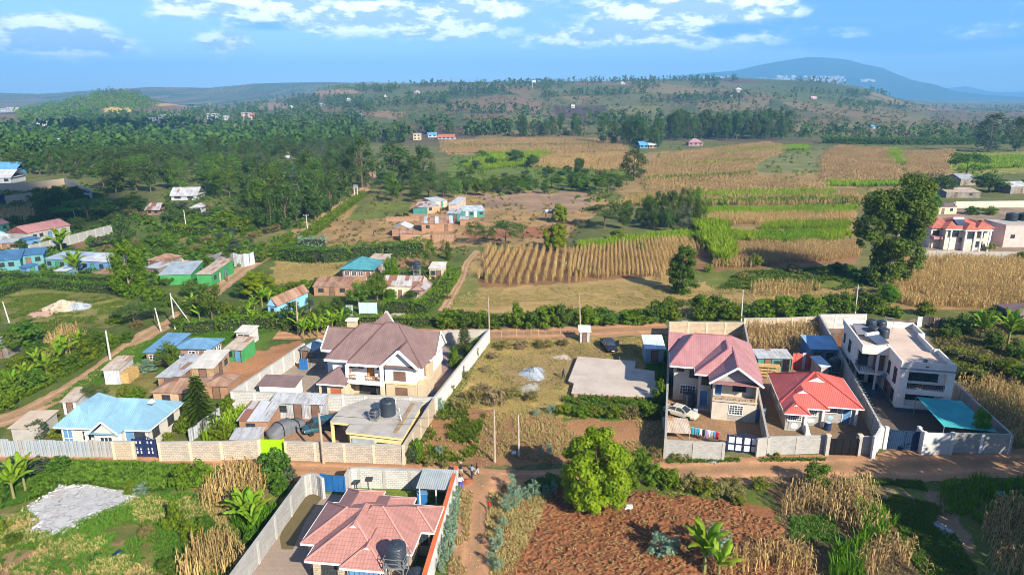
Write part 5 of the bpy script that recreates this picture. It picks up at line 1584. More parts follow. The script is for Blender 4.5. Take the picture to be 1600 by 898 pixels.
def villa():
	a, b = at(1476,391).xy, at(1541,391.5).xy
	T = thing('villa','clay red roofed villa with white columns behind the long grey wall','house',(a.x,a.y,0),math.atan2(b.y-a.y,b.x-a.x))
	L =(b-a).length
	w_ = mat('peach plaster',(.66,.52,.42),(.58,.45,.36),nscale=.5)
	m = MB()
	m.box(0,L,.8,11,0,5.7)
	m.box(-2.6,0,3,11,0,5.6)
	m.box(L*.40,L*.66,-.5,.8,0,5.6)
	m.build('wall',w_,T)
	r = MB()
	r.roof(-.5,L+.6,.3,11.6,5.7,8.2,'x',.95,.95)
	r.roof(-3.1,L*.5,2.4,11.4,5.65,7.6,'x',.9,.9)
	r.roof(L*.36,L*.72,-1.0,6,5.703,7.2,'y',.9,.5)
	r.roof(L*.66,L+.7,-.2,9,5.706,7.4,'y',.9,.9)
	r.roof(L+.2,L+4.8,5,11.0,5.2,6.9,'x',.9,.9)
	r.build('roof',ROOFRED2,T)
	MB().box(L,L+4.2,5.5,10.5,0,5.15).build('wing_wall',WHITE,T)
	for x in(.5,L*.40,L*.62,L*.78,L*.97):
		MB().tube((x,-.7,0),(x,-.7,5.6),.22,n=10).build('column',WFRAME,T)
	win(T,'F',.8,L*.18,3.6,2.6,1.6,DARKFR,(2,0))
	win(T,'F',-.5,L*.53,3.4,1.6,1.6,DARKFR,(1,0))
	win(T,'F',.8,L*.84,3.4,1.6,1.6,DARKFR,(1,0))
	win(T,'F',.8,L*.84,.8,1.6,1.5,DARKFR,(1,0))
	door(T,'F',-.5,L*.53,.1,1.1,2.2,CREAMW)
	win(T,'F',3,-1.3,3.4,1.6,1.4,DARKFR,(1,0))
	win(T,'R',L,3,3.2,.7,2.2,BLUEP,(0,1))
	MB().box(-2.7,0,1.2,3,2.7,3.4).build('balcony',mat('dusty rose wall',(.40,.20,.19)),T)
	fascia(T,[(-.5,.3),(L*.36,.3),(L*.36,-1.0),(L*.72,-1.0),(L*.72,-.2),(L+.7,-.2)],5.7,h=.3,closed=False)
	return T, L, a
TV, LV, AV = villa()
c_ = TV.matrix_basis @ Vector((LV*.42,3.0,7.05))
T = thing('solar_heater','solar water heater with bright drum on the clay red villa roof','solar heater',c_,TV.rotation_euler.z)
MB().slab([(-1.3,-1.2,-.4),(1.3,-1.2,-.4),(1.3,.9,.75),(-1.3,.9,.75)],.1).build('collector',PANEL,T)
MB().tube((-1.4,1.1,.95),(1.4,1.1,.95),.33,n=12).build('drum',WFRAME,T)
N = shed('pink flat roofed house with tanks at the right edge',(1566,386),(1625,386),9,6.0,'flat',0,PINKP,CONC,name='house',cat='house',over=.1,ops=[('w',.22),('w',.6)])
for i,(px,l_) in enumerate([((1581,380),'left black tank on the pink flat roofed house'),((1600,380),'right black tank on the pink flat roofed house')]):
	p = at(*px)
	tank(l_,(p.x,p.y+2,6.15),1.5,2.2,'tanks on the pink house')
p = at(1578,379)
tank('wide black tank on the ground beside the pink house',(p.x-1.2,p.y-3.0,0),1.7,2.6)
p = at(1302,586)
tank_stand('steel stand under the tank behind the red bungalow',p,1.4,.9)
tank('black tank with pale tarp top behind the red bungalow',(p.x,p.y,.9),.82,1.9)
p = at(652,440)
tank_stand('tower carrying the tank behind the patched roof house',p,1.4,3.0)
tank('dark tank raised behind the patched roof house',(p.x,p.y,3.0),.9,1.8)
tank('ribbed black tank in the yard of the unfinished house',inframe((25.61,80.14),-12.5,-2.7,3.4),.78,2.0)
# -- foundation slab, rubble pad, heaps
T = thing('foundation_slab','pale concrete foundation slab with stepped outline on the dry plot','slab',(0,0,0))
out_ =[at(800+x/3.99,450+y/3.99,.62).xy for x,y in((410,425),(770,455),(766,500),(890,515),(890,575),(914,580),(908,678),(370,652),(386,592),(350,577))]
poly =[(p.x,p.y)for p in out_][::-1]
MB().prism(poly,.5,.62).build('slab',CONCP,T)
cx, cy = sum(p[0]for p in poly) / len(poly), sum(p[1]for p in poly) / len(poly)
MB().prism([(cx+(x-cx)*.99,cy+(y-cy)*.99)for x,y in poly],0,.497).build('base',mat('brick footing',(.36,.20,.13),(.30,.17,.11),kind='block',mortar=(.3,.24,.18)),T)
f0, f1 = out_[6], out_[7]
for i in range(15):
	q = f1.lerp(f0,(i+.5)/15)
	MB().bar((q.x,q.y-.12,0),(q.x+random.uniform(-.05,.05),q.y-.10,random.uniform(.5,.8)),.09).build('peg',WOOD,T)
for i,(u,v) in enumerate(((.12,.9),(.3,.93),(.42,.93))):
	q = out_[0].lerp(out_[1],u+.3)
	MB().tube((q.x,q.y-.1,.62),(q.x,q.y-.1,1.2),.03,n=6).build('rebar',STEEL,T)
ROCK = mat('grey building stone',(.50,.49,.48),(.38,.37,.36),nscale=1.2,fine=.3)
ROCKT = mat('tan building stone',(.52,.42,.31),(.42,.33,.24),nscale=1.2,fine=.3)
def stones(name,n,sampler,size,m,parent=None,kind='stuff',flat=.6,tilt=.3):
	V, F_ =[],[]
	cube = np.array([(-1,-1,-1),(1,-1,-1),(1,1,-1),(-1,1,-1),(-1,-1,1),(1,-1,1),(1,1,1),(-1,1,1)],float)
	cf = np.array([(0,3,2,1),(4,5,6,7),(0,1,5,4),(1,2,6,5),(2,3,7,6),(3,0,4,7)])
	for i in range(n):
		x, y_, z = sampler()
		s = size * random.uniform(.5,1.3)
		c = cube * np.array([s*random.uniform(.7,1.3),s*random.uniform(.7,1.3),s*flat]) * rng.uniform(.7,1.15,(8,3))
		a = random.uniform(0,3.14)
		b_ = random.uniform(-tilt,tilt)
		Rm = np.array(Matrix.Rotation(a,3,'Z')@Matrix.Rotation(b_,3,'X'))
		V.append(c@Rm.T+(x,y_,z))
		F_.append(cf+8*i)
	return npmesh(name,np.concatenate(V),np.concatenate(F_),m,parent,kind=kind)
pm_ = bpy.data.materials.new('broken stone surface')
pm_.use_nodes = True
t = NT(pm_.node_tree)
ob = t.n('ShaderNodeTexCoord').outputs['Object']
wv_ = t.vmath('ADD',ob,t.vmath('MULTIPLY',t.noise(ob,1.5,4.0,out=1),(.35,.35,0)).outputs[0]).outputs[0]
vd = t.n('ShaderNodeTexVoronoi',feature='DISTANCE_TO_EDGE',ins={'Vector':wv_,'Scale':2.2})
vc = t.n('ShaderNodeTexVoronoi',ins={'Vector':wv_,'Scale':2.2})
cr_ = t.math('MULTIPLY',t.math('SUBTRACT',1.0,t.ramp(vd.outputs[0],.01,.07)),t.ramp(t.noise(ob,.7,3.0),.38,.58))
c = t.mix(vc.outputs['Color'],(.34,.34,.34),(.44,.43,.42))
c = t.mix(0.5,c,t.mix(t.noise(ob,5.0,5.0,.7),(.6,.6,.6),(1.4,1.4,1.4)),'MULTIPLY')
c = t.mix(t.ramp(t.noise(ob,.35,4.0),.55,.70),c,(.40,.32,.26))
c = t.mix(t.math('MULTIPLY',cr_,.8),c,(.14,.13,.12))
bp = t.n('ShaderNodeBump',ins={'Strength':.6,'Distance':.06,'Height':t.math('SUBTRACT',t.noise(ob,4.0,5.0,.7),cr_)})
t.n('ShaderNodeOutputMaterial',ins={0:t.n('ShaderNodeBsdfPrincipled',ins={0:c,2:.9,'Normal':bp.outputs[0]}).outputs[0]})
pp =[at(*p).xy for p in((42,797),(92,761),(135,757),(205,770),(203,783),(140,808),(88,834),(47,830),(62,815))]
pad =[(p.x,p.y)for p in pp]
bx0, bx1 = min(p[0]for p in pad), max(p[0]for p in pad)
by0, by1 = min(p[1]for p in pad), max(p[1]for p in pad)
T = thing('stone_pad','pad of broken grey building stones on the bottom left lot','stone pad',(0,0,0))
MB().prism(pad[::-1],0,.10).build('bed',pm_,T)
def samp_pad():
	k = random.randrange(len(pad))
	f = random.random()
	a, b = pad[k], pad[(k+1)%len(pad)]
	return a[0] +(b[0]-a[0]) * f + random.gauss(0,.3), a[1] +(b[1]-a[1]) * f + random.gauss(0,.3), .06
stones('stones',420,samp_pad,.13,ROCK,T)
def heap(label,px,rx,ry,h,m,n=160,size=.14,name='stone_heap',cat='heap',sm=None):
	p = at(*px)
	T = thing(name,label,cat,p)
	V, F_ =[],[]
	K, J = 26, 8
	for j in range(J+1):
		s = j / J
		for i in range(K):
			a = 2 * math.pi * i / K
			rr = s *(1+.25*math.sin(a*3+px[0])*s)
			x, y_ = rx * rr * math.cos(a), ry * rr * math.sin(a)
			V.append((x,y_,h*(1-s)**1.1*(1+.3*math.sin(x*3+y_*2))-.03*s))
	for j in range(J):
		for i in range(K):
			F_.append((j*K+i,(j+1)*K+i,(j+1)*K+(i+1)%K,j*K+(i+1)%K))
	npmesh('mound',np.array(V),np.array(F_),m,T,smooth=True)
	if n:
		def sp():
			a, s = random.uniform(0,6.28), random.random() ** .6 * 1.05
			return rx * s * math.cos(a), ry * s * math.sin(a), max(.02,h*max(0,1-s)**1.1)
		stones('stones',n,sp,size,sm or m,T)
	return T
heap('blue grey heap of crushed stone on the dry plot',(834,584),1.9,2.6,.9,mat('blue grey ballast',(.36,.40,.44),(.30,.33,.37),nscale=3,fine=.5),260,.09,'gravel_heap')
heap('spread of pale ballast below the crushed stone heap',(828,607),1.7,2.2,.2,mat('pale ballast',(.42,.40,.37),(.35,.33,.30),nscale=3,fine=.5),160,.07,'gravel_heap')
heap('low grey sand heap beside the slab',(878,558),1.7,1.3,.4,mat('grey sand',(.40,.34,.27),(.34,.29,.23),nscale=2,fine=.4),0,.1,'sand_heap')
heap('heap of tan building stone on the grassy plot at left',(98,480),3.2,3.4,1.4,ROCKT,260,.25)
heap('heap of blue grey stone beside the tan stones',(122,480),2.3,2.4,.9,mat('blue grey ballast',(.36,.4,.44)),160,.18)
heap('flat heap of pinkish sand on the grassy plot at left',(68,490),2.9,2.6,.35,mat('pink sand',(.45,.29,.21),(.4,.26,.19),nscale=2,fine=.4),0,.1,'sand_heap')
heap('heap of dark grey rubble on the overgrown plot behind the shops',(345,401),3.2,4.5,1.0,mat('dark rubble',(.20,.19,.20),(.15,.14,.15)),220,.25)
heap('pale tan earth heap beside the rusty hipped shack',(281,411),2.4,2.6,1.4,mat('tan earth',(.50,.37,.22),(.42,.30,.18),nscale=2,fine=.4),0,.1,'earth_heap')
heap('scatter of blue white litter beside the grassy track',(1478,832),.8,2.4,.12,mat('pale litter',(.42,.42,.45),(.25,.22,.2),nscale=4),120,.08,'litter_heap')
heap('small ash heap outside the grey wall by the white panelled gate',(1112,722),.9,.5,.15,mat('ash',(.22,.2,.19),(.3,.28,.27),nscale=4),60,.06,'ash_heap')
T = heap('red earth heap where the four people stand',(729,752),.9,.9,.25,mat('fresh red earth',(.33,.10,.045),(.28,.085,.04),nscale=2,fine=.4),0,.1,'earth_heap')
for lab, pts, m, z in(('paved_drive',[(503,770),(541,774),(520,800),(500,850),(488,898),(470,960),(330,960),(378,898),(420,838),(476,767)],PAVER,.03),('mossy_paving',[(466,778),(500,765),(504,776),(478,812),(458,858),(440,858),(437,
	840),(450,800)],MOSS,.038),('paved_forecourt',[(1383,703),(1345,635),(1390,612),(1500,640),(1575,705)],mat('brown paving',(.17,.125,.10),(.14,.10,.08),kind='block',bw=.22,bh=.11,nscale=.3,mortar=(.1,.08,.06)),.03),('paved_yard',[(684,
	600),(682,560),(690,545),(715,545),(712,575),(700,600)],mat('red paving',(.30,.13,.10),(.25,.11,.085),kind='block',bw=.22,bh=.11,nscale=.3),.03),('concrete_slab',[(608,494),(614,489),(634,489.5),(630,496)],CONCP,.06)):
	o = MB().poly(*[(*at(x,y).xy,z)for x,y in pts][::-1]).build(lab,m)
	o['kind'] = 'structure'
# -- utility poles
def pole(label,base,top,r=.11,m=None,arm=False,name='utility_pole',group=None,strut=None):
	p = at(*base)
	d = pix_ray(*top)
	k = p.y / d.y
	q = Vector((d.x*k,p.y,CAM_H+d.z*k))
	T = thing(name,label,'pole',p,0,group)
	m = m or POLEC
	MB().tube((0,0,-.3),q-p,r*1.3,r*.8,8).build('shaft',m,T)
	if arm:
		c = MB()
		c.bar((q.x-p.x-.9,0,q.z-p.z-.3),(q.x-p.x+.9,0,q.z-p.z-.3),.1)
		c.build('crossarm',m,T)
		for dx in(-.8,0,.8):
			MB().lathe([(.05,0),(.07,.08),(.04,.16)],8,(q.x-p.x+dx,0,q.z-p.z-.25)).build('insulator',WFRAME,T)
	if strut:
		s = at(*strut)
		MB().tube(s-p,(q-p)*.93,.09,.07,6).build('strut',m,T)
	return q
tops ={}
tops['a'] = pole('grey pole at the left edge by the hedge',(15,504),(4,471))
tops['b'] = pole('grey pole standing on the lane bank left of the blue roofed brick house',(173,564),(165,516),.14)
tops['c'] = pole('short grey pole at the bend of the lane',(252,517),(242,481),.12)
tops['d'] = pole('grey pole with a slanting strut at the bend of the lane',(274,514),(266,458),.13,strut=(307,518))
tops['e'] = pole('grey pole leaning behind the pink and solar roof',(118,341),(112,321),.14)
tops['f'] = pole('thin pale pole by the clipped hedge corner',(291,356),(287,328),.14)
tops['g'] = pole('pale pole beside the red lane left of the hedge',(481,363),(478,335),.15,arm=True)
tops['h'] = pole('first pole of the transformer frame on the red lane',(555,313),(553,293),.2)
tops['i'] = pole('second pole of the transformer frame on the red lane',(559,312),(558,291),.2)
tops['j'] = pole('pale pole where the red lane enters the trees',(595,281),(593,260),.2)
tops['k'] = pole('pale pole behind the rust brown roof and blue wall',(466,524),(462,460),.12,POLEW)
tops['l'] = pole('wooden pole at the far end of the whitewashed plot wall',(765,530),(763,464),.11,POLEW)
tops['m'] = pole('wooden pole beside the tin privy on the back lane',(907,514),(905,460),.12,POLEW)
tops['n'] = pole('pale pole in the hedge behind the unfinished house',(1158,502),(1161,453),.12)
tops['o'] = pole('pale pole in the hedge behind the white modern house',(1336,490),(1341,445),.12)
tops['p'] = pole('wooden pole in the shade patch of the red plot',(773,722),(772,639),.12,POLEW)
tops['q'] = pole('thin post with a dark joint on the red plot',(811,712),(810,648),.08,POLEC)
tops['r'] = pole('wooden pole against the banded stone wall',(506,724),(498,645),.14,POLEW)
tops['s'] = pole('pole in the middle of the farmstead',(668,345),(668,315),.12,POLEW)
p = at(557,310)
T = thing('transformer','grey transformer box hung between the two poles on the red lane','transformer',(p.x,p.y-.5,0))
MB().box(-.8,.8,-.5,.5,4.2,5.6).build('tank',STEEL,T)
MB().box(-1.1,1.1,-.25,.25,4.05,4.18).build('platform',STEEL,T)
for lab, base in(('double stem yard lamp inside the wall beside the blue gate',(582,789)),):
	p = at(579,789)
	T = thing('yard_lamp',lab,'lamp',p)
	MB().tube((-.12,0,0),(-.12,0,2.9),.06).build('stem',DARKFR,T)
	MB().tube((.12,0,0),(.12,0,2.9),.06).build('stem',CREAMW,T)
	MB().box(-.35,.35,-.3,.3,2.9,3.1).build('lamp_head',DARKFR,T)
def wire(label,a,b,sag=.8):
	T = MB()
	n = 16
	pr = None
	for i in range(n+1):
		f = i / n
		p = a.lerp(b,f) - Vector((0,0,sag*4*f*(1-f)+.1))
		if pr is not None:
			T.bar(pr,p,.035)
		pr = p
	o = T.build('power_line',DARKFR,uv=False)
	tag(o,label,'power line')
wire('thin power line from the bend pole down the lane to the left',tops['d'],tops['b'])
wire('thin power line between the wall end pole and the privy pole',tops['l'],tops['m'])
wire('thin power line between the privy pole and the hedge pole',tops['m'],tops['n'])
wire('thin power line between the two hedge poles at right',tops['n'],tops['o'])
wire('thin power line from the shade patch pole to the wall pole',tops['p'],tops['r'])
# -- vehicles (x forwards)
def wheel(T,x,y,r=.31,w_=.2):
	t_ = MB()
	n = 16
	prof =[(r*.62,-w_/2),(r*.95,-w_/2),(r,-w_*.3),(r,w_*.3),(r*.95,w_/2),(r*.62,w_/2)]
	o = MB().lathe(prof,n).build('wheel',mat('tyre',(.02,.02,.02),rough=.9,fine=0),T)
	o.matrix_local = Matrix.Translation((x,y,r)) @ Matrix.Rotation(math.pi/2,4,'X')
	rim = MB().lathe([(r*.60,-w_*.45),(r*.62,w_*.45)],12).build('rim',STEEL,o)
	return o
def vehicle(label,px,heading,paint,kind='sedan',glass=None,name=None,z=0.0,cat=None):
	p = at(*px)
	T = thing(name or{'sedan':'sedan','pickup':'pickup_truck','van':'van'}[kind],label,cat or{'sedan':'car','pickup':'pickup','van':'van'}[kind],(p.x,p.y,z),heading)
	glass = glass or GLASS
	if kind == 'sedan':
		st =[(-2.2,.62,.42,.80),(-2.12,.78,.28,.88),(-1.5,.84,.2,.93),(0,.86,.18,.93),(1.0,.85,.2,.90),(1.7,.82,.22,.80),(2.15,.72,.28,.68),(2.27,.58,.38,.60)]
		cab =[(-1.75,-.95),(.30,1.10)]
		belt, top, hw, thw = .91, 1.40, .80, .60
		ax, L0, L1 =(-1.3,1.4), -2.2, 2.27
	elif kind == 'pickup':
		st =[(-2.5,.82,.55,1.05),(-2.45,.88,.5,1.08),(-.75,.9,.42,1.08),(0.2,.9,.42,1.08),(1.2,.9,.42,1.06),(2.1,.88,.45,1.0),(2.45,.82,.5,.92),(2.52,.74,.6,.85)]
		cab =[(-.9,-.7),(.75,1.35)]
		belt, top, hw, thw = 1.07, 1.72, .86, .70
		ax =(-1.6,1.6)
		L0, L1 = -2.5, 2.52
	else:
		st =[(-2.2,.72,.42,.95),(-2.15,.82,.35,1.0),(-1.2,.84,.3,1.0),(0,.84,.3,1.0),(1.0,.84,.3,.98),(1.7,.82,.32,.92),(2.1,.76,.4,.85),(2.18,.66,.5,.75)]
		cab =[(-2.12,-1.95),(.9,1.45)]
		belt, top, hw, thw = .98, 1.75, .82, .70
		ax =(-1.35,1.35)
		L0, L1 = -2.2, 2.18
	V, F_ =[],[]
	for(x,w_,zb,zt) in st:
		zm =(zb+zt) / 2
		V +=[(x,-w_*.80,zb),(x,-w_,zb+.12),(x,-w_,zm+.1),(x,-w_*.93,zt-.03),(x,-w_*.78,zt),(x,w_*.78,zt),(x,w_*.93,zt-.03),(x,w_,zm+.1),(x,w_,zb+.12),(x,w_*.80,zb)]
	k = 10
	mb = MB()
	mb.v = V
	for i in range(len(st)-1):
		for j in range(k):
			mb.f.append((i*k+j,i*k+(j+1)%k,(i+1)*k+(j+1)%k,(i+1)*k+j))
			mb.m.append(0)
	mb.f.append(tuple(range(k))[::-1])
	mb.f.append(tuple((len(st)-1)*k+j for j in range(k)))
	mb.m +=[0,0]
	if kind == 'pickup':
		mb2 = MB()
		mb2.box(-2.4,-.95,-.78,.78,1.081,1.086)
	body = mb.build('body',paint,T,smooth=False)
	(r0,r1),(f1,f0) = cab
	R_ = MB()
	R_.hexa([(r1,-thw,top-.06),(f1,-thw,top-.06),(f1,thw,top-.06),(r1,thw,top-.06)],[(r1+.08,-thw*.9,top),(f1-.08,-thw*.9,top),(f1-.08,thw*.9,top),(r1+.08,thw*.9,top)])
	R_.build('roof',paint,T)
	P_ = MB()
	for s in(-1,1):
		P_.bar((f0,s*hw*.92,belt-.02),(f1,s*thw*.97,top-.05),.06)
		P_.bar((r0,s*hw*.92,belt-.02),(r1,s*thw*.97,top-.05),.07)
		xm =(f0+r0) / 2 - .05
		P_.bar((xm,s*hw*.96,belt-.02),(xm,s*thw,top-.05),.07)
	P_.build('pillar',paint,T)
	MB().hexa([(f0,-hw*.85,belt),(f0,hw*.85,belt),(f1,thw*.93,top-.06),(f1,-thw*.93,top-.06)],[(f0-.03,-hw*.85,belt),(f0-.03,hw*.85,belt),(f1-.03,thw*.93,top-.06),(f1-.03,-thw*.93,top-.06)]).build('windscreen',glass,T)
	MB().hexa([(r0,-hw*.85,belt),(r0,hw*.85,belt),(r1,thw*.93,top-.06),(r1,-thw*.93,top-.06)],[(r0+.03,-hw*.85,belt),(r0+.03,hw*.85,belt),(r1+.03,thw*.93,top-.06),(r1+.03,-thw*.93,top-.06)]).build('rear_window',glass,T)
	xm =(f0+r0) / 2 - .05
	xt =(f1+r1) / 2
	for s in(-1,1):
		for(a0,a1,b0,b1) in((xm+.05,f0-.08,xm+.05,f1-.02),(r0+.1,xm-.05,r1+.06,xm-.05)):
			MB().hexa([(a0,s*hw*.95,belt),(a1,s*hw*.95,belt),(b1,s*thw*.985,top-.07),(b0,s*thw*.985,top-.07)],[(a0,s*hw*.91,belt),(a1,s*hw*.91,belt),(b1,s*thw*.95,top-.07),(b0,s*thw*.95,top-.07)]).build('side_window',glass,T)
	wy = st[3][1] - .08
	for x in ax:
		for s in(-1,1):
			wheel(T,x,s*wy,.36 if kind=='pickup' else .31)
	for s in(-1,1):
		zf = st[-2][3] - .14
		MB().box(L1-.16,L1-.02,s*.6-.14,s*.6+.14,zf-.08,zf+.07).build('headlight',WFRAME,T)
		MB().box(L0-.02,L0+.1,s*.58-.12,s*.58+.12,st[0][3]-.2,st[0][3]-.05).build('taillight',mat('red lens',(.4,.02,.02),rough=.3),T)
		MB().box(f0-.25,f0-.1,s*(hw+.06)-.05,s*(hw+.06)+.05,belt,belt+.13).build('mirror',paint,T)
	MB().box(L1-.10,L1+.03,-.62,.62,st[-1][2]-.06,st[-1][2]+.10).build('bumper',paint if kind=='sedan' else BLACKST,T)
	MB().box(L0-.03,L0+.12,-.62,.62,st[0][2]-.06,st[0][2]+.10).build('bumper',paint if kind=='sedan' else BLACKST,T)
	MB().box(L1+.03,L1+.045,-.24,.24,st[-1][2]-.02,st[-1][2]+.09).build('number_plate',mat('yellow plate',(.6,.45,.04))if kind=='sedan' else WFRAME,T)
	MB().box(L0-.045,L0-.03,-.24,.24,st[0][2]-.02,st[0][2]+.09).build('number_plate',mat('yellow plate',(.6,.45,.04)),T)
	if kind == 'pickup':
		b = MB()
		b.box(-2.42,-.92,-.80,.80,1.05,1.09)
		b.build('tonneau_cover',mat('matt black cover',(.03,.03,.035),rough=.7),T)
		d = MB()
		d.hexa([(.55,.92,.5),(.62,.92,.5),(.10,1.75,.5),(.05,1.70,.5)],[(.55,.88,1.55),(.62,.88,1.55),(.10,1.68,1.5),(.05,1.63,1.5)])
		d.build('open_door',paint,T)
	return T
CARP = mat('champagne paint',(.50,.47,.40),(.47,.44,.37),rough=.25,spec=.6,fine=.03)
vehicle('silver beige saloon car parked in the yard of the unfinished house',(1063,649),R(-38),CARP,'sedan')
vehicle('black double cab pickup with one door open near the tin privy',(951,545),R(-82),mat('black paint',(.015,.018,.025),rough=.2,spec=.6,fine=0),'pickup')
vehicle('dark teal van parked in the yard beside the flat roofed yellow building',(502,673),R(28+180),mat('dark teal paint',(.02,.085,.11),rough=.3,spec=.6,fine=.03),'van')
p = at(447,674)
T = thing('covered_car','car under a grey tarpaulin tied with black straps beside the lime green gate','covered car',(p.x,p.y,0),R(52))
prof =[(-2.5,.15,.3),(-2.4,.8,.9),(-1.7,.95,1.15),(-1.1,.95,1.5),(0,.95,1.58),(.6,.95,1.5),(1.2,.95,1.1),(2.1,.9,.95),(2.45,.75,.7),(2.55,.1,.3)]
V, F_ =[],[]
K = 14
for i,(x,w_,h) in enumerate(prof):
	for j in range(K):
		a = math.pi * j /(K-1)
		c, s = math.cos(a), max(0.0,math.sin(a))
		wob = 1 + .05 * math.sin(j*2.3+i*1.7)
		V.append((x+.05*math.sin(j*3.1+i),w_*(1.08-.10*s)*(abs(c)**.55)*(1 if c>0 else-1)*wob,max(.02,h*(s**.45)*wob)))
for i in range(len(prof)-1):
	for j in range(K-1):
		F_.append((i*K+j,i*K+j+1,(i+1)*K+j+1,(i+1)*K+j))
npmesh('tarpaulin',np.array(V),np.array(F_),mat('grey tarpaulin',(.13,.135,.15),(.10,.105,.12),nscale=1.5,bump=.4,rough=.6),T,smooth=True)
sp = MB()
for x, h in((-.9,1.56),(1.3,1.10)):
	pr = None
	for j in range(15):
		a = math.pi * j / 14
		c, s = math.cos(a), max(0.0,math.sin(a))
		q = Vector((x,1.06*(abs(c)**.55)*(1 if c>0 else-1),max(.03,h*s**.45+.04)))
		if pr is not None:
			sp.bar(pr,q,.09,.03)
		pr = q
sp.build('strap',BLACKST,T)
for i in(-1.5,1.5):
	for s in(-1,1):
		wheel(T,i,s*.72,.3)
# -- people
SKIN = mat('dark brown skin',(.085,.042,.025),(.07,.035,.02),rough=.55,fine=0)
def tubes_surface(chains,n=8):
	"""rings swept along chains of (point, rx, ry); returned as one MB, every chain capped; chains overlap at the joints"""
	mb = MB()
	for ch in chains:
		k0 = len(mb.v)
		for i,(p,rx,ry) in enumerate(ch):
			p = Vector(p)
			a = Vector(ch[max(0,i-1)][0])
			b = Vector(ch[min(len(ch)-1,i+1)][0])
			d =(b-a).normalized()
			u = Vector((1,0,0)) - d * d.x
			if u.length < .2:
				u = Vector((0,1,0)) - d * d.y
			u.normalize()
			w_ = d.cross(u)
			for j in range(n):
				t_ = 2 * math.pi * j / n
				mb.v.append(tuple(p+u*math.cos(t_)*rx+w_*math.sin(t_)*ry))
		for i in range(len(ch)-1):
			for j in range(n):
				j2 =(j+1) % n
				mb.f.append((k0+i*n+j,k0+i*n+j2,k0+(i+1)*n+j2,k0+(i+1)*n+j))
				mb.m.append(0)
		mb.f.append(tuple(k0+j for j in reversed(range(n))))
		mb.f.append(tuple(k0+(len(ch)-1)*n+j for j in range(n)))
		mb.m +=[0,0]
	return mb
def remeshed(mb,name,m,parent,vox=.018):
	o = mb.build(name,m,parent,uv=False)
	md = o.modifiers.new('Remesh','REMESH')
	md.mode = 'VOXEL'
	md.voxel_size = vox
	sm = o.modifiers.new('Smooth','SMOOTH')
	sm.iterations = 4
	sm.factor = .4
	o.data.polygons.foreach_set('use_smooth',[True]*len(o.data.polygons))
	md.use_smooth_shade = True
	return o
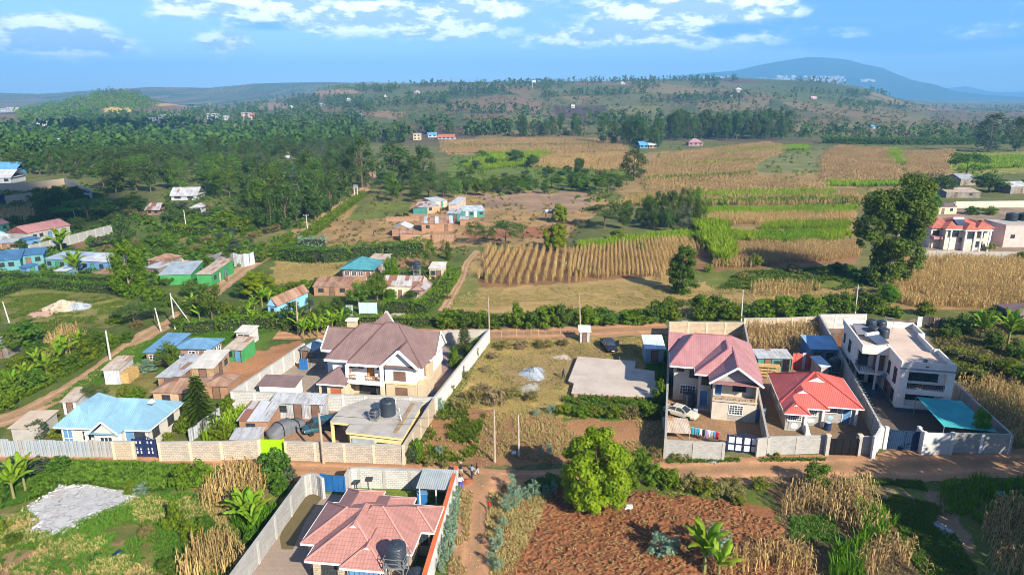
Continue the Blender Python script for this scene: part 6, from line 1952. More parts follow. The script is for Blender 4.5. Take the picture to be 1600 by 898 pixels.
def person(label,px,heading,shirt,trousers,hgt=1.7,hair=None,cap=None,shorts=False,arms=((.12,-.05),(.12,.05)),stride=.12,sleeves=True,longc=False):
	p = at(*px)
	T = thing('person',label,'person',p,heading)
	s = hgt / 1.72
	H = lambda *q: tuple(c*s for c in q)
	chains =[]
	hip, knee, ankle = .90, .50, .09
	legs =[]
	for sd_, st_ in((-1,stride),(1,-stride)):
		hx = .095 * sd_
		leg =[(H(hx,0,hip),.085*s,.09*s),(H(hx*1.05,st_*.55-.03*(st_<0),.70),.08*s,.085*s),(H(hx,st_*.8-.04,knee),.055*s,.06*s),(H(hx,st_*1.1+.01,.34),.052*s,.058*s),(H(hx,st_*1.25+.03,ankle),.036*s,.04*s),(H(hx,st_*1.25+.02,.035),.038*s,
			.05*s)]
		legs.append(leg)
		chains.append(leg)
		chains.append([(H(hx,st_*1.25+.07,.035),.036*s,.03*s),(H(hx,st_*1.25-.06,.035),.042*s,.032*s),(H(hx,st_*1.25-.17,.028),.034*s,.022*s)])
	torso =[(H(0,0,.86),.13*s,.10*s),(H(0,0,.98),.145*s,.105*s),(H(0,.005,1.10),.13*s,.095*s),(H(0,.01,1.25),.16*s,.11*s),(H(0,.01,1.38),.17*s,.10*s),(H(0,.01,1.45),.09*s,.07*s),(H(0,0,1.50),.055*s,.055*s),(H(0,-.005,1.56),.055*s,.055*s)]
	chains.append(torso)
	chains.append([(H(0,-.01,1.515),.045*s,.05*s),(H(0,-.02,1.55),.062*s,.078*s),(H(0,-.01,1.61),.073*s,.092*s),(H(0,0,1.67),.070*s,.088*s),(H(0,.005,1.715),.045*s,.055*s)])
	chains.append([(H(0,-.085,1.64),.010*s,.010*s),(H(0,-.112,1.60),.016*s,.014*s)])
	for sd_ in(-1,1):
		chains.append([(H(.070*sd_,.0,1.575),.010*s,.012*s),(H(.080*sd_,.005,1.61),.012*s,.018*s)])
	armc =[]
	for sd_,(out_a,fw) in zip((-1,1),arms):
		sh = Vector(H(.17*sd_,.01,1.39))
		el = Vector(H((.20+out_a*.5)*sd_,.03-fw*.6,1.12))
		wr = Vector(H((.19+out_a*.8)*sd_,-.06-fw*2.2,.90+abs(fw)*1.2))
		d =(wr-el).normalized()
		hand = wr + d * .085 * s
		armc.append([(sh,.05*s,.055*s),((sh+el)/2,.045*s,.048*s),(el,.038*s,.04*s),((el+wr)/2,.033*s,.035*s),(wr,.024*s,.027*s)])
		chains.append(armc[-1])
		chains.append([(wr,.024*s,.02*s),(wr+d*.04*s,.036*s,.017*s),(hand,.036*s,.015*s)])
		side = Vector((0,1,0)) if abs(d.y) < .8 else Vector((0,0,1))
		side =(side-d*side.dot(d)).normalized()
		palm = d.cross(side)
		for f, ln in zip((-1.5,-.5,.5,1.5),(.062,.075,.072,.055)):
			b0 = hand + side * f * .018 * s
			chains.append([(b0-d*.02*s,.0095*s,.0095*s),(b0+d*ln*.5*s+palm*.008*s,.009*s,.009*s),(b0+d*ln*s+palm*.026*s,.007*s,.007*s)])
		t0 = wr + d * .03 * s - side * .034 * s
		chains.append([(t0,.011*s,.011*s),(t0+d*.03*s-side*.02*s,.010*s,.010*s),(t0+d*.06*s-side*.018*s+palm*.01*s,.008*s,.008*s)])
	remeshed(tubes_surface(chains),'body',SKIN,T,.012)
	g = 1.14
	if trousers is not None:
		cut = 3 if shorts else 5
		tc_ =[[(q,rx*1.16+.012,ry*1.16+.012)for q,rx,ry in lg[:cut]]for lg in legs]
		tc_.append([(H(0,0,.80),.14*s,.12*s),(H(0,0,.90),.155*s,.125*s),(H(0,0,1.0),.155*s,.118*s)])
		remeshed(tubes_surface(tc_),'trousers',trousers,T,.02)
	if shirt is not None:
		top_ =[(q,rx*g+.012,ry*g+.012)for q,rx,ry in torso[1:6]]
		if longc:
			top_ =[(H(0,0,.62),.19*s,.17*s),(H(0,0,.8),.175*s,.145*s)] + top_
		sc =[top_]
		for a_ in armc:
			sc.append([(q,rx*1.25+.012,ry*1.25+.012)for q,rx,ry in(a_[:4]if sleeves else a_[:2])])
		remeshed(tubes_surface(sc),'shirt',shirt,T,.02)
	hz = MB().lathe([(.074*s,1.615*s),(.080*s,1.66*s),(.066*s,1.71*s),(.03*s,1.74*s)],12)
	hz.v =[(x,y*1.18+.012*s,z)for x,y,z in hz.v]
	hz.build('hair',hair or BLACKST,T,smooth=True)
	if cap is not None:
		c_ = MB().lathe([(.082*s,1.64*s),(.086*s,1.69*s),(.066*s,1.745*s),(.02*s,1.765*s)],12)
		c_.v =[(x,y*1.15,z)for x,y,z in c_.v]
		c_.box(-.06*s,.06*s,-.19*s,-.06*s,1.645*s,1.66*s)
		c_.build('cap',cap,T,smooth=False)
	f = MB()
	for sd_ in(-1,1):
		f.box((.03*sd_-.012)*s,(.03*sd_+.012)*s,-.099*s,-.09*s,1.628*s,1.642*s)
	f.build('eyes',WFRAME,T)
	MB().box(-.025*s,.025*s,-.097*s,-.088*s,1.562*s,1.572*s).build('mouth',mat('lips',(.12,.03,.03)),T)
	sh_ = MB()
	for lg in legs:
		q = Vector(lg[-1][0])
		sh_.hexa([(q.x-.05*s,q.y-.2*s,0),(q.x+.05*s,q.y-.2*s,0),(q.x+.05*s,q.y+.09*s,0),(q.x-.05*s,q.y+.09*s,0)],[(q.x-.045*s,q.y-.19*s,.05*s),(q.x+.045*s,q.y-.19*s,.05*s),(q.x+.045*s,q.y+.085*s,.09*s),(q.x-.045*s,q.y+.085*s,.09*s)])
	sh_.build('shoes',BLACKST,T)
	return T
cl = lambda n, c: mat(n,c,rough=.9,fine=.1)
person('person in black top and white cap with light shorts by the orange topped wall',(720.5,744.5),R(200),cl('black cloth',(.02,.02,.025)),cl('sand cloth',(.40,.30,.2)),1.75,cap=WFRAME,shorts=True,arms=((.5,.1),(.45,.1)))
person('person in grey blue shirt and dark trousers on the lane',(737.5,747),R(150),cl('grey blue cloth',(.22,.30,.40)),cl('charcoal cloth',(.03,.035,.05)),1.72,arms=((.1,.12),(.15,.16)))
person('smaller person in black top and pale trousers striding on the lane',(745,741.5),R(110),cl('black cloth',(.02,.02,.025)),cl('pale cloth',(.50,.45,.38)),1.45,stride=.22)
person('person in white shirt and bright blue trousers beside the red earth heap',(720,764),R(20),cl('white cloth',(.75,.76,.78)),cl('bright blue cloth',(.015,.09,.42)),1.7,arms=((.1,.1),(.1,.15)))
person('child in a red shirt walking down the lane',(764.5,797.5),R(-30),cl('red cloth',(.55,.02,.015)),cl('brown cloth',(.16,.08,.05)),1.15,shorts=True,stride=.16)
person('person in dark clothes standing at the left edge of the concrete slab',(880,591.5),R(60),cl('navy cloth',(.02,.03,.06)),cl('charcoal cloth',(.03,.035,.05)),1.65)
person('person in dark clothes walking on the farmstead field',(584,369.5),R(-60),cl('grey cloth',(.07,.08,.10)),cl('charcoal cloth',(.03,.035,.05)),1.75,stride=.2)
person('person in a brown wrap outside the bright green shop',(355,439),R(90),cl('brown cloth',(.16,.08,.05)),cl('brown cloth',(.16,.08,.05)),1.65,longc=True)
def cow(label,px,heading,m1,m2):
	p = at(*px)
	T = thing('cow',label,'cow',p,heading)
	ch =[[((0,1.05,1.12),.16,.18),((0,.8,1.08),.30,.30),((0,.2,1.02),.36,.36),((0,-.4,1.02),.35,.40),((0,-.75,1.10),.26,.32),((0,-1.05,1.0),.17,.20),((0,-1.35,.72),.13,.15),((0,-1.5,.5),.12,.13)],[((0,-1.42,.62),.12,.13),((0,-1.62,.36),
		.10,.11),((0,-1.72,.2),.07,.08)],[((0,1.0,1.2),.04,.04),((0,1.18,.9),.03,.03),((0,1.2,.5),.035,.035)]]
	for sx in(-1,1):
		ch.append([((.2*sx,-.6,.85),.14,.15),((.2*sx,-.62,.5),.07,.08),((.2*sx,-.6,.3),.055,.055),((.2*sx,-.6,.02),.06,.06)])
		ch.append([((.2*sx,.85,.95),.16,.2),((.2*sx,.7,.62),.10,.12),((.2*sx,.95,.42),.06,.07),((.2*sx,.9,.02),.06,.06)])
		ch.append([((.1*sx,-1.34,.78),.04,.03),((.26*sx,-1.30,.78),.02,.05)])
	o = remeshed(tubes_surface(ch,10),'body',m1,T,.04)
	b = MB()
	for sx in(-1,1):
		b.tube((.08*sx,-1.33,.82),(.17*sx,-1.36,.98),.025,.01,6)
	b.build('horns',CREAMW,T)
cowm = bpy.data.materials.new('black and white hide')
cowm.use_nodes = True
t = NT(cowm.node_tree)
ob = t.n('ShaderNodeTexCoord').outputs['Object']
c = t.mix(t.ramp(t.noise(ob,1.1,2.0),.54,.58),(.012,.012,.014),(.7,.68,.64))
t.n('ShaderNodeOutputMaterial',ins={0:t.n('ShaderNodeBsdfPrincipled',ins={0:c,2:.7}).outputs[0]})
cow('black and white cow grazing below the dense hedge',(496,410),R(70),cowm,cowm)
cow('dark cow resting near the rust brown sheet fence',(622,341),R(100),mat('dark hide',(.035,.02,.015)),None)
cow('second dark cow beside the rust brown sheet fence',(634,339),R(60),mat('dark hide',(.035,.02,.015)),None)
# -- laundry and yard things
CL =[cl('white cloth',(.75,.76,.78)),cl('sky cloth',(.10,.32,.62)),cl('bright blue cloth',(.015,.09,.42)),cl('turquoise cloth',(.03,.40,.50)),cl('pale blue cloth',(.40,.52,.68)),cl('lilac cloth',(.30,.26,.46)),cl('red cloth',(.55,
	.02,.015)),cl('navy cloth',(.02,.03,.06))]
CN =['white','sky blue','bright blue','turquoise','pale blue','lilac','red','navy']
def laundry(where,short,p0,p1,hz,cols,group):
	a, b = at(*p0), at(*p1)
	L =(b-a).length
	ang = math.atan2(b.y-a.y,b.x-a.x)
	T = thing('clothes_line','clothes line '+where,'clothes line',a,ang)
	for x in(0,L):
		MB().bar((x,0,0),(x,0,hz),.07).build('post',WOOD,T)
	MB().bar((0,0,hz-.03),(L,0,hz-.03),.02).build('line',WFRAME,T)
	n = len(cols)
	for i, ci in enumerate(cols):
		x0 = .15 +(L-.3) * i / n
		w_ =(L-.3) / n * .92
		h = random.uniform(.7,1.15)
		V, F_ =[],[]
		for r_ in range(6):
			for c_ in range(6):
				u, v = c_ / 5, r_ / 5
				V.append((x0+w_*u,.06*math.sin(u*9+i)*v+.05*v,hz-.03-h*v*(1-.06*math.sin(u*7+i*2))))
		for r_ in range(5):
			for c_ in range(5):
				F_.append((r_*6+c_,r_*6+c_+1,(r_+1)*6+c_+1,(r_+1)*6+c_))
		M_ = Matrix.Translation(a) @ Matrix.Rotation(ang,4,'Z')
		o = npmesh('garment',np.array(V),np.array(F_),CL[ci],smooth=True)
		o.matrix_world = M_
		md = o.modifiers.new('Solidify','SOLIDIFY')
		md.thickness = .012
		first, last = i == 0, i == n - 1
		pos = 'first' if first else('last' if last else 'between '+CN[cols[i-1]]+' and '+CN[cols[i+1]])
		tag(o,CN[ci]+' garment on the line '+short+', '+pos,'laundry',group)
laundry('in the yard of the unfinished house','by the lean to',(1077,686),(1124,695),1.7,[3,1,3,0,7,5,0,4,1,6],'laundry in the unfinished house yard')
laundry('before the blue roofed brick house','by the brick house',(279,573),(303,571),2.1,[0,4,2,7,2,5,0,4],'laundry by the brick house')
def drum(label,p,m,r=.3,h=.85,name='barrel'):
	T = thing(name,label,'barrel',p)
	pr =[]
	for i in range(4):
		z0, z1 = h * i / 4, h *(i+1) / 4
		pr +=[(r*.95,z0),(r,z0+.05),(r,z1-.05),(r*.95,z1)]
	MB().lathe(pr,16).build('body',m,T)
	MB().lathe([(r*.9,h),(r*.85,h+.02)],16).build('lid',mat('pale blue paint',(.35,.5,.62)),T)
drum('dark blue barrel standing in the forecourt of the red bungalow',at(1292.5,671),NAVY,.42,1.05)
drum('black plastic barrel left of the laundry at the brick house',at(309,571),TANKM,.5,1.3)
drum('second black barrel beside the brick house',at(318,570),TANKM,.5,1.3)
drum('purple plastic tub beside the silver beige car',at(1086,646),cl('lilac cloth',(.30,.26,.46)),.35,.6,'tub')
p = at(488,652)
T = thing('yellow_bench','yellow padded bench by the long low tin shed','bench',p,R(-8))
MB().box(-1.1,1.1,-.35,.35,.15,.42).build('seat',cl('yellow cover',(.78,.42,.02)),T)
MB().box(-1.1,1.1,.25,.42,.42,.85).build('backrest',cl('yellow cover',(.78,.42,.02)),T)
for s in(-1,1):
	MB().box(s*1.18-.08,s*1.18+.08,-.35,.42,.1,.6).build('armrest',cl('pale yellow cover',(.75,.58,.25)),T)
p = at(1198,590)
T = thing('timber_rack','rack of yellow timber beside the teal kitchen shed','rack',p,R(-12))
for x in(-1.4,0,1.4):
	for y_ in(-.5,.5):
		MB().bar((x,y_,0),(x,y_,2.0),.1).build('upright',WOOD,T)
for z in(.5,1.0,1.5,1.95):
	for y_ in(-.5,0,.5):
		MB().bar((-1.7,y_,z),(1.7,y_+.03,z+.02),.12).build('beam',mat('yellow timber',(.52,.34,.14)),T)
p = at(1058,694)
T = thing('lean_to_roof','low lean to of rusty pale sheets in the corner of the unfinished house yard','lean to',(p.x,p.y+.4,0),R(-5))
for i in range(3):
	MB().slab([(-1.5+.03*i,.1+i*.85,1.3+i*.22),(1.7,.1+i*.85,1.25+i*.22),(1.65,1.0+i*.85,1.5+i*.22),(-1.5,1.0+i*.85,1.55+i*.22)],.05).build('roof_sheet',TINBEIGE,T)
for x in(-1.4,1.5):
	for y_ in(.2,2.4):
		MB().bar((x,y_,0),(x,y_,1.3+.22*(y_/.85)),.09).build('post',WOOD,T)
p = at(1190,656)
T = thing('sheet_door','blue sheet door closing the side passage of the unfinished house','door',inframe((25.61,80.14),-12.5,5.55,.4),R(-12.5))
MB().box(0,1.0,-.03,.03,0,1.9).build('leaf',BLUEP,T)
MB().box(-.08,0,-.06,.06,0,2.0).build('post',STEEL,T)
MB().box(1.0,1.08,-.06,.06,0,2.0).build('post',STEEL,T)
p = at(668,617)
T = thing('tarp_heap','heap of grey tarpaulin in the corner of the mansion yard','heap',p,.3)
V, F_ =[],[]
for j in range(7):
	for i in range(20):
		a, s = 2 * math.pi * i / 20, j / 6
		V.append((1.5*s*math.cos(a),1.0*s*math.sin(a),.9*(1-s**1.6)+.16*math.sin(i*2.1+j*1.7)*(s<.95)))
for j in range(6):
	for i in range(20):
		F_.append((j*20+i,(j+1)*20+i,(j+1)*20+(i+1)%20,j*20+(i+1)%20))
npmesh('tarpaulin',np.array(V),np.array(F_),mat('grey blue tarpaulin',(.20,.21,.24),(.15,.16,.19),nscale=1.5,bump=.5),T)
a, b = at(772,528).xy, at(898,521).xy
T = thing('wire_fence','wire fence on thin posts along the back lane','fence',(a.x,a.y,0),math.atan2(b.y-a.y,b.x-a.x))
L =(b-a).length
for i in range(12):
	MB().bar((L*i/11,0,0),(L*i/11,0,1.3),.06).build('post',POLEW,T)
wv = MB()
for z in(.35,.8,1.25):
	wv.bar((0,0,z),(L,0,z),.015)
wv.build('wire',STEEL,T)
wq = at(1069,509,1.3)
t_ = thing('window_frame','dark window set in the cream stone wall behind the unfinished house','window',(wq.x,wq.y-.16,.7),0)
win(t_,'F',0,0,0,1.0,1.5,CONC,(1,2))
p = at(803,712)
T = thing('small_board','small pale board standing in the shade patch of the red plot','board',p,.1)
MB().box(-.24,.24,-.015,.015,.25,.62).build('board',WFRAME,T)
MB().bar((0,.03,0),(0,.03,.5),.04).build('stake',WOOD,T)
for i,(px,l_) in enumerate((((153,865),'old tyre lying on the red brown patch, upper of two'),((142,873),'old tyre lying on the red brown patch, lower of two'))):
	p = at(*px)
	T = thing('old_tyre',l_,'tyre',p)
	MB().lathe([(.18,.02),(.30,.0),(.33,.08),(.30,.17),(.18,.15)],14).build('tread',mat('tyre',(.02,.02,.02)),T)
for px, l_, m in(((1566,774),'turquoise sack dumped in the grass at the right edge',cl('turquoise cloth',(.03,.40,.50))),((983,793),'white rag on the ploughed soil below the big mango tree',WFRAME),((184,866),'dark rag on the grass beside the red brown patch',
	NAVY)):
	p = at(*px)
	T = thing('sack',l_,'sack',p,random.random()*3)
	MB().hexa([(-.5,-.3,0),(.45,-.35,0),(.5,.3,0),(-.4,.35,0)],[(-.3,-.2,.3),(.25,-.2,.38),(.3,.15,.32),(-.25,.2,.28)]).build('cloth',m,T)
p = at(200,594)
T = thing('straw_heap','golden straw piled inside the open store','straw',(p.x-.6,p.y+.3,0),0)
V, F_ =[],[]
for i in range(900):
	x, y_ = random.uniform(-1.6,1.6), random.uniform(-1.6,1.6)
	z = random.uniform(0,1.9)
	a, b_ = random.uniform(0,6.28), random.uniform(-.7,.7)
	dx, dy, dz = .22 * math.cos(a) * math.cos(b_), .22 * math.sin(a) * math.cos(b_), .22 * math.sin(b_)
	k = len(V)
	V +=[(x-dx,y_-dy,z-dz),(x+dx,y_+dy,z+dz),(x+dx+.04,y_+dy,z+dz+.05),(x-dx+.04,y_-dy,z-dz+.05)]
	F_.append((k,k+1,k+2,k+3))
MB().box(-1.4,1.4,-1.4,1.4,0,1.6).build('core',mat('straw',(.50,.34,.14),(.40,.26,.10),nscale=2,fine=.5),T)
npmesh('straw',np.array(V),np.array(F_),mat('straw',(.50,.34,.14)),T,kind='stuff')
# -- foliage
LF ={'mango':leafmat('mango leaves',(.080,.150,.004),(.310,.380,.012)),'dark':leafmat('dark leaves',(.036,.080,.018),(.115,.190,.036)),'mid':leafmat('mid green leaves',(.054,.120,.013),(.165,.260,.028)),'lime':leafmat('lime leaves',
	(.060,.165,.006),(.180,.330,.012)),'acacia':leafmat('feathery leaves',(.052,.095,.020),(.150,.205,.050)),'grey':leafmat('grey green leaves',(.050,.080,.042),(.130,.170,.095)),'glau':leafmat('blue grey leaves',(.130,.230,.150),(.320,
	.440,.300),hue=.05),'conif':leafmat('conifer needles',(.060,.130,.012),(.170,.250,.030)),'hedge':leafmat('hedge leaves',(.062,.130,.007),(.190,.275,.015)),'hedged':leafmat('deep hedge leaves',(.044,.105,.011),(.130,.215,.020)),'olive':leafmat('olive scrub',
	(.130,.120,.034),(.310,.265,.095)),'yellow':leafmat('yellow green scrub',(.110,.150,.012),(.260,.300,.025)),'banana':leafmat('banana leaf',(.120,.240,.012),(.280,.400,.030)),'napier':leafmat('napier grass',(.150,.270,.010),(.330,
	.450,.024),hue=.04),'napierd':leafmat('deep napier grass',(.060,.180,.006),(.150,.310,.012),hue=.04),'maize':leafmat('dry maize',(.300,.200,.075),(.620,.440,.180),trans=.3,hue=.03),'maizeb':leafmat('brown maize',(.250,.160,.072),
	(.520,.360,.160),trans=.3,hue=.03),'drygrass':leafmat('dry grass',(.300,.235,.085),(.540,.430,.180),trans=.3,hue=.04),'grass':leafmat('grass blades',(.050,.120,.010),(.130,.220,.020),trans=.35),'scrub':leafmat('brown scrub',(.150,
	.110,.055),(.320,.245,.125),trans=.3),}
BARK = mat('bark',(.16,.115,.08),(.10,.07,.05),nscale=3)
BARKP = mat('pale bark',(.30,.25,.19),(.20,.16,.12),nscale=3)
def unit(n):
	v = rng.normal(size=(n,3))
	return v / np.linalg.norm(v,axis=1)[:,None]
def leafcloud(cl_,n,size,outw=.55,up=.25,aspect=.6,fill=.45,tone=.35):
	"""cl_: rows (x, y, z, rx, ry, rz); n leaves of a given size spread through the clusters"""
	cl_ = np.asarray(cl_,float)
	wgt =(cl_[:,3]*cl_[:,4]*cl_[:,5]) ** .667
	k = rng.choice(len(cl_),n,p=wgt/wgt.sum())
	d = unit(n)
	r = rng.random(n) ** fill
	P = cl_[k,:3] + d * cl_[k,3:6] * r[:,None]
	nrm = d * outw + unit(n) *(1-outw) + np.array((0,0,up))
	nrm /= np.linalg.norm(nrm,axis=1)[:,None]
	t_ = np.cross(nrm,unit(n))
	t_ /= np.linalg.norm(t_,axis=1)[:,None] + 1e-9
	b = np.cross(nrm,t_)
	s = size * rng.uniform(.6,1.35,n)[:,None]
	V = np.stack([P-t_*s*.5,P+b*s*aspect*.5+nrm*s*.08,P+t_*s*.5,P-b*s*aspect*.5+nrm*s*.08],1).reshape(-1,3)
	F_ = np.arange(n*4).reshape(n,4)
	ct = rng.random(len(cl_))
	rnd = np.clip(rng.random(n)*(1-tone)+ct[k]*tone,0,1)
	return V, F_, np.repeat(rnd,4)
def meshonly(name,V,F_,m,rnd):
	o = npmesh(name,V,F_,m,rnd=rnd)
	me = o.data
	bpy.data.objects.remove(o)
	return me
def trunkmesh(name,segs,m):
	mb = MB()
	for p, q, r0, r1 in segs:
		mb.tube(p,q,r0,r1,7)
	o = mb.build(name,m,uv=False)
	me = o.data
	bpy.data.objects.remove(o)
	return me
def k_round(H,W,n=34,base=.28,rs=(.20,.34),fs=(.55,.80)):
	c, R_ =[], W / 2
	zc, rz = H *(base+(1-base)/2), H *(1-base) / 2
	for d in unit(n):
		f = rng.uniform(*fs)
		rr = R_ * rng.uniform(*rs)
		c.append((d[0]*R_*f,d[1]*R_*f,zc+d[2]*rz*f,rr,rr,rr*.85))
	c.append((0,0,zc,R_*.5,R_*.5,rz*.55))
	return c
def k_tall(H,W,n=30,base=.12,taper=.8):
	c =[]
	for i in range(n):
		f = base +(1-base) *(i+.5) / n
		rad = W / 2 *(.45+.75*math.sin(math.pi*min(1,(f-base)/(1-base))**taper)) * rng.uniform(.35,.85)
		a = rng.uniform(0,6.28)
		rr = W * rng.uniform(.12,.21)
		c.append((rad*math.cos(a),rad*math.sin(a),H*f*.96,rr,rr,rr*1.15))
	return c
def k_cone(H,W,n=30,base=.1):
	c =[]
	for i in range(n):
		f = base +(1-base) *(i+.5) / n
		rad = W / 2 *(1-(f-base)/(1.08-base)) * rng.uniform(.3,.95)
		a = rng.uniform(0,6.28)
		rr = W * rng.uniform(.10,.17) *(1.15-f*.6)
		c.append((rad*math.cos(a),rad*math.sin(a),H*f,rr,rr,rr))
	return c
def k_flat(H,W,n=22):
	c =[]
	for i in range(n):
		a, r = rng.uniform(0,6.28), W / 2 * math.sqrt(rng.random()) * .85
		rr = W * rng.uniform(.10,.17)
		z = H *(.90-.38*(r/(W/2))**2) - rng.uniform(0,.22) * H
		c.append((r*math.cos(a),r*math.sin(a),z,rr,rr,rr*.30))
	return c
def limbs(H,W,n,r,base=.3,m_top=.8):
	s =[((0,0,-.3),(W*.01,0,H*base),r,r*.75),((W*.01,0,H*base),(0,W*.02,H*m_top),r*.75,r*.2)]
	for i in range(n):
		a = 6.28 * i / n + rng.uniform(-.4,.4)
		z0 = H * rng.uniform(base*.7,base+.25)
		s.append(((0,0,z0),(W*.34*math.cos(a),W*.34*math.sin(a),min(H*.9,z0+H*rng.uniform(.2,.4))),r*.42,r*.1))
	return s
PROTO ={}
SPEC ={'mango':(9,7.4,24000,.31,'mango',lambda:k_round(9,7.4,62,-.02,(.16,.30),(.66,.86)),.28,dict(outw=.65,up=.35)),'round':(9,8,2300,.52,'mid',lambda:k_round(9,8,36,.16),.2,{}),'roundd':(10,8,2300,.55,'dark',lambda:k_round(10,8,
	36,.14),.22,{}),'lime':(12,7,6500,.50,'lime',lambda:k_tall(12,7,60,.06,.75),.18,{}),'tall':(16,8,2600,.62,'dark',lambda:k_tall(16,8,40,.12),.25,{}),'tallg':(16,7,2400,.60,'grey',lambda:k_tall(16,7,38,.12),.22,{}),'tallm':(15,8,2400,
	.60,'mid',lambda:k_tall(15,8,40,.10),.22,{}),'cone':(14,7,2200,.60,'dark',lambda:k_cone(14,7,44,.08),.2,{}),'column':(10,4.6,7000,.38,'hedged',lambda:k_tall(10,4.6,60,.02,.7),.15,{}),'acacia':(9,13,2600,.48,'acacia',lambda:k_flat(9,
	13,30),.22,dict(outw=.2,up=.8,tone=.5)),'acaciad':(9,13,2600,.50,'hedged',lambda:k_flat(9,13,30),.22,dict(outw=.2,up=.8,tone=.5)),'bush':(2.6,3.4,1500,.30,'hedge',lambda:k_round(2.6,3.4,26,-.05),.05,dict(up=.4)),'bushd':(2.6,3.4,
	1500,.30,'hedged',lambda:k_round(2.6,3.4,26,-.05),.05,dict(up=.4)),'busho':(2.0,3.2,1000,.26,'olive',lambda:k_round(2.0,3.2,22,-.08),.04,dict(up=.3)),'bushy':(2.2,3.0,1100,.26,'yellow',lambda:k_round(2.2,3.0,22,-.08),.04,dict(up=.3)),
	'bushs':(1.6,2.6,800,.24,'scrub',lambda:k_round(1.6,2.6,20,-.08),.04,dict(up=.2)),'bushg':(3.0,3.4,1300,.28,'grey',lambda:k_round(3.0,3.4,26,0),.05,dict(up=.3)),'glau':(2.2,1.7,620,.22,'glau',lambda:k_tall(2.2,1.7,22,.10,.8),.04,
	dict(aspect=.5,up=.3)),}
def proto(kind,nvar=3):
	if kind in PROTO:
		return PROTO[kind]
	H, W, n, s, lm, mk, tr, opt = SPEC[kind]
	out =[]
	for v in range(nvar if kind!='mango' else 1):
		V, F_, rnd = leafcloud(mk(),n,s,**opt)
		crown = meshonly('crown',V,F_,LF[lm],rnd)
		tk = trunkmesh('trunk',limbs(H,W,5 if H>4 else 3,tr,.30 if H>4 else .2),BARKP if kind in('tallg','lime','glau')else BARK)
		out.append((crown,tk))
	PROTO[kind] =(H,W,out)
	return PROTO[kind]
NTREE = 0
BATCH =[]
TONE ={'tall':'tall dark','tallg':'tall grey green','tallm':'tall mid green','roundd':'rounded dark','round':'rounded green','acacia':'pale flat topped','acaciad':'dark flat topped','cone':'pointed dark','lime':'bright lime green',
	'bush':'bright green','bushd':'dark green','busho':'dry olive','bushs':'brown twiggy','bushy':'yellow green','bushg':'grey green','glau':'blue grey','column':'slim'}
def plant(kind,p,H,W,label,cat='tree',group=None,name=None,parts=True):
	global NTREE
	H0, W0, var = proto(kind)
	crown, tk = random.choice(var)
	name = name or{'bush':'bush','bushd':'bush','busho':'bush','bushy':'bush','bushs':'bush','bushg':'bush','glau':'shrub'}.get(kind,'tree')
	T = thing(name,label,cat,p,random.uniform(0,6.28),group)
	T.scale =(W/W0,W/W0,H/H0)
	for nm, me in(('crown',crown),('trunk',tk)):
		o = bpy.data.objects.new(nm if cat=='tree' else{'crown':'foliage','trunk':'stem'}[nm],me)
		COL.objects.link(o)
		o.parent = T
	NTREE += 1
	return T
def ptree(kind,bx,by,ty,wpx,label,group=None,cat='tree',name=None):
	p = at(bx,by)
	m = mpx(p)
	cosd = p.y / math.hypot(p.y,CAM_H-p.z)
	H = max(1.0,(by-ty)*m/max(.55,cosd)-(wpx*m*.30*(1-cosd)))
	return plant(kind,p,H,wpx*m,label,cat,group,name)
ptree('mango',930,795,672,116,'huge bright yellow green mango tree with dense round crown at the front')
p = at(1384,446)
T = thing('tree','very tall dark tree leaning over the dry maize field at right','tree',p,0)
cl_ =[]
for(x,y_,z,rx,rz,n) in((1.8,0,20.5,5.0,3.6,14),(-2.5,0,17.5,4.6,3.8,14),(3.5,.5,15.5,4.6,4.0,14),(-4.5,0,13.0,3.6,3.6,10),(1.0,-.5,11.5,4.8,4.2,14),(3.2,0,7.0,3.6,4.2,10),(2.0,0,3.0,2.8,3.2,8),(-1.5,0,2.6,3.0,3.0,12),(.3,0,6.0,3.6,
	3.6,14),(-1.0,0,8.0,3.0,3.5,7),(-6.0,.2,10.2,1.6,2.0,4)):
	for d in unit(n):
		q = rx * rng.uniform(.34,.52)
		cl_.append((x+d[0]*rx*.75,y_+d[1]*rx*.7,z+d[2]*rz*.75,q,q,q*.9))
V, F_, rnd = leafcloud(cl_,36000,.58)
npmesh('crown',V,F_,LF['mid'],T,rnd=rnd)
o = bpy.data.objects.new('trunk',trunkmesh('trunk',[((0,0,-.3),(.6,0,6),.55,.42),((.6,0,6),(1.2,0,14),.42,.25),((1.2,0,14),(1.8,0,21),.25,.08),((.5,0,5),(-3,0,14),.3,.1),((.6,0,6),(4,.4,13),.28,.1),((-1,0,9),(-5.5,0,12),.16,.06)],
	BARKP))
COL.objects.link(o)
o.parent = T
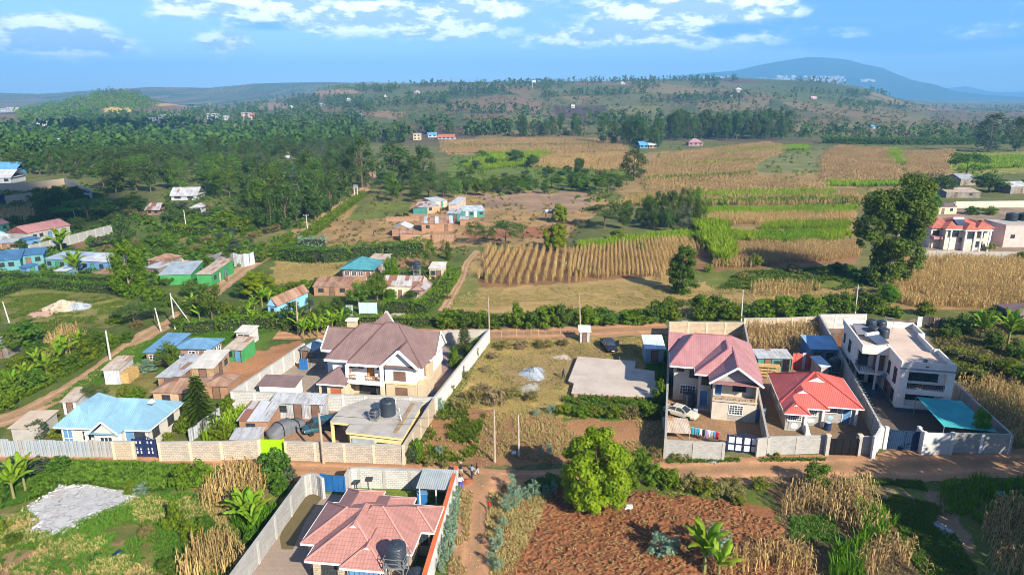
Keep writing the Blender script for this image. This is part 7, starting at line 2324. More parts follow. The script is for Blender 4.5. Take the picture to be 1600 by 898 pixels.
for a_ in(('column',1067,458,384,44,'slim dark green columnar tree at the near edge of the maize'),('mango',868,391,347,41,'bright green round tree below the bare brown field'),('mango',874,348,317,26,'small bright green tree beside the hut on stilts'),
	('acacia',944,356,312,84,'flat topped pale green acacia left of the dark grove in the fields'),('acacia',790,385,341,64,'spreading acacia right of the farmstead'),('acacia',742,382,341,36,'small open acacia in front of the farmstead stores'),
	('tallm',672,425,376,26,'ragged young tree at the end of the dense hedge'),('column',700,406,378,9,'very thin young tree below the farmstead'),('lime',204,463,378,50,'tall lime green tree beside the blue terrace'),('roundd',196,392,
	332,34,'dark tree behind the tall lime green tree'),('roundd',70,338,290,42,'dark tree left of the broad acacia in the valley'),('roundd',98,335,287,44,'dark round tree between the unfinished wall and the acacia'),('roundd',124,318,
	289,36,'dark spreading tree below the sloping unfinished wall'),('acaciad',138,345,307,92,'very broad flat acacia behind the pink and solar roof'),('acaciad',205,335,301,56,'dark flat topped tree right of the broad acacia'),('cone',
	268,352,306,32,'pointed dark tree in front of the tin workshop'),('roundd',122,362,338,26,'small dark tree at the end of the pink and solar roof'),('roundd',35,394,374,22,'small dark tree in front of the brown tin shack'),('tall',
	566,293,212,42,'tall dark tree where the red lane enters the wood'),('tall',616,288,226,60,'broad dark tree right of the red lane'),('tall',662,284,229,42,'dark tree beside the bright green meadow'),('roundd',640,290,240,40,'dark tree between the two tall ones right of the red lane'),
	('tall',990,282,233,40,'tall dark tree rising from the hedge line in the fields'),('acaciad',950,302,268,70,'dark spreading tree at the corner of the bare field'),('roundd',805,256,232,32,'dark round tree on the bright green meadow'),
	('roundd',832,262,240,22,'small grey green tree right of the round one on the meadow'),('roundd',905,272,245,20,'small dark tree in the dry maize beyond the meadow'),('roundd',887,272,258,18,'low dark tree left of the small one in the dry maize'),
	('acaciad',1508,285,231,66,'layered dark acacia beyond the villa'),('tallg',1544,238,178,52,'tall grey green tree at the right end of the long treeline'),('tall',1586,236,184,34,'dark tree at the right edge beside the grey green one'),
	('roundd',1545,300,270,60,'dark bushy tree among the shacks behind the villa'),('roundd',1470,305,272,50,'dark tree beside the sagging brown shack'),('round',1598,300,280,30,'green tree beside the grey tin shed at the right edge'),
	('lime',1432,330,282,40,'yellow green tree top joining the very tall dark tree'),('round',1450,345,300,40,'bushy green tree left of the villa wall'),('roundd',1490,388,365,28,'dark round shrub tree in front of the villa'),('round',
	1500,388,360,20,'leafy shrub tree against the villa bay'),('round',332,500,440,52,'loose bright tree with pale trunk beside the lane bend'),('mango',404,466,421,52,'dense round bright tree beside the green shops'),('roundd',378,466,
	440,34,'dark tree in the shade left of the dense round tree'),('round',300,465,436,38,'blue green tree below the green house'),('acacia',210,508,470,64,'layered acacia at the edge of the grassy plot'),('acaciad',242,500,465,46,'dark layered tree beside the short pole'),
	('bushd',40,540,500,66,'large dark round bush at the left edge of the plot'),('round',18,556,512,40,'green tree at the left edge beside the tin shed'),('round',266,582,533,44,'leafy tree in front of the blue roofed brick house'),
	('roundd',455,512,468,42,'grey green tree beside the blue gabled house'),('tallg',486,502,464,22,'willowy grey tree behind the banana clump'),('round',508,505,470,30,'bushy green tree behind the mansion at left'),('roundd',525,500,
	462,30,'dark green tree beside the light blue gate'),('lime',612,440,402,26,'yellow green tree right of the teal roof'),('round',590,470,424,40,'large bush of a tree before the teal roofed house'),('round',560,480,440,44,'bushy tree right of the dark rusty shack'),
	('roundd',644,471,452,28,'blackish round tree against the patched roof house'),('lime',610,470,452,22,'small lime round tree against the cream house wall'),('round',1275,762,722,54,'round dark green bush tree beside the road at right'),
	):
	ptree(*a_[:5],a_[5])
for i,(x,y_,ty,w_,k) in enumerate([(1012,350,305,26,'tallm'),(1030,355,300,30,'tall'),(1048,356,298,30,'tall'),(1066,354,294,28,'tall'),(1082,352,293,28,'tallm'),(1094,354,310,24,'tallm'),(1022,360,325,24,'roundd'),(1070,361,322,24,
	'tallg'),(1044,362,322,26,'roundd'),(1000,352,322,22,'roundd'),(975,358,325,26,'roundd'),(980,345,310,24,'round')]):
	BATCH.append((ptree(k,x,y_,ty,w_,'tree','grove among the maize fields'),TONE[k],'tree of the dark grove among the maize fields','grove',x))
def scatter_px(poly,n,mind=0.0):
	xs, ys_ =[p[0]for p in poly],[p[1]for p in poly]
	out, tries =[], 0
	while len(out) < n and tries < n * 60:
		tries += 1
		x, y_ = random.uniform(min(xs),max(xs)), random.uniform(min(ys_),max(ys_))
		if not in_poly(np.array([x]),np.array([y_]),poly)[0]:
			continue
		if mind and any((x-a)**2+((y_-b)*2.2)**2<mind**2 for a,b in out):
			continue
		out.append((x,y_))
	return sorted(out,key=lambda q:q[1])
for lab, grp, poly, n, kinds, hr, mind in(('tree of the wood left of the red lane','wood left of the red lane',[(395,300),(440,285),(500,290),(545,285),(540,318),(490,350),(440,362),(385,358)],46,['tall','tall','tallm','tallg','roundd'],
	(12,18),10),('tree of the wood behind the tin workshop','valley wood',[(150,300),(210,268),(300,262),(420,262),(470,290),(395,300),(350,318),(330,300),(262,298),(160,312)],44,['tall','roundd','acaciad','tallm','roundd','acacia'],
	(10,16),15),('tree of the wood at the upper end of the red lane','wood at the lane end',[(470,285),(480,250),(545,240),(555,285),(500,296)],20,['tallg','tallg','tall','roundd'],(12,18),12),('tree behind the half built compound','valley trees behind the compound',
	[(0,270),(60,262),(200,255),(420,240),(560,232),(545,250),(420,262),(180,270),(120,282),(30,274)],58,['tall','roundd','cone','roundd'],(10,17),14),('tree above the farmstead','trees above the farmstead',[(580,300),(640,288),(720,
	292),(720,312),(690,318),(610,316)],14,['acacia','acacia','round','roundd'],(7,10),17),('tree along the top of the bare field','hedge line above the bare field',[(700,296),(745,300),(930,290),(985,285),(985,296),(930,300),(745,307)],
	26,['roundd','round','acaciad'],(5,8),11),):
	for x, y_ in scatter_px(poly,n,mind):
		p = at(x,y_)
		k = random.choice(kinds)
		H = random.uniform(*hr)
		BATCH.append((plant(k,p,H,H*SPEC[k][1]/SPEC[k][0]*random.uniform(.75,1.1),lab,'tree',grp),TONE[k],lab,grp,x))
def farwood(name,label,trees,m,quads=22):
	"""trees: (point, H, W)"""
	Vs, Fs, Rs =[],[],[]
	k = 0
	for p, H, W in trees:
		ncl = 4
		c =[(rng.uniform(-.25,.25)*W,rng.uniform(-.25,.25)*W,H*rng.uniform(.3,.82),W*.26,W*.26,H*.2)for _ in range(ncl)]
		c.append((0,0,H*.85,W*.16,W*.16,H*.14))
		c.append((0,0,H*.25,W*.3,W*.3,H*.2))
		V, F_, r_ = leafcloud(c,quads,max(H*.24,W*.26),aspect=.8)
		Vs.append(V+np.array(p))
		Fs.append(F_+k)
		Rs.append(np.clip(r_*.7+rng.random()*.3,0,1))
		k += len(V)
	o = npmesh(name,np.concatenate(Vs),np.concatenate(Fs),m,rnd=np.concatenate(Rs),kind='stuff')
	tag(o,label,'wood')
	return o
def wood_px(polys,hr,asp=.74):
	out =[]
	for poly, n in polys:
		for x, y_ in scatter_px(poly,n):
			p = at(x,y_)
			H = random.uniform(*hr)
			out.append(((p.x,p.y,p.z-.5),H,H*asp*random.uniform(.7,1.2)))
	return out
farwood('woodland','dark woodland filling the valley at left in the distance',wood_px([([(0,205),(60,185),(150,190),(240,190),(330,185),(420,185),(560,205),(560,235),(420,240),(200,250),(0,262)],900),([(100,190),(150,178),(260,178),
	(330,166),(420,160),(420,180),(330,190),(180,198)],300)],(10,17)),LF['dark'],26)
farwood('woodland','dark stands of trees on the middle slopes of the far hill',wood_px([([(400,176),(470,172),(560,186),(580,200),(560,214),(400,206)],210),([(405,150),(520,150),(580,158),(575,170),(455,170),(405,160)],120),([(555,
	136),(615,138),(620,147),(555,147)],50),([(630,150),(652,150),(652,167),(634,167)],16),([(655,154),(702,152),(700,163),(657,164)],34),([(700,140),(800,138),(800,148),(705,152)],70),([(515,166),(590,164),(585,176),(518,174)],40),([(655,
	192),(705,196),(705,212),(655,210)],26),([(728,200),(800,198),(800,214),(730,213)],36),([(400,208),(470,212),(560,214),(640,214),(640,226),(400,224)],90)],(10,18)),LF['dark'],26)
farwood('woodland','dark treeline and groves along the crest of the far hill',wood_px([([(640,134),(800,131),(900,128),(1000,126),(1150,124),(1150,128),(1000,131),(800,137),(640,138)],240),([(800,132),(880,130),(880,142),(805,142)],
	60),([(985,130),(1030,129),(1030,140),(985,141)],40),([(1078,126),(1124,126),(1124,139),(1080,138)],46),([(1240,126),(1330,130),(1330,135),(1240,131)],30),([(560,166),(700,158),(700,161),(560,170)],60),([(840,150),(1010,145),(1010,
	148),(840,153)],60),([(1000,159),(1190,150),(1190,153),(1000,163)],60),([(700,172),(860,178),(860,182),(700,176)],50),([(900,192),(1040,190),(1040,194),(900,196)],40),([(1230,142),(1360,150),(1360,154),(1230,146)],50),([(1355,138),
	(1400,144),(1395,152),(1360,148)],40)],(9,20)),LF['dark'],20)
farwood('woodland','trees dotted over the right hand slopes and along the far plain edge',wood_px([([(1340,162),(1450,165),(1600,168),(1600,173),(1450,170),(1340,168)],120),([(1298,156),(1345,158),(1345,172),(1300,170)],22),([(1205,
	148),(1245,150),(1243,158),(1207,157)],10),([(1100,150),(1190,152),(1190,172),(1100,168)],22),([(1300,205),(1600,206),(1600,222),(1290,216)],130),([(1250,206),(1300,206),(1300,218),(1250,217)],26),([(1340,172),(1380,176),(1370,180),
	(1340,178)],8)],(6,14)),LF['dark'],22)
farwood('forest','sunlit forest over the low hill at the upper left',wood_px([([(20,178),(60,162),(110,150),(180,148),(235,156),(250,168),(215,172),(165,170),(140,178),(90,186),(40,190)],620)],(10,16)),LF['hedge'],18)
farwood('forest','hazy forest along the far ridge at the upper left',wood_px([([(-10,151),(60,150),(140,143),(240,141),(330,142),(400,134),(480,136),(560,137),(640,138),(640,141),(400,147),(240,152),(120,150),(30,158),(-10,162)],1500)],
	(12,20)),LF['mid'],7)
for lab, grp, poly, n, hr in(('tree of the long stand beyond the maize','long eucalyptus stand',[(1040,214),(1240,212),(1240,217),(1035,221)],34,(20,30)),('tree of the grove left of the long stand','grove left of the long stand',[(935,
	222),(1030,222),(1030,232),(940,230)],14,(16,26)),('tree of the group below the tilled field','group below the tilled field',[(808,211),(912,210),(912,214),(810,215)],11,(14,24))):
	for x, y_ in scatter_px(poly,n,4):
		H = random.uniform(*hr)
		k = random.choice(['tall','tall','roundd','cone']if n!=11 else['roundd','tall'])
		BATCH.append((plant(k,at(x,y_),H,H*random.uniform(.42,.6),lab,'tree',grp),TONE[k],lab,grp,x))
def conifer(label,bx,by,ty,wpx,tiers=15,nb=9,needles=38):
	p = at(bx,by)
	m = mpx(p)
	H =(by-ty) * m / .9
	W = wpx * m
	T = thing('conifer',label,'tree',p,random.random()*6)
	MB().tube((0,0,-.2),(0,0,H),.16,.03,8).build('trunk',BARK,T)
	Vs, rn =[],[]
	for i in range(tiers):
		f = .08 + .90 * i / tiers
		L = W / 2 *(1-f) ** .85 + .15
		for b in range(nb):
			a = 6.28 *(b+(i%2)*.5) / nb + rng.uniform(-.2,.2)
			tone = rng.random()
			for k in range(needles):
				s =(k+rng.random()) / needles
				r = L *(.12+.88*s)
				z = H * f + .10 * L * math.sin(s*3.0) - .10 * L * s
				q = np.array((r*math.cos(a),r*math.sin(a),z))
				d = np.array((-math.sin(a),math.cos(a),0)) *(1 if k%2 else-1) *(.16+.30*L*.3*(1-abs(s-.4)))
				o_ = np.array((math.cos(a),math.sin(a),.1)) * .22
				Vs +=[q,q+d*.5+o_*.7+(0,0,.03),q+d+o_+(0,0,-.04),q+d*.5-o_*.1]
				rn +=[tone*.5+rng.random()*.5] * 4
	V = np.array(Vs)
	npmesh('foliage',V,np.arange(len(V)).reshape(-1,4),LF['conif'],T,rnd=np.array(rn))
conifer('tiered araucaria inside the right wall of the mansion',726,551,505,30,11,8,26)
conifer('dark green conifer behind the pale blue roof',314,668,585,62,15,10,40)
# -- hedges and rows of bushes
def hedge(label,px,w_,h,lm,dens=26,size=.26,name='hedge',ragged=.25):
	P =[at(x,y_).xy for x,y_ in px]
	T = thing(name,label,'hedge',(P[0].x,P[0].y,0))
	pts, core =[], MB()
	o = Vector((P[0].x,P[0].y))
	for a, b in zip(P[:-1],P[1:]):
		L =(b-a).length
		d =(b-a) / L
		nn = Vector((d.y,-d.x))
		n = int(L*(w_+2*h)*dens)
		u = rng.random(n) *(L+.5) - .25
		face = rng.random(n) *(w_+2*h)
		x = np.where(face<w_,face-w_/2,np.where(face<w_+h,-w_/2,w_/2))
		z = np.where(face<w_,h,(face-w_)%h)
		bump =(fbm(u/1.6+a.x,z/1.6+face,3)-.5) * 2 * ragged
		x = x *(1+bump) + rng.normal(0,.05,n)
		z = np.maximum(.05,z*(1+bump*.8))
		pts.append(np.stack([a.x-o.x+d.x*u+nn.x*x,a.y-o.y+d.y*u+nn.y*x,z],1))
		e = d * .5
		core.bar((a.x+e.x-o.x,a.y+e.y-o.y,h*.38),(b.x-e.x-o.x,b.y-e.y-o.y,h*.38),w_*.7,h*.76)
	Q = np.concatenate(pts)
	n = len(Q)
	c = np.concatenate([Q,np.full((n,3),.04)],1)
	nrm = unit(n) * .7 + np.array((0,-.15,.5))
	nrm /= np.linalg.norm(nrm,axis=1)[:,None]
	t_ = np.cross(nrm,unit(n))
	t_ /= np.linalg.norm(t_,axis=1)[:,None]
	b = np.cross(nrm,t_)
	s = size * rng.uniform(.6,1.4,n)[:,None]
	V = np.stack([Q-t_*s*.5,Q+b*s*.32,Q+t_*s*.5,Q-b*s*.32],1).reshape(-1,3)
	rnd = np.clip(fbm(Q[:,0]/2.2+50,Q[:,1]/2.2,3)*.8+rng.random(n)*.5-.15,0,1)
	npmesh('foliage',V,np.arange(n*4).reshape(n,4),LF[lm],T,rnd=np.repeat(rnd,4))
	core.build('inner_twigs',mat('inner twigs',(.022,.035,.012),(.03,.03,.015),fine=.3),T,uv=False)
hedge('trimmed hedge running along the right side of the red lane',[(568,306),(520,342),(470,382),(448,398)],2.6,2.0,'hedge',14,.4)
hedge('low hedge on the left side of the red lane below the wood',[(462,336),(430,362),(412,366)],2.2,1.6,'olive',12,.4)
hedge('clipped hedge left of the lane beside the overgrown plot',[(453,374),(425,396),(402,411)],2.0,1.8,'hedge',14,.36)
hedge('dense dark leafy hedge across the pasture below the farmstead',[(440,405),(500,410),(545,405),(600,402),(662,395)],4.2,3.4,'hedged',12,.45,ragged=.45)
hedge('bushy end of the hedge beside the red lane',[(468,392),(512,390)],3.6,3.6,'glau',9,.42,ragged=.6)
hedge('clipped hedge in front of the cream house',[(600,487),(662,488)],2.4,2.4,'hedge',20,.3)
hedge('hedge on the right of the patched roof house, beside the trail',[(655,492),(690,462),(712,430)],2.6,2.2,'hedge',16,.32)
hedge('bright hedge behind the tank of the patched roof house',[(622,437),(668,436),(700,424)],2.0,2.0,'hedge',14,.34)
hedge('long low hedge behind the mansion along the back lane',[(440,515),(520,512),(560,508),(640,508),(700,506)],2.4,1.7,'hedge',18,.3)
hedge('dark clipped hedge before the turquoise terrace',[(-20,437),(50,441),(70,440),(130,444),(185,448),(240,452)],2.6,2.2,'hedged',14,.36)
hedge('bright clipped hedge along the near side of the dark hedge',[(-20,470),(30,452),(60,448),(130,455),(195,458)],2.2,2.0,'hedged',14,.36)
hedge('bright clipped hedge below the dark tree in the valley',[(262,362),(320,368)],2.4,2.6,'hedge',10,.5)
hedge('scrub hedge from the lane bend to the blue gabled house',[(285,522),(340,516),(400,510),(440,512)],3.2,2.2,'hedge',14,.32,ragged=.5)
hedge('dark hedge at the foot of the long pasture beyond the maize',[(1285,224),(1400,226),(1500,226),(1600,224)],8,5,'hedged',2.2,1.4,ragged=.5)
hedge('hedge of yellow green scrub behind the white modern house',[(1480,556),(1505,566),(1535,572),(1560,580)],2.6,1.7,'yellow',18,.28,ragged=.5)
hedge('bright green hedge right of the white modern house',[(1484,585),(1510,597),(1535,600)],2.4,2.2,'hedge',18,.28,ragged=.4)
k_ = 0
for(x,y_,w_,ty,kd) in[(700,512,34,484,'bush'),(724,512,36,478,'bushd'),(748,512,34,480,'bush'),(775,512,34,482,'bushd'),(800,512,36,478,'bush'),(824,512,36,475,'bushd'),(850,512,36,478,'bush'),(876,511,34,474,'bushd'),(900,509,30,
	480,'bush'),(925,507,38,472,'bush'),(950,506,36,478,'bushd'),(975,505,36,476,'bush'),(1000,504,38,474,'bush'),(1026,502,40,466,'bushd'),(1050,500,40,460,'bush'),(1076,499,40,458,'acacia'),(1100,499,42,464,'bush'),(1125,499,40,466,
	'bushd'),(1148,498,34,468,'bush'),(1172,496,36,464,'bushd'),(1198,495,38,462,'bush'),(1222,494,38,464,'bush'),(1248,493,40,462,'bushd'),(1272,492,38,462,'bush'),(1300,490,40,458,'bushd'),(1326,489,36,456,'bush'),(1352,488,40,450,
	'bushd'),(1375,489,36,462,'bush')]:
	BATCH.append((ptree(kd,x+random.uniform(-6,6),y_,ty-random.uniform(-8,8),w_*random.uniform(1.05,1.5),'bush','bush row behind the back lane','bush','bush'),TONE[kd],'row bush behind the '+('end of the whitewashed wall' if x<765 else 'wire fence' if x<890 else 'tin privy' if x<930 else 'pickup and tin shed' if x<1040 else 'unfinished house' if x<1165 else 'dry maize plot' if x<1285 else 'white modern house'),
		'row%d'%((x>765)+(x>890)+(x>930)+(x>1040)+(x>1165)+(x>1285)),x))
for lab, grp, lst in(('shrub in the garden right of the modern house','overgrown garden shrubs',[(1400,496,24,478,'bush'),(1445,492,34,470,'bush'),(1500,520,46,490,'bushd'),(1482,528,36,505,'bushd'),(1530,512,50,486,'bush'),(1565,
	500,50,478,'bushd'),(1595,520,44,495,'bush'),(1550,545,40,515,'bushd'),(1590,560,40,530,'bushd'),(1575,585,40,560,'bush'),(1600,600,40,570,'bushd'),(1540,560,24,545,'busho'),(1580,575,26,560,'bushy')]),('shrub beside the villa and its tall tree',
	'villa side shrubs',[(1425,380,30,350,'bushd'),(1420,350,30,322,'bush'),(1440,320,34,298,'busho'),(1546,392,20,378,'bushy'),(1520,335,30,322,'bushd'),(1545,335,30,322,'bush'),(1596,410,24,392,'bush')]),('shrub on the plot by the whitewashed wall',
	'dry plot scrub',[(740,628,34,605,'busho'),(775,632,40,606,'bushs'),(720,640,30,622,'busho'),(800,620,36,604,'busho'),(755,612,30,596,'bushs'),(830,625,30,610,'busho'),(785,545,34,532,'busho'),(815,543,30,532,'bushs'),(850,542,34,
	530,'busho'),(880,540,24,530,'busho'),(770,560,26,550,'bushs'),(700,612,26,598,'busho'),(730,590,24,580,'busho'),(760,580,22,571,'bushs')]),('shrub along the near edge of the slab','shrubs below the slab',[(880,646,30,630,'bushy'),
	(908,650,32,632,'bush'),(932,650,30,634,'bushy'),(958,652,34,632,'bush'),(985,652,34,634,'busho'),(1010,650,32,626,'bush'),(1030,630,24,590,'bush'),(860,645,16,632,'glau'),(838,650,14,639,'glau'),(1020,652,34,630,'bushd'),(1034,600,
	20,575,'bushd')]),('shrub on the verge of the front road','roadside scrub',[(1000,735,44,700,'bush'),(1020,755,44,722,'bush'),(1045,760,46,730,'bush'),(985,762,40,728,'bush'),(1075,765,40,738,'busho'),(1100,772,44,745,'bushy'),(1125,
	775,34,750,'busho'),(1150,780,36,760,'busho'),(1145,757,30,745,'busho'),(1185,762,34,744,'bushy'),(1155,788,24,772,'bushy'),(1020,718,40,700,'busho'),(1062,716,34,704,'busho'),(1213,718,14,707,'bushy'),(860,760,50,742,'bushd'),(830,
	765,36,750,'bushd'),(650,715,30,684,'bush'),(642,722,26,700,'bushg'),(670,728,22,714,'busho'),(694,730,20,718,'busho')]),('shrub on the lower left lot','lower lot shrubs',[(290,762,44,722,'bush'),(318,758,44,718,'bush'),(340,750,
	30,728,'bushd'),(430,748,66,702,'bushd'),(455,752,30,726,'bushg'),(275,830,40,785,'bush'),(300,842,40,812,'bush'),(268,895,50,872,'bushd'),(320,825,30,806,'bushd'),(230,840,30,818,'busho'),(205,770,30,752,'bush'),(20,740,44,712,'bushg'),
	(60,738,40,712,'bushg'),(95,740,40,712,'bushd'),(220,772,28,756,'glau'),(5,830,30,812,'bushy'),(20,850,30,832,'bushd'),(395,850,30,826,'bushd'),(440,770,34,745,'bushd'),(380,740,26,722,'bush')]),('shrub on the far bank of the left lane',
	'lane bank shrubs',[(20,620,50,585,'bush'),(50,605,44,572,'bushd'),(85,585,44,556,'bush'),(110,578,40,548,'bushd'),(135,562,40,528,'bush'),(150,552,40,515,'bushd'),(165,545,36,520,'bush'),(200,534,26,516,'bushd'),(60,560,40,530,'bushd'),
	(30,580,40,552,'bush'),(10,640,40,612,'bush'),(130,545,30,520,'bush'),(180,505,30,490,'bush'),(215,512,26,500,'busho')]),('shrub in the garden around the pale blue roof','pale blue house garden',[(150,632,44,596,'acacia'),(215,622,
	34,604,'bush'),(195,622,30,600,'bushy'),(225,582,34,562,'glau'),(113,692,28,670,'bush'),(166,698,22,678,'bush'),(60,685,36,655,'bushg'),(88,684,22,665,'bushy'),(290,675,36,645,'bush'),(264,690,20,672,'bushy'),(355,640,30,618,'bush'),
	(345,690,36,655,'bush'),(372,660,26,640,'bush'),(235,580,30,566,'glau')]),('shrub growing in the mansion yard beside the long wall','mansion yard shrubs',[(712,575,26,548,'bush'),(735,560,26,535,'bushd'),(708,560,16,536,'bushd'),
	(745,545,18,525,'bush'),(720,590,18,568,'bush')]),('shrub in the brush below the green shops','brush below the shops',[(300,490,40,466,'bushd'),(355,500,40,470,'bush'),(370,510,40,486,'bush'),(262,480,34,458,'bushd'),(285,512,36,
	490,'bushd'),(430,470,40,446,'bush'),(455,456,36,438,'bush'),(425,508,36,484,'bush'),(490,512,40,486,'bush'),(540,505,36,478,'bushd'),(475,450,30,436,'bush'),(500,447,34,432,'bush'),(520,445,26,434,'bushy'),(195,500,36,480,'bushd'),
	(240,470,40,445,'bush'),(262,445,26,428,'bushd')]),('shrub of the overgrown plot with rubble','overgrown plot shrubs',[(353,385,22,367,'bush'),(265,380,40,362,'bush'),(240,385,30,365,'bushd'),(225,400,30,380,'bush'),(300,395,30,385,
	'bush'),(250,405,14,388,'bushd'),(150,385,30,372,'bushg'),(325,410,26,400,'bush'),(170,380,20,368,'bushg'),(60,345,30,332,'bushd'),(20,350,26,336,'bushd'),(180,350,30,330,'bushd'),(330,360,18,348,'bushg'),(350,355,60,328,'bush'),
	(310,352,40,335,'bush'),(375,362,40,335,'bush')]),('shrub in the shaded scrub under the very tall tree','shaded scrub',[(1385,460,36,440,'bush'),(1345,438,40,416,'bushd'),(1310,425,36,408,'bushd'),(1290,430,30,416,'bush'),(1340,470,
	26,448,'bushg'),(1352,474,20,455,'bush'),(1390,470,30,448,'lime'),(1180,418,26,396,'bushy'),(1108,425,18,412,'bushy'),(1240,425,30,412,'busho'),(905,432,14,420,'bushy'),(920,424,16,412,'bushy'),(1005,390,26,378,'bushy'),(965,375,
	30,358,'bushy'),(760,436,18,426,'bushd'),(1160,435,26,424,'busho')]),):
	for(x,y_,w_,ty,kd) in lst:
		BATCH.append((ptree(kd,x,y_,ty,w_,lab,grp,'bush','bush'),TONE[kd],lab,grp,x))
for lab, grp, poly, n in(('shrub in the scrub around the tin workshop','scrub around the tin workshop',[(150,320),(330,318),(350,345),(260,352),(180,350)],26),('shrub on the slope left of the red lane','slope left of the red lane',
	[(200,362),(430,366),(440,376),(380,405),(210,395)],22),('shrub near the half built compound','shrubs near the half built compound',[(0,340),(60,318),(150,322),(170,345),(60,356)],16),('shrub on the meadow beyond the farmstead','meadow shrubs',
	[(700,262),(760,242),(930,262),(960,285),(800,290),(710,288)],24)):
	for x, y_ in scatter_px(poly,n,12):
		kd = random.choice(['bush','bushd','bushd','bushg','busho'])
		w_ = random.uniform(14,26)
		BATCH.append((ptree(kd,x,y_,y_-w_*.55,w_,lab,grp,'bush','bush'),TONE[kd],lab,grp,x))
ORD =['leftmost','2nd from left','3rd from left','4th from left','5th from left','6th from left','7th from left','8th from left']
sets ={}
for b in BATCH:
	sets.setdefault((b[1],b[3]),[]).append(b)
for(tone,grp), lst in sets.items():
	lst.sort(key=lambda b:b[4])
	for i, b in enumerate(lst):
		b[0]['label'] = tone + ' ' + b[2]
		if 1 < len(lst) <= 8 and len(b[0]['label'].split()) < 14:
			b[0]['label'] += ', ' + ORD[i]
for lab, grp, lst in(('blue grey sapling of the row along the left side of the lane','saplings left of the lane',[(716,776),(711,794),(708,812),(704,830),(700,846),(696,862),(692,878),(690,894),(714,806),(708,838),(703,866)]),('blue grey sapling of the row along the right side of the lane',
	'saplings right of the lane',[(798,776),(792,800),(786,822),(780,840),(775,862),(768,884),(778,892),(800,768)]),('blue grey sapling at the front corner of the ploughed soil','saplings beside the big mango tree',[(812,778),(825,780),
	(838,776),(852,776),(806,792),(866,772)]),('blue grey shrub in the shade of the red plot','blue grey shrubs of the red plot',[(845,714),(858,712),(686,712),(690,642)])):
	for x, y_ in lst:
		p = at(x,y_)
		h = random.uniform(1.2,2.2)
		plant('glau',p,h,h*random.uniform(.5,.8),lab,'shrub',grp)
for x, y_, w_, ty, lab in((1033,868,44,832,'round blue grey bush on the ploughed soil'),(1052,862,26,838,'small blue grey bush right of the round one on the ploughed soil'),(1118,866,56,826,'large blue grey bush behind the foreground banana')):
	ptree('glau',x,y_,ty,w_,lab,None,'bush','bush')
# -- bananas: every leaf a part
BL =[]
for v in range(3):
	V, F_ =[],[]
	L, n = 2.3, 9
	for i in range(n+1):
		s = i / n
		x, z = L *(s-.12*s*s), .95 * math.sin(s*2.3) *(.9-.25*v) + .25 * s
		w_ = .30 * math.sin(math.pi*min(1,s*.93+.07)) ** .6
		for j, u in enumerate((-1,0,1)):
			V.append((x,u*w_+.03*math.sin(i*2+v),z-abs(u)*.10*(1+.5*math.sin(i*3+u+v))+(0 if u else .03)))
	for i in range(n):
		for j in range(2):
			a = i * 3 + j
			F_.append((a,a+1,a+4,a+3))
	BL.append(meshonly('leaf',np.array(V),np.array(F_),LF['banana'],rng.random(len(V))*.5+v*.25))
BSTEM = trunkmesh('stem',[((0,0,-.1),(0,0,1.6),.14,.10),((0,0,1.6),(.05,0,2.2),.10,.05)],mat('banana stem',(.20,.20,.07),(.15,.12,.05)))
def banana(label,bx,by,H=3.4,group=None,n=9):
	p = at(bx,by)
	T = thing('banana_plant',label,'banana plant',p,random.random()*6,group)
	s = H / 3.4
	T.scale =(s,s,s)
	o = bpy.data.objects.new('stem',BSTEM)
	COL.objects.link(o)
	o.parent = T
	for i in range(n):
		o = bpy.data.objects.new('leaf',random.choice(BL))
		COL.objects.link(o)
		o.parent = T
		o.location =(0,0,1.5+.6*i/n)
		o.rotation_euler =(random.uniform(-.3,.3),-.15-.75*i/n,i*2.4+random.uniform(-.3,.3))
banana('large bright banana plant at the bottom edge right of the ploughed soil',1100,895,4.4,n=12)
banana('second stem of the bottom edge banana, lower and to the right',1122,905,3.4)
banana('tall banana plant beside the dry maize of the lower lot',385,822,3.6,n=11)
banana('banana plant at the left edge above the stone pad',22,778,3.8)
banana('banana plant leaning at the left edge, behind the first',40,765,3.6)
banana('palm like banana clump behind the blue shed',97,396,6.0,n=14)
banana('palm like banana clump over the small pale blue shed',120,434,5.6,n=14)
banana('banana plant in the garden right of the white modern house',1530,530,4.5)
banana('yellow green banana plant at the right edge of the garden',1574,540,5.4,n=12)
for lab, grp, lst in(('banana plant of the clump behind the mansion','bananas behind the mansion',[(475,530),(486,528),(497,527),(508,524),(520,515),(533,512),(468,522)]),('banana plant on the bank beyond the left lane','bananas on the lane bank',
	[(42,600),(75,590),(92,570),(105,560),(60,575),(125,548),(22,610)]),('banana plant in the brush below the green shops','bananas below the shops',[(302,486),(388,500),(398,488),(410,480),(396,510),(420,476),(312,500)]),('low banana plant beside the drive wall',
	'bananas by the drive wall',[(398,838),(372,815),(400,818)])):
	for x, y_ in lst:
		banana(lab,x,y_,random.uniform(2.8,3.8),grp,8)
p = at(1527,690)
T = ptree('lime',1527,694,640,32,'young bright papaya like tree beside the teal shade net')
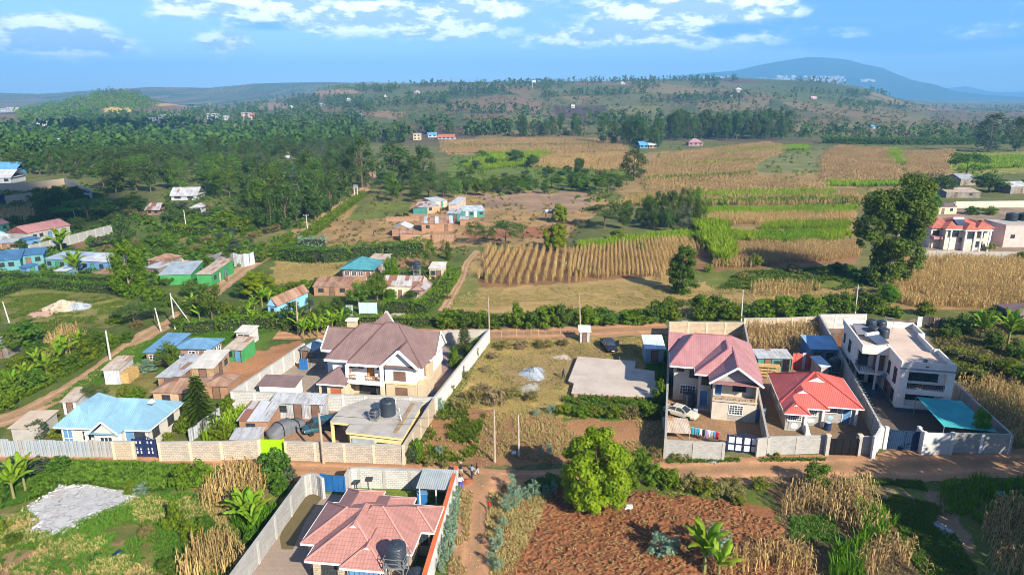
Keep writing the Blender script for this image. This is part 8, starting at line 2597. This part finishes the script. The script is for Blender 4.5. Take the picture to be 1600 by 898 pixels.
# -- crops and grass: uncountable, one object per field
def blades(n,h,w_,nb,lean,curl):
	"""a tuft template: nb bent blades; returns V (nb*5?), faces quads"""
	V, F_, r_ =[],[],[]
	for b in range(nb):
		a = rng.uniform(0,6.28)
		d = np.array((math.cos(a),math.sin(a),0))
		s = np.array((-d[1],d[0],0))
		hh = h * rng.uniform(.7,1.15)
		l = lean * rng.uniform(.4,1.3)
		o = d * rng.uniform(0,.06)
		k = len(V)
		V +=[o-s*w_/2,o+s*w_/2,o+d*l*.45*hh+s*w_*.5+(0,0,hh*.62),o+d*l*.45*hh-s*w_*.5+(0,0,hh*.62),o+d*l*hh+s*w_*.12+(0,0,hh*(1-curl)),o+d*l*hh-s*w_*.12+(0,0,hh*(1-curl))]
		F_ +=[(k,k+1,k+2,k+3),(k+3,k+2,k+4,k+5)]
		r_ +=[rng.random()] * 6
	return np.array(V), np.array(F_), np.array(r_)
def maize_t(h,leaf=5,w_=.11):
	V, F_, r_ =[],[],[]
	a0 = rng.uniform(0,6.28)
	for a in(a0,a0+1.57):
		s = np.array((math.cos(a),math.sin(a),0)) * .035
		k = len(V)
		V +=[-s,s,s*.5+(0,0,h),-s*.5+(0,0,h)]
		F_.append((k,k+1,k+2,k+3))
		r_ +=[.7] * 4
	for i in range(leaf):
		a = a0 + i * 3.14 + rng.uniform(-.6,.6)
		d = np.array((math.cos(a),math.sin(a),0))
		s = np.array((-d[1],d[0],0)) * w_ / 2
		z = h *(.30+.62*i/leaf)
		L = rng.uniform(.30,.50) * h / 2
		k = len(V)
		V +=[s*.5+(0,0,z),-s*.5+(0,0,z),d*L*.6-s+(0,0,z+.10*h),d*L*.6+s+(0,0,z+.10*h),d*L-s*.4+(0,0,z-.16*h),d*L+s*.4+(0,0,z-.16*h)]
		F_ +=[(k,k+1,k+2,k+3),(k+3,k+2,k+4,k+5)]
		r_ +=[rng.random()] * 6
	return np.array(V), np.array(F_), np.array(r_)
def scatter_stuff(name,label,cat,pts,temps,m,smin=.8,smax=1.2,rows_tone=True,flat=None):
	Vs, Fs, Rs =[],[],[]
	k = 0
	pts = np.asarray(pts,float)
	pick = rng.integers(0,len(temps),len(pts))
	z = terr(pts[:,0],pts[:,1])
	tone = fbm(pts[:,0]/9+7,pts[:,1]/9,3)
	for ti,(V,F_,r_) in enumerate(temps):
		sel = np.where(pick==ti)[0]
		n = len(sel)
		if not n:
			continue
		a = rng.uniform(0,6.28,n)
		s = rng.uniform(smin,smax,n)
		c, sn = np.cos(a), np.sin(a)
		X =(V[None,:,0]*c[:,None]-V[None,:,1]*sn[:,None]) * s[:,None] + pts[sel,0][:,None]
		Y =(V[None,:,0]*sn[:,None]+V[None,:,1]*c[:,None]) * s[:,None] + pts[sel,1][:,None]
		Z = V[None,:,2] * s[:,None] + z[sel][:,None]
		Vs.append(np.stack([X,Y,Z],-1).reshape(-1,3))
		Fs.append((F_[None]+(np.arange(n)*len(V))[:,None,None]).reshape(-1,4)+k)
		Rs.append(np.clip(r_[None]*.6+(tone[sel][:,None]-.25)*.8+rng.uniform(-.1,.1,n)[:,None],0,1).ravel())
		k += n * len(V)
	o = npmesh(name,np.concatenate(Vs),np.concatenate(Fs),m,rnd=np.concatenate(Rs),kind='stuff')
	return tag(o,label,cat)
def grid_pts(poly_px,row,step,deg,jit=.25,skip=.06,world=None):
	P = world or ppoly(poly_px)
	cx, cy = np.mean([p[0]for p in P]), np.mean([p[1]for p in P])
	Rr = max(math.hypot(p[0]-cx,p[1]-cy)for p in P)
	a = np.arange(-Rr,Rr,row)
	b = np.arange(-Rr,Rr,step)
	A, B = np.meshgrid(a,b,indexing='ij')
	A = A.ravel() + rng.normal(0,jit*row*.35,A.size)
	B = B.ravel() + rng.normal(0,jit*step,B.size)
	c, s = math.cos(R(deg)), math.sin(R(deg))
	X, Y = cx + A * c - B * s, cy + A * s + B * c
	amp = 1.0 + .004 * cy
	ok = in_poly(X+(fbm(X/3,Y/3,2)-.5)*3*amp,Y+(fbm(X/3+40,Y/3,2)-.5)*3*amp,P) &(rng.random(X.size)>skip) &(fbm(X/7+3,Y/7,3)>.22)
	return np.stack([X[ok],Y[ok]],1)
MT =[maize_t(2.1)for _ in range(5)]
MF =[maize_t(2.2,4,.22)for _ in range(4)]
MV =[maize_t(2.6,3,.5)for _ in range(4)]
for lab, poly, row, st, deg, tm, m in(('wide field of dry maize below the villa',[(1395,406),(1600,408),(1660,440),(1660,484),(1560,482),(1440,482),(1388,470)],.8,.42,-8,MT,'maize'),('dry maize in long straight rows beside the trail',
	[(748,447),(757,392),(866,388),(895,395),(890,440),(830,446)],1.85,.38,-6,MT,'maize'),('dense dry maize left of the slim columnar tree',[(890,440),(892,396),(1010,378),(1085,376),(1090,395),(1050,412),(1045,440),(980,430)],1.0,.42,
	-8,MT,'maize'),('brown maize in the shade below the bright green strip',[(1110,420),(1120,385),(1335,382),(1345,405),(1250,412),(1150,420)],.9,.5,-8,MT,'maizeb'),('dry maize strip above the bright green strip',[(1100,352),(1105,338),
	(1335,336),(1335,350)],1.0,.6,-8,MF,'maize'),('thin dry maize strips between the green strips',[(965,322),(990,308),(1340,302),(1345,318),(1300,322)],2.6,.6,84,MF,'maize'),('broad brown maize field on the right of the middle distance',
	[(1010,292),(1000,262),(1060,240),(1200,224),(1232,232),(1175,262),(1180,282),(1290,288),(1290,300),(1020,308)],2.0,1.0,84,MV,'maizeb'),('square brown maize field left of the bright grass strip',[(1285,286),(1283,245),(1312,230),
	(1385,234),(1400,262),(1415,284)],1.6,1.0,84,MV,'maizeb'),('dark brown maize behind the bright grass strip',[(1415,262),(1405,240),(1490,236),(1480,262),(1475,280),(1430,283)],2.0,1.1,84,MV,'maizeb'),('far band of dry maize beyond the meadow',
	[(690,240),(690,222),(800,218),(960,218),(985,235),(880,240)],2.2,1.5,84,MV,'maizeb'),('far maize around the small dark trees',[(830,262),(850,244),(985,240),(1000,250),(985,268),(900,266)],2.0,1.3,84,MV,'maize'),('maize plot between the unfinished house and the white modern house',
	[(1168,548),(1166,518),(1282,510),(1268,548),(1230,556)],.8,.42,-12,MT,'maizeb'),('dry maize clump of the lower lot beside the dark bush',[(308,790),(312,752),(350,744),(420,752),(405,785),(360,800)],.7,.4,10,MT,'maize'),('dry maize at the bottom edge beside the drive wall',
	[(285,905),(290,862),(340,842),(382,850),(360,905)],.7,.4,10,MT,'maize'),('dry maize under the dark round bush at right',[(1222,800),(1220,764),(1250,760),(1362,768),(1380,800),(1370,822),(1330,835),(1300,812)],.75,.45,20,MT,'maizeb'),
	('dry maize heap at the bottom edge right of the banana',[(1128,905),(1140,862),(1200,856),(1262,868),(1270,905)],.7,.45,20,MT,'maize'),('brown maize at the bottom edge beside the grassy track',[(1345,905),(1350,852),(1385,840),(1440,
	862),(1440,905)],.75,.45,20,MT,'maizeb'),('brown maize at the lower right edge',[(1545,905),(1520,820),(1560,780),(1620,800),(1620,905)],.8,.5,20,MT,'maizeb'),('maize and weeds right of the long grey side wall',[(1525,640),(1500,
	600),(1560,600),(1620,620),(1620,720),(1590,705)],.9,.5,0,MT,'maizeb'),('dry maize patch on the bank beyond the lane',[(60,556),(75,532),(120,515),(140,530),(110,556),(80,568)],.9,.5,10,MT,'maize'),('dry maize behind the bush row at right',
	[(1165,465),(1185,448),(1270,448),(1275,465)],1.0,.6,0,MT,'maize'),('dry maize at the far left by the low wall',[(0,345),(0,332),(50,328),(58,340),(40,348)],1.4,.9,0,MF,'maize'),):
	scatter_stuff('maize_field',lab,'maize field',grid_pts(poly,row,st,deg),tm,LF[m])
NP =[blades(0,1.7,.10,9,.35,.12)for _ in range(5)]
NF =[blades(0,2.1,.26,7,.35,.12)for _ in range(4)]
for lab, poly, st, tm, m in(('bright green fodder grass strip along the top of the near maize',[(905,393),(915,382),(1000,370),(1085,363),(1088,374),(1000,382)],.55,NP,'napier'),('tall mound of bright green fodder grass in the maize',
	[(1088,366),(1092,356),(1130,356),(1140,380),(1150,405),(1140,418),(1120,412),(1102,392)],.5,NP,'napier'),('long bright green fodder strip, deep green at its middle',[(1125,376),(1130,364),(1230,366),(1320,362),(1322,376),(1230,380)],
	.55,NP,'napier'),('deep green fodder grass left of the very tall tree',[(1190,380),(1200,366),(1285,366),(1285,381)],.55,NP,'napierd'),('second bright green fodder strip',[(1190,360),(1200,349),(1325,347),(1325,358)],.6,NP,'napier'),
	('upper bright green fodder strip',[(1100,338),(1105,328),(1335,325),(1335,337)],.7,NP,'napier'),('thin bright green strip across the middle maize',[(1080,311),(1080,303),(1300,300),(1300,309)],.9,NF,'napier'),('bright grass strip between the two brown maize fields',
	[(1392,258),(1382,240),(1402,232),(1422,258)],1.0,NF,'napier'),('bright green edge along the top of the brown maize',[(1110,245),(1150,234),(1260,228),(1265,234),(1160,240)],1.3,NF,'napier'),('green strip inside the broad brown maize',
	[(1040,262),(1045,258),(1180,250),(1185,255)],1.3,NF,'napier'),('second green strip inside the broad brown maize',[(1010,285),(1012,280),(1170,272),(1172,277)],1.2,NF,'napierd'),('green strip along the foot of the square brown maize',
	[(1290,292),(1290,287),(1415,286),(1415,291)],1.1,NF,'napier'),('green strip across the far dry maize',[(700,231),(700,228),(930,226),(930,229)],1.8,NF,'napierd'),('green weeds between the golden strips',[(1000,322),(1005,317),(1335,
	313),(1335,318)],1.0,NF,'napierd'),('bright green field at the far right edge',[(1500,268),(1510,248),(1600,244),(1600,262)],1.3,NF,'napier'),('bright green meadow weeds in the middle distance',[(720,262),(760,240),(850,236),(860,
	244),(830,258),(760,266)],1.3,NF,'napier'),('lush grass clump beside the drive wall',[(380,842),(378,812),(408,798),(418,812),(402,842)],.28,NP,'napierd'),('vegetable strip of bright green leaves beside the tin sheds',[(318,690),
	(345,660),(385,640),(392,645),(360,690)],.4,NP,'napier'),('green weeds at the bottom edge right of the soil',[(1300,905),(1290,868),(1330,852),(1365,870),(1360,905)],.4,NP,'napierd'),('green weed patch between the maize clumps at right',
	[(1340,842),(1338,800),(1370,795),(1385,820),(1380,850)],.4,NP,'napierd'),('tall grass along the right side of the grassy track',[(1448,768),(1470,752),(1552,752),(1556,775),(1520,790),(1530,815),(1490,818),(1470,795)],.42,NP,'napierd'),
	('grass below the turquoise sack at the right edge',[(1558,790),(1556,756),(1620,748),(1620,800)],.42,NP,'napierd'),):
	big = 2.0 if 'mound' in lab else .55 if 'track' in lab or 'sack' in lab else 1.0
	scatter_stuff('fodder_grass',lab,'grass',grid_pts(poly,st,st,15,.5,.05),tm,LF[m],.7*big,1.25*big)
GT =[blades(0,.34,.05,6,.6,.15)for _ in range(5)]
WT =[blades(0,.60,.10,7,.7,.2)for _ in range(5)]
def rough(name,lab,poly,n,tm,m,thr=.45,sc=3.0,a=.5,b=1.2):
	P = ppoly(poly)
	xs, ys_ =[p[0]for p in P],[p[1]for p in P]
	X = rng.uniform(min(xs),max(xs),n*3)
	Y = rng.uniform(min(ys_),max(ys_),n*3)
	ok = in_poly(X,Y,P) &(fbm(X/sc,Y/sc,3)>thr) & ~in_poly(X,Y,pad)
	q = np.stack([X[ok],Y[ok]],1)[:n]
	if len(q):
		scatter_stuff(name,lab,'grass',q,tm,LF[m],a,b)
DRYPLOT =[(765,530),(1040,527),(1000,560),(890,560),(880,610),(1035,640),(1035,655),(860,655),(690,632),(740,570)]
rough('grass','dry grass over the open plot',DRYPLOT,11000,GT,'drygrass',.30,3,.35,.85)
rough('grass','green weeds on the open plot',DRYPLOT,2200,GT,'grass',.52,5,.35,.8)
rough('grass','stubble and weeds on the red plot',[(690,632),(860,655),(1040,660),(1040,715),(860,725),(650,725)],3500,GT,'drygrass',.46)
rough('grass','green weeds on the red plot',[(690,632),(760,640),(740,720),(650,725)],900,WT,'hedge',.5)
rough('grass','lush weeds along the lower side of the front road',[(-20,728),(110,722),(290,730),(345,748),(300,765),(240,768),(100,764),(40,785),(-20,800)],6500,WT,'grass',.25)
rough('grass','grass of the lower left lot',[(-20,800),(200,780),(300,770),(390,800),(360,898),(-20,898)],9000,GT,'grass',.40,4)
rough('grass','dry grass of the lower left lot',[(-20,800),(200,780),(300,770),(390,800),(360,898),(-20,898)],4500,GT,'drygrass',.46)
rough('grass','grass bank along the left lane',[(70,635),(195,545),(275,518),(430,516),(330,545),(250,560),(160,600)],6500,GT,'grass',.30)
rough('grass','weeds on the far bank of the left lane',[(-20,650),(90,598),(200,530),(150,520),(60,560),(-20,590)],5000,WT,'hedge',.30)
rough('grass','straw stubble left of the ploughed soil',[(782,775),(862,770),(840,820),(800,898),(765,898)],2600,GT,'drygrass',.30)
rough('grass','dry weeds on both verges of the lane',[(718,765),(740,770),(728,898),(700,898)],500,GT,'drygrass',.40)
rough('grass','dry weeds on the right verge of the lane',[(765,770),(790,775),(775,898),(752,898)],900,GT,'drygrass',.40)
rough('grass','green turf along the grassy track',[(1350,748),(1440,752),(1530,898),(1440,898),(1390,820)],4500,GT,'grass',.42)
rough('grass','dry scrub grass at the lower right',[(1180,745),(1360,750),(1440,898),(1260,898),(1210,800)],1300,GT,'scrub',.45)
rough('grass','low green patch among the dry maize',[(1236,845),(1238,808),(1305,808),(1308,845)],1500,GT,'grass',.15)
rough('grass','yellowed grass on the field behind the bush row',[(700,478),(745,450),(1080,445),(1380,455),(1390,480),(1000,478)],9000,GT,'drygrass',.40)
rough('grass','green grass under the very tall tree',[(1120,452),(1160,425),(1330,415),(1380,445),(1300,455)],3500,WT,'grass',.42)
rough('grass','dry grass of the pasture left of the trail',[(430,408),(520,402),(600,418),(570,445),(430,446)],3000,GT,'drygrass',.4)
rough('grass','grass of the plot with stone heaps',[(0,455),(200,465),(190,505),(70,525),(0,505)],5000,GT,'grass',.46)
rough('grass','weeds of the garden right of the white modern house',[(1450,510),(1600,500),(1600,600),(1500,600)],3500,WT,'olive',.4)
rough('grass','tall green weeds below the slab',[(880,622),(1042,600),(1042,560),(1032,560),(1020,640),(960,655),(870,650)],2200,WT,'grass',.3)
rough('grass','weeds at the foot of the walls on the front road',[(1040,718),(1130,716),(1200,716),(1290,716),(1290,720),(1040,724)],500,GT,'grass',.35)
SC =[]
for _ in range(4):
	V, F_, r_ = leafcloud([(0,0,.5,.9,.9,.55),(.7,.3,.35,.5,.5,.4)],12,.9)
	SC.append((V,F_,r_))
for lab, poly, n, m, a, b in(('low scrub dotted over the ground left of the red lane',[(-20,300),(420,262),(560,300),(440,400),(240,450),(-20,450)],2600,'hedged',.5,1.4),('low scrub dotted over the ground around the farmstead',[(440,
	400),(560,300),(960,290),(900,380),(740,390),(700,470)],700,'olive',.4,1.0),('scrub dotted over the middle fields',[(690,300),(700,240),(990,225),(1600,225),(1600,270),(1430,330),(1100,330)],1500,'hedge',.5,1.5),('scrub dotted over the far slopes',
	[(480,210),(560,150),(800,142),(1200,135),(1340,150),(1600,172),(1600,215),(1000,215)],3000,'olive',1.2,3.4),('dark scrub dotted over the far slopes',[(480,210),(560,150),(800,142),(1200,135),(1340,150),(1600,172),(1600,215),(1000,
	215)],900,'dark',1.5,4.5)):
	P = ppoly(poly)
	X, Y =[],[]
	xs, ys_ =[p[0]for p in poly],[p[1]for p in poly]
	qx, qy = rng.uniform(min(xs),max(xs),n*3), rng.uniform(min(ys_),max(ys_),n*3)
	ok = in_poly(qx,qy,poly) &(vnoise(qx/22,qy/9)>.35)
	q = np.array([tuple(at(x,y_).xy)for x,y_ in zip(qx[ok][:n],qy[ok][:n])])
	scatter_stuff('scrub',lab,'scrub',q,SC,LF[m],a,b)
# -- ploughed soil: a sheet of real clods
P = ppoly([(800,790),(880,770),(960,768),(1060,772),(1150,790),(1205,815),(1235,850),(1290,905),(770,905)])
bx0, bx1 = min(p[0]for p in P), max(p[0]for p in P)
by0, by1 = min(p[1]for p in P), max(p[1]for p in P)
nx, ny = int((bx1-bx0)/.095), int((by1-by0)/.095)
X, Y = np.meshgrid(np.linspace(bx0,bx1,nx),np.linspace(by0,by1,ny),indexing='ij')
inside = in_poly(X+(fbm(X/2,Y/2,2)-.5)*3,Y+(fbm(X/2+9,Y/2,2)-.5)*3,P)
Z = .02 + .22 * np.clip(fbm(X/.45,Y/.45,3)-.30,0,1) + .34 * np.clip(vnoise(X/.19+31,Y/.19)-.40,0,1) + .05 * np.sin(X*2.2+Y*.5)
Z = np.where(inside,np.maximum(Z,.015),-.3)
idx = np.arange(nx*ny).reshape(nx,ny)
F_ = np.stack([idx[:-1,:-1],idx[1:,:-1],idx[1:,1:],idx[:-1,1:]],-1).reshape(-1,4)
keep = inside.ravel()[F_].any(1)
npmesh('ploughed_field',np.stack([X.ravel(),Y.ravel(),Z.ravel()],-1),F_[keep],mat('red clods',(.225,.092,.042),(.150,.060,.028),nscale=.5,fine=.6,bump=.5,bscale=14,rough=.95,spec=.1),kind='structure',smooth=False)
q = np.stack([rng.uniform(bx0,bx1,2600),rng.uniform(by0,by1,2600)],1)
q = q[in_poly(q[:,0],q[:,1],P)]
LT =[]
for _ in range(4):
	a = rng.uniform(0,6.28)
	d, s = np.array((math.cos(a),math.sin(a),.12)) * .13, np.array((-math.sin(a),math.cos(a),0)) * .03
	V = np.array([-d-s,-d+s,d+s,d-s]) +(0,0,.26)
	LT.append((V,np.array([(0,1,2,3)]),np.full(4,rng.random())))
scatter_stuff('straw_litter','pale straw scattered over the ploughed soil','litter',q,LT,LF['drygrass'],.5,1.4)
q = np.stack([rng.uniform(-22,18,4200),rng.uniform(70.5,87,4200)],1)
q = q[in_poly(q[:,0],q[:,1],ppoly([(690,632),(860,655),(1040,660),(1040,715),(860,725),(650,725)]))]
scatter_stuff('straw_litter','pale straw scattered over the red plot','litter',q,[(V-(0,0,.20),F_,r_)for V,F_,r_ in LT],LF['drygrass'],.5,1.3)
# -- far houses
def farhouse(label,bx,by,wpx,hpx,d,wall,roofm,roof='flat',storeys=1,rot=0.0,group=None,cat='house'):
	p = at(bx,by)
	m = mpx(p)
	L, h = wpx * m, hpx * m
	T = thing('house',label,cat,p,rot,group)
	b = MB()
	b.box(0,L,0,d,-2,h)
	b.build('wall',wall,T)
	r = MB()
	if roof == 'flat':
		r.box(-.4,L+.4,-.4,d+.4,h,h+.5)
	elif roof == 'hip':
		r.roof(-.6,L+.6,-.6,d+.6,h,h+min(L,d)*.30,'x' if L>=d else 'y',.9,.9)
	else:
		r.roof(-.6,L+.6,-.6,d+.6,h,h+d*.28,'x',0,0)
	r.build('roof',roofm,T)
	sh = h / storeys
	n = max(2,int(L/3.4))
	for s in range(storeys):
		for i in range(n):
			u0 = L *(i+.25) / n
			w_ = L / n * .5
			f = MB()
			f.box(u0,u0+w_,-.06,.05,s*sh+sh*.35,s*sh+sh*.80)
			f.build('window',GLASS,T)
	return T
FW, FB = mat('far white wall',(.52,.52,.52),fine=.1), mat('far blue roof',(.10,.28,.48))
FG, FR_, FT = mat('far grey concrete',(.42,.43,.45)), mat('far red roof',(.40,.13,.09)), mat('far tin roof',(.48,.52,.58))
for a_ in(('white three storey house with dark balconies in the valley',226,197,22,12,14,FW,FG,'flat',3,.15),('long grey block standing right of the white three storey house',248,190,22,10,14,FG,FG,'flat',2,.15),('small white block beyond the long grey one',
	280,186,13,7,12,FW,FG,'flat',2,.1),('unfinished grey house on the wooded slope',324,187,16,9,14,FG,FG,'flat',2,.1),('lower wing of the unfinished grey house',342,188,13,6,12,FG,FT,'flat',1,.1),('pinkish three storey house on the wooded slope',
	378,188,12,11,14,mat('far pink wall',(.52,.38,.34)),FG,'flat',3,0),('low pinkish wing beside the three storey one',390,188,12,8,14,mat('far pink wall',(.52,.38,.34)),FR_,'hip',2,0),('large white and blue house in the valley',333,
	217,22,10,12,FW,FB,'flat',2,.1),('right part of the large white and blue house',355,216,14,7,12,FW,FG,'flat',2,.1),('blue roofed house at the edge of the valley wood',166,208,18,6,12,FB,FB,'hip',1,.2),('white house with small tower beside the blue roof',
	194,204,12,8,11,FW,FR_,'hip',2,.2),('white block on the far left hillside',11,175,14,7,18,FW,FG,'flat',2,0),('pale block left of the white one on the far hillside',0,176,10,6,18,FG,FG,'flat',2,0),('concrete frame tower beyond the maize band',
	646,219,11,9,8,CREAMW,FG,'flat',2,0),('pale blue roofed shed beyond the maize band',669,215,13,4,8,FT,FB,'gable',1,.1),('low house with grey and red roof beyond the maize band',684,218,26,3.5,9,FG,FR_,'gable',1,-.1),('blue roofed farmhouse below the grove',
	1000,232,13,5,10,FB,FB,'gable',1,.1),('brown farmhouse right of the blue roofed one',1014,232,12,5,10,BRICK,FG,'gable',1,.1),('pink roofed house half hidden in the maize',1076,228,22,5,10,mat('far mauve wall',(.36,.26,.28)),mat('far mauve roof',
	(.36,.20,.22)),'hip',1,0),('tent like red hut with blue roof by the eucalyptus stand',1198,206,10,5,9,FR_,mat('far vivid blue',(.03,.10,.55)),'gable',1,0),('white hut on the dark tilled field',893,169,5,3,8,FW,FW,'gable',1,0),('white house near the crest on the right slope',
	1135,151,9,4,12,FW,FR_,'hip',1,0),('grey house near the crest on the right slope',1150,144,9,4,12,FG,FT,'hip',1,0),('long white roofed shed on the right slope',1268,155,8,2,10,FW,mat('far pink roof',(.6,.35,.36)),'gable',1,0),('small blue sheet shelter in the wide pasture',
	1362,201,14,3,6,FT,FB,'gable',1,.2),('white walled house in the wood left of the red lane',444,290,26,9,12,FW,FT,'gable',1,.3),('grey blue house above the white walled one',458,282,24,7,12,FT,FB,'gable',1,.3),('small white house in the trees above the lane wood',
	480,250,18,8,10,CREAMW,FG,'hip',1,0),('low house with grey roof left of the small white one',436,256,14,5,10,FG,FG,'gable',1,.1),('pale tin workshop among the dark trees',268,313,38,7,10,FG,TIN,'gable',1,.12),('grey shed below the pale tin workshop',
	300,333,15,9,6,FT,TIN,'hip',1,.1),('cluttered shack behind the pointed dark tree',230,336,18,8,7,TINR,TINP,'gable',1,.1),('blue house at the left edge beyond the half built wall',-14,274,38,9,12,FB,FB,'gable',1,.1),('grey roofed house at the left edge above the pale wall',
	-10,287,26,9,12,FG,FG,'gable',1,.1),):
	farhouse(*a_)
for i,(x,y_,w_,k) in enumerate([(25,210,18,'r'),(45,204,16,'t'),(64,208,14,'g'),(36,222,16,'b'),(58,218,20,'r'),(78,216,18,'b'),(98,214,19,'r'),(24,222,10,'w'),(52,198,12,'g'),(68,196,10,'t'),(20,198,10,'t'),(118,200,10,'r'),(40,228,
	18,'b'),(84,224,10,'t'),(106,206,9,'w'),(10,216,12,'t'),(450,170,9,'w'),(540,158,7,'w'),(498,166,8,'g'),(574,170,6,'t'),(430,174,9,'w'),(648,146,6,'w'),(700,143,5,'w'),(970,132,6,'w'),(600,152,5,'w'),(560,181,6,'b')]):
	nm ={'r':('red roofed',FR_,CREAMW),'t':('tin roofed',FT,FG),'g':('grey roofed',FG,FW),'b':('blue roofed',FB,FW),'w':('white',FW,FW)}[k]
	where = 'tiny %s house of the far left settlement' if x < 130 else 'tiny %s house on the far slopes'
	farhouse(where%nm[0],x,y_,w_,4 if x<130 else 2.5,9,nm[2],nm[1],'hip',1,random.uniform(-.3,.3),'far houses')
p = at(834,139)
T = thing('water_tower','water tower on stilts on the crest of the far hill','water tower',p)
for sx in(-1,1):
	for sy in(-1,1):
		MB().bar((sx*4,sy*4,0),(sx*3,sy*3,14),.9).build('leg',FG,T)
MB().box(-5,5,-5,5,14,19).build('tank',FT,T)
V, F_ =[],[]
cf = np.array([(0,3,2,1),(4,5,6,7),(0,1,5,4),(1,2,6,5),(2,3,7,6),(3,0,4,7)])
for(x0,x1,y0,y1,n) in((1212,1242,118,126,60),(1255,1322,119,130,190),(1345,1368,124,128,50),(1098,1140,119,126,60),(1140,1215,122,127,50),(1432,1460,146,149,26)):
	for _ in range(n):
		px, py = random.uniform(x0,x1), random.uniform(y0,y1) +(random.random()**2) * 0
		d = pix_ray(px,py)
		k = 6900 / d.y if px < 1400 else 7400 / d.y
		c = np.array((d.x*k,d.y*k,CAM_H+d.z*k))
		s = np.array((random.uniform(3,8),random.uniform(4,8),random.uniform(2,6)))
		b = np.array([(-1,-1,-1),(1,-1,-1),(1,1,-1),(-1,1,-1),(-1,-1,1),(1,-1,1),(1,1,1),(-1,1,1)]) * s + c
		F_.append(cf+8*len(V))
		V.append(b)
o = npmesh('town',np.concatenate(V),np.concatenate(F_),mat('town walls',(.62,.60,.58),fine=0),kind='stuff')
tag(o,'white town spread along the foot of the blue mountain','town')
for i,(px,py,l_) in enumerate(((1229,90,'first of the row'),(1246,88,'second of the row'),(1258,86,'third of the row'),(1273,84,'last of the row'))):
	d = pix_ray(px,py+4)
	k = 9150 / d.y
	p = Vector((d.x*k,d.y*k,CAM_H+d.z*k-20))
	T = thing('mast','thin mast on the mountain top, '+l_+' from the left','mast',p)
	MB().bar((0,0,0),(0,0,75),4).build('shaft',FG,T)
for i,(x,y_,h,w_) in enumerate([(50,47,13,9),(57,52,15,10),(67,61,25,11),(62,45,13,10),(71,58,27,13),(48,38,12,9),(70,48,15,10),(76.5,60,25,12),(58,44,19,13),(67,47,21,13),(51,40,15,11),(84,62,15,10)]):
	plant('roundd',(x,y_,0),h,w_,'tree beyond the lower right edge shading the road','tree','trees shading the road')
# -- unseen cloud puffs above the haze, shaped to shade the left village and valley
def cloud(label,spots,base,m):
	T = thing('cloud',label,'cloud')
	V, F_ =[],[]
	K, J = 22, 12
	k = 0
	for(sx,sy,rx,ry,rz) in spots:
		t_ = base / SDIR.z
		c = Vector((sx,sy,0)) + SDIR * t_
		for j in range(J+1):
			ph = math.pi * j / J - math.pi / 2
			for i in range(K):
				a = 2 * math.pi * i / K
				nx_, ny_, nz = math.cos(ph) * math.cos(a), math.cos(ph) * math.sin(a), math.sin(ph)
				b = 1 + .30 *(float(fbm(np.array(nx_*2.1+sx*.01+9),np.array(ny_*2.1+nz+sy*.01+9),3))-.5) * 2
				V.append((c.x+rx*nx_*b,c.y+ry*ny_*b,base+20+(rz*nz*b if nz>0 else rz*.22*nz)))
		for j in range(J):
			for i in range(K):
				F_.append((k+j*K+i,k+j*K+(i+1)%K,k+(j+1)*K+(i+1)%K,k+(j+1)*K+i))
		k +=(J+1) * K
	return npmesh('puffs',np.array(V),np.array(F_),m,T,smooth=True)
CLM = mat('cloud',(.85,.86,.88),(.80,.82,.85),nscale=.002,fine=0,rough=1,spec=0)
cloud('unseen cloud toward the sun, shaped to shade the left village and valley',[(-165,215,52,42,40),(-440,820,150,100,80)],1100,CLM)
def lane_stone():
	x, y_ = random.choice([(random.uniform(-60,70),random.uniform(66.5,70.5)),(random.uniform(-6,-1),random.uniform(48,66)),(random.uniform(15,62),random.uniform(63,68))])
	return x, y_, .02
stones('loose_stones',900,lane_stone,.06,mat('lane stones',(.36,.26,.19),(.28,.2,.15)))
